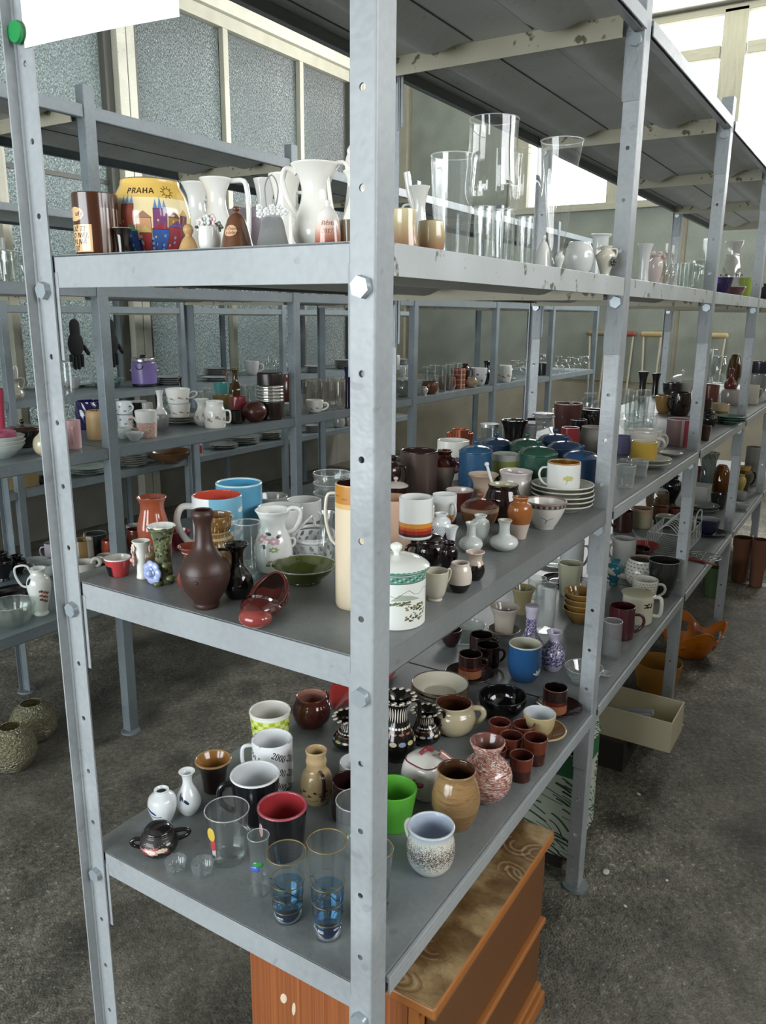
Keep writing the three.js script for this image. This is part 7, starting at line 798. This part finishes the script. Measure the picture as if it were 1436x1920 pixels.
for (const [P, n, lab, c] of [[[2.1241, 0.5304, -3.2813, 0.1150, 0.0650], 3, 'pale green-grey plate in the wide pile by the left post', 0x8fa096], [[2.4210, 0.5304, -3.2595, 0.0859, 0.0938], 6, 'cream plate in the tall pile right of the second rack post', 0xa8a89e], [[2.7965, 0.5304, -3.3902, 0.1374, 0.0578], 2, 'tan oval platter under the rose creamer', 0x8a7048], [[3.2133, 0.5304, -3.2705, 0.0979, 0.0286], 2, 'white plate with a dark rim, left under the flask', 0x9a9c98], [[3.4315, 0.5304, -3.2925, 0.1163, 0.0588], 4, 'white plate in the leaning pile under the flask', 0x96968e], [[3.7254, 0.5304, -3.2855, 0.0977, 0.0634], 4, 'white plate in the pile right under the flask', 0x9c9c94], [[4.1813, 0.5304, -3.2373, 0.0663, 0.0567], 4, 'small white plate in the lower stack by the dark rear post', 0x9c9d98]]) for (let k = 0; k < n; k++) V('plate', lab + (n > 1 ? ', ' + nth(k, n) : ''), 'plate', [P[0], P[1] + k * 0.0125, P[2], P[3], 0.016], 'plate', c, { seg: 24, wall: 0.003, group: lab + 's' });
for (const [i, P] of [[4.5165, 0.5304, -3.2298, 0.0476, 0.0728], [4.6353, 0.5304, -3.2168, 0.0395, 0.0704]].entries()) V('pot', ['small grey pot, left of two at the lower right of the third rack', 'small grey pot, right of two at the lower right of the third rack'][i], 'pot', P, 'barrel', 0x9c9d9a, { seg: 22 });
{ const P = [1.6610, 0.5304, -3.2772, 0.0858, 0.1009], g = thing('box', 'beige cardboard box at the left end of the third rack', 'box', P); mesh('body', box(-0.10, 0.10, 0, 0.085, -0.06, 0.06, 0.003), std(0x8f7c54, 0.7), g); for (const s of [-1, 1]) mesh('flap', box(-0.10, 0.10, 0.0855, 0.088, s > 0 ? 0.002 : -0.06, s > 0 ? 0.06 : -0.002), std(0x98855c, 0.7), g); }
V('bowl', 'dark brown serving dish right of the beige cardboard box', 'dish', [1.7921, 0.5304, -3.2576, 0.0511, 0.0335], 'bowl', 0x2a2422, { seg: 24 });
{ const P = [2.8792, 0.5304, -3.1879, 0.0239, 0.0863], g = thing('carton', 'small red and white carton on the third rack', 'carton', P); mesh('body', box(-0.02, 0.02, 0, 0.085, -0.03, 0.03, 0.001), std(0xb9b0ac, 0.5), g); mesh('red_panel', box(-0.014, 0.014, 0.02, 0.07, 0.03, 0.031), std(0x8e2a34, 0.5), g); }
V('platter', 'amber-brown glass platter standing behind the tan oval platters', 'platter', [2.6154, 0.5304, -3.1534, 0.1366, 0.0709], 'bowl', 0x5c3c1e, { seg: 28, rough: 0.1 });
{ // pair of black gloves hanging from the third rack
  for (const [i, [x, lab]] of [[2.03, 'black knitted glove hanging left of the second rack post'], [2.26, 'black knitted glove hanging right of the second rack post']].entries()) { const g = thing('glove', lab, 'glove', [x, 1.412, -3.185]), m = std(0x0e0f10, 0.95); const cuff = new THREE.CapsuleGeometry(0.032, 0.04, 6, 14); cuff.scale(1, 1, 0.35); cuff.translate(0, -0.08, 0); mesh('cuff', cuff, m, g); const palm = new THREE.SphereGeometry(0.055, 16, 12); palm.scale(0.9, 1.2, 0.3); palm.translate(0, -0.16, 0); mesh('palm', palm, m, g); for (let k = 0; k < 4; k++) { const f = new THREE.CapsuleGeometry(0.0105, 0.05, 4, 8); f.translate(-0.034 + k * 0.022, -0.245 - (k === 1 || k === 2 ? 0.012 : 0), 0); mesh('finger', f, m, g); } const th = new THREE.CapsuleGeometry(0.011, 0.045, 4, 8); th.rotateZ(0.6); th.translate(0.062, -0.19, 0); mesh('thumb', th, m, g); mesh('hook', tube([[0, -0.045, 0], [0.006, -0.02, 0], [0, 0, 0]], 0.002, 8, 6), std(0x55595a, 0.4), g); } }
// ---------- crutches leaning on the far end wall ----------
for (const [i, [z, lab, c]] of [[-1.78, 'wooden underarm crutch by the far wall, leftmost', 0x8a7a5e], [-1.54, 'crutch with a reddish pad by the far wall, second from the left', 0x8c4a40], [-1.30, 'crutch with a pale wooden pad by the far wall, third from the left', 0xb09a70], [-0.78, 'crutch with a pale pad by the far wall, rightmost', 0xb4a078]].entries()) {
  const g = thing('crutch', lab, 'crutch', [RX1 - 0.1, 0, z], 'crutches leaning on the far wall'), w = std(0xb4ad98, 0.5), H = 1.26; g.rotation.z = -0.012;
  for (const s of [-1, 1]) mesh('shaft', tube([new THREE.Vector3(0, 0.3, s * 0.012), new THREE.Vector3(0, 0.55, s * 0.04), new THREE.Vector3(0, H, s * 0.075)], 0.011, 14, 8), w, g);
  mesh('leg', tube([[0, 0.02, 0], [0, 0.45, 0]], 0.012, 4, 8), w, g); const pad = new THREE.CapsuleGeometry(0.024, 0.16, 6, 12); pad.rotateX(Math.PI / 2); pad.translate(0, H + 0.015, 0); mesh('pad', pad, std(c, 0.7), g); mesh('grip', tube([[0, 0.86, -0.05], [0, 0.86, 0.05]], 0.014, 4, 10), std(0x7a6a50, 0.6), g); mesh('ferrule', new THREE.CylinderGeometry(0.016, 0.02, 0.045, 14).translate(0, 0.0225, 0), std(0x2a2a2a, 0.8), g);
}
// ---------- paper notice and its magnet ----------
{ const g = thing('paper_notice', 'blank white paper notice hung on the left post at the top', 'paper', [0, 0, 0]); const pos = [], idx = [], uv = [], NX = 14, NY = 4, y0 = 1.772, hh = 0.21; for (let k = 0; k < 2; k++) for (let i = 0; i <= NX; i++) for (let j = 0; j <= NY; j++) { const t = i / NX; pos.push(-0.0018 - k * 0.0004 - 0.004 * Math.sin(t * 3.1), y0 + hh * j / NY - 0.010 * t, -0.5745 + 0.297 * t); uv.push(t, j / NY); } const Q = (NX + 1) * (NY + 1); for (let k = 0; k < 2; k++) for (let i = 0; i < NX; i++) for (let j = 0; j < NY; j++) { const a = k * Q + i * (NY + 1) + j, b = a + 1, c = a + NY + 1, d = c + 1; k ? idx.push(a, b, c, b, d, c) : idx.push(a, c, b, b, c, d); } const q = new THREE.BufferGeometry(); q.setAttribute('position', new THREE.Float32BufferAttribute(pos, 3)); q.setAttribute('uv', new THREE.Float32BufferAttribute(uv, 2)); q.setIndex(idx); q.computeVertexNormals(); mesh('sheet', q, std(0xf4f4f2, 0.7), g);
  const m = thing('magnet', 'round green magnet holding the white paper notice', 'magnet', [-0.0075, 1.792, -0.583]); const c = new THREE.CylinderGeometry(0.0135, 0.0145, 0.006, 32); c.rotateZ(Math.PI / 2); mesh('disc', c, std(0x0f8a44, 0.35), m); const e = new THREE.TorusGeometry(0.0138, 0.0012, 8, 32); e.rotateY(Math.PI / 2); e.translate(0.0018, 0, 0); mesh('edge', e, std(0x0c7038, 0.4), m); }
// ---------- floor ----------
{ // small chest under the end bay
  const g = thing('chest_of_drawers', 'small orange-brown chest of drawers with a marbled top, pushed under the front shelf', 'chest of drawers', [0.105, 0, 0.05]), X = 0.50, Z = 0.375, H = 0.415;
  mesh('top', merge([metreUV(box(-0.006, X, H - 0.022, H, -Z, 0, 0.006), 1)]), M.veneerEdge, g); { const q = box(-0.005, X - 0.001, H, H + 0.0012, -Z + 0.001, -0.003, 0.0005); const u = q.attributes.uv, p = q.attributes.position; for (let i = 0; i < p.count; i++) u.setXY(i, p.getX(i) / 0.5, p.getZ(i) / 0.36); mesh('marbled_sheet', q, M.marble, g); }
  const side = metreUV(box(0, 0.018, 0.002, H - 0.0225, -Z + 0.004, -0.05, 0.002), 2); const sp = mesh('side_panel', side, M.veneer, g); mesh('side_panel', metreUV(box(X - 0.02, X - 0.004, 0.002, H - 0.0225, -Z + 0.004, -0.05, 0.002), 2), M.veneer, g);
  for (const [y, z, w, h, a] of [[0.343, -0.285, 0.034, 0.006, 0.5], [0.352, -0.297, 0.006, 0.016, 0], [0.272, -0.296, 0.014, 0.022, 0.3], [0.262, -0.274, 0.008, 0.028, 0.1]]) { const c = new THREE.SphereGeometry(1, 10, 8); c.scale(0.0006, h / 2, w / 2); c.rotateX(a); c.translate(-0.0002, y, z); mesh('chip', c, std(0xd6c3a8, 0.8), sp); }
  mesh('front_stile', box(0.0, 0.02, 0.002, H - 0.0225, -0.0495, -0.03, 0.002), M.veneerEdge, g); mesh('back_panel', box(0.018, X - 0.02, 0.05, H - 0.0225, -Z + 0.004, -Z + 0.01), M.drawer, g);
  mesh('recess', box(0.018, X - 0.02, 0.02, H - 0.0225, -0.07, -0.05), M.frameDark, g);
  for (const y of [0.215, 0.052]) { const d = mesh('drawer', metreUV(box(0.024, X - 0.006, y, y + 0.148, -0.05, -0.014, 0.005), 2), M.drawer, g); mesh('drawer_ledge', box(0.022, X - 0.004, y - 0.014, y - 0.002, -0.05, -0.004, 0.004), M.veneerEdge, d); }
  mesh('plinth', metreUV(box(0.004, X - 0.004, 0, 0.034, -Z + 0.01, 0.004, 0.004), 2), M.veneerEdge, g);
}
{ // printed carton behind the chest
  const g = thing('carton', 'white carton printed with green bamboo strokes, open top, behind the chest', 'carton', [1.03, 0, -0.045]), X = 0.20, Z = 0.42, H = 0.335, y0 = 0.035;
  const pm = tex(512, 512, (q, w, h) => { fill(q, w, h, '#b9c4b0'); band(q, w, 0, 110, '#1f6a3c'); for (let i = 0; i < 90; i++) { q.strokeStyle = i % 3 ? '#2c5a3c' : '#1c2f24'; q.lineWidth = 2 + rnd() * 8; const x = rnd() * w, y = 110 + rnd() * 400; q.beginPath(); q.moveTo(x, y); q.quadraticCurveTo(x + 30, y + 10, x + 40 + rnd() * 60, y + 20 + rnd() * 50); q.stroke(); } q.fillStyle = 'rgba(176,178,170,1)'; q.fillRect(120, 400, 160, 112); });
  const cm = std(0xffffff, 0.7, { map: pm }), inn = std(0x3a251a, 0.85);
  const wall = (name, b, m) => mesh(name, b, m, g);
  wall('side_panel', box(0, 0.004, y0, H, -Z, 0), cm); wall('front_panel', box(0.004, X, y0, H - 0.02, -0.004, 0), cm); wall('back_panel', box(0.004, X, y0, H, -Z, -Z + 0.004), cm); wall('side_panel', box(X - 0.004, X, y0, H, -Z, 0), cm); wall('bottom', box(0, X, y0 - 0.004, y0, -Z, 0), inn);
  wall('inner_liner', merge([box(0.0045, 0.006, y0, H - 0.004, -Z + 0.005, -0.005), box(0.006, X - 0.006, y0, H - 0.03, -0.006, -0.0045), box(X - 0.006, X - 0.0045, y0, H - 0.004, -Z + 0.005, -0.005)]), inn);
  { const f = box(0, X * 0.95, 0, 0.16, -0.0015, 0.0015); f.rotateX(-0.22); f.translate(0.01, H - 0.02, 0.0); const fl = mesh('flap', f, cm, g); }
  const cr = thing('crate', 'low dark wooden pallet under the printed carton', 'pallet', [1.03, 0, -0.045]); for (const z of [-0.38, -0.2, -0.05]) mesh('slat', box(0, X, 0, 0.03, z - 0.03, z + 0.03, 0.002), std(0x2c241e, 0.8), cr);
  V('pot', 'dark brown glossy pot inside the printed carton', 'pot', [1.13, 0.0355, -0.17, 0.078, 0.33], 'barrel', 0x1c100e, { rough: 0.06 });
}
{ // long cream tray
  const t = thing('box', 'long cream cardboard tray holding white rods, sticking out into the aisle', 'box', [1.60, 0.105, 0.075]), m = std(0xc9c0a2, 0.7), X = 0.17, Z = 0.46, H = 0.098;
  mesh('long_side', box(0, 0.004, 0, H, -Z, 0), m, t); mesh('long_side', box(X - 0.004, X, 0, H, -Z, 0), m, t); mesh('short_side', box(0.004, X - 0.004, 0, H, -0.004, 0), m, t); mesh('short_side', box(0.004, X - 0.004, 0, H, -Z, -Z + 0.004), m, t); mesh('bottom', box(0, X, -0.003, 0, -Z, 0), m, t);
  for (const [i, [x, lab]] of [[0.05, 'white plastic rod lying in the cream tray, left one'], [0.085, 'white plastic rod lying in the cream tray, right one']].entries()) { const r = thing('rod', lab, 'rod', [1.60 + x, 0.105 + 0.012, -0.12]); const c = new THREE.CylinderGeometry(0.010, 0.010, 0.30, 14); c.rotateX(Math.PI / 2 - 0.2); c.translate(0, 0.035, -0.03); mesh('shaft', c, std(0x9a9aa0, 0.4), r); const e = new THREE.CylinderGeometry(0.0115, 0.0115, 0.02, 14); e.rotateX(Math.PI / 2 - 0.2); e.translate(0, 0.066, -0.18); mesh('end_cap', e, std(0x6f7076, 0.4), r); }
  const w = thing('crate', 'dark low crate under the cream tray', 'crate', [1.58, 0, -0.06]); mesh('side', box(0, 0.24, 0, 0.095, -0.012, 0), std(0x2a221b, 0.85), w); mesh('side', box(0, 0.24, 0, 0.095, -0.36, -0.348), std(0x2a221b, 0.85), w); mesh('end', box(0, 0.012, 0, 0.095, -0.348, -0.012), std(0x2e261f, 0.85), w); mesh('end', box(0.228, 0.24, 0, 0.095, -0.348, -0.012), std(0x2e261f, 0.85), w); mesh('lid', box(0, 0.24, 0.0955, 0.1015, -0.36, 0), std(0x332a22, 0.85), w);
}
V('bucket', 'yellow plastic bucket on the floor before the third post', 'bucket', [2.2587, 0.0004, -0.1182, 0.0901, 0.1115], 'mugtaper', 0xb87e14, { rough: 0.4, inner: 0xa8700f });
{ const P = [2.6669, 0.0004, -0.0744, 0.1244, 0.1206], [x, y, z, R, H] = P, g = thing('fruit_bowl', 'orange plastic petal bowl with oval holes on the floor', 'bowl', [x, y, z]), m = std(0xc06a08, 0.3, { side: THREE.DoubleSide, clearcoat: 0.3 });
  const pr = smooth([[R * 0.42, 0], [R * 0.5, H * 0.03], [R * 0.8, H * 0.4], [R, H]], 14), q = surf(outerRows(pr, H), 72, (u, v) => 1 + 0.12 * v * Math.cos(u * 6.283 * 4)), p = q.attributes.position; for (let i = 0; i < p.count; i++) { const v = q.attributes.uv.getY(i), u = q.attributes.uv.getX(i); if (v > 0.3) p.setY(i, p.getY(i) + (v - 0.3) * H * 0.35 * Math.cos(u * 6.283 * 4)); }
  const idx = [], n = q.index; for (let k = 0; k < n.count; k += 3) { let u = 0, v = 0; for (let c = 0; c < 3; c++) { u += q.attributes.uv.getX(n.getX(k + c)) / 3; v += q.attributes.uv.getY(n.getX(k + c)) / 3; } const du = ((u * 8 + 0.5) % 1) - 0.5; if (Math.pow(du / 0.3, 2) + Math.pow((v - 0.62) / 0.14, 2) > 1) idx.push(n.getX(k), n.getX(k + 1), n.getX(k + 2)); } q.setIndex(idx); q.computeVertexNormals(); mesh('body', q, m, g);
  mesh('foot', new THREE.TorusGeometry(R * 0.42, R * 0.04, 8, 36).rotateX(Math.PI / 2).translate(0, R * 0.04, 0), m, g); mesh('rim', tube(Array.from({ length: 49 }, (_, i) => { const u = i / 48, a = (u - 0.5) * 6.283, k = 1 + 0.12 * Math.cos(u * 6.283 * 4); return new THREE.Vector3().addScaledVector(RV, Math.sin(a) * R * k).addScaledVector(FV, -Math.cos(a) * R * k).setY(H + 0.7 * H * 0.35 * Math.cos(u * 6.283 * 4)); }), R * 0.03, 120, 6), m, g); }
V('flower_pot', 'purple-brown plastic flower pot under the third bay', 'flower pot', [3.6482, 0.0004, -0.1555, 0.0660, 0.1292], 'taper', 0x3c2028, { rough: 0.5 });
V('flower_pot', 'green plastic pot standing in the purple-brown pot', 'flower pot', [3.5207, 0.0004, -0.1399, 0.0503, 0.1600], 'taper', 0x3f5a2c, { rough: 0.5 });
for (const [i, [P, lab]] of [[[4.1100, 0.0004, -0.0774, 0.0589, 0.1432], 'terracotta flower pot with a thick rim, nearest right of the fourth post'], [[4.2566, 0.0004, 0.0091, 0.0473, 0.0758], 'terracotta flower pot at the right picture edge, lower one'], [[3.8245, 0.0004, 0.0316, 0.0434, 0.2600], 'terracotta flower pot at the right picture edge, upper one'], [[3.8514, 0.0004, -0.0593, 0.0500, 0.2514], 'terracotta flower pot behind the nearest one']].entries()) V('flower_pot', lab, 'flower pot', P, { p: [[72, 0], [75, 2], [92, 80], [100, 81], [100, 100]] }, 0x7c4a2c, { rough: 0.75, inner: std(0x5c3420, 0.8) });
V('saucer', 'pale grey plant saucer lying on the floor behind the fourth post', 'saucer', [3.9994, 0.0004, -0.0413, 0.0607, 0.0083], 'saucer', 0x8f8c84, { rough: 0.6 });
const globeBump = spangleBump.clone(); globeBump.repeat.set(0.5, 0.3);
for (const [i, P] of [[0.5487, 0.0004, -1.7164, 0.0731, 0.1419], [0.6943, 0.0004, -1.8195, 0.0781, 0.1312]].entries()) V('lamp_globe', ['textured glass lamp globe on the floor, nearer of the two', 'textured glass lamp globe on the floor, farther of the two'][i], 'lamp globe', P, 'shade', 0x9a9a72, { mat: new THREE.MeshPhysicalMaterial({ color: 0xb4b08a, roughness: 0.06, transmission: 0.6, thickness: 0, ior: 1.9, bumpMap: globeBump, bumpScale: 0.012, side: THREE.DoubleSide }) });
// paper crumbs on the floor of the aisle
for (const [i, a] of [[1.0807, 0.0000, 0.0403], [1.4843, 0.0000, 0.0183], [2.0018, -0.0000, 0.0347], [1.1338, 0.0000, 0.1834], [0.9824, 0.0000, 0.1182]].entries()) { const g = thing('paper_scrap', ['white paper scrap right of the second post foot', 'white paper scrap in the middle of the aisle', 'white paper scrap beside the cream tray corner', 'tiny white paper scrap lowest right in the aisle', 'tiny white paper scrap nearest the second post foot'][i], 'paper scrap', [a[0], 0, a[2]]); const s = new THREE.IcosahedronGeometry([0.009, 0.006, 0.006, 0.004, 0.004][i], 1); s.scale(1.4, 0.35, 1); s.rotateY(i); s.translate(0, 0.0022, 0); mesh('scrap', s, std(0xc9c9c2, 0.9), g); }
renderer.render(scene, camera);
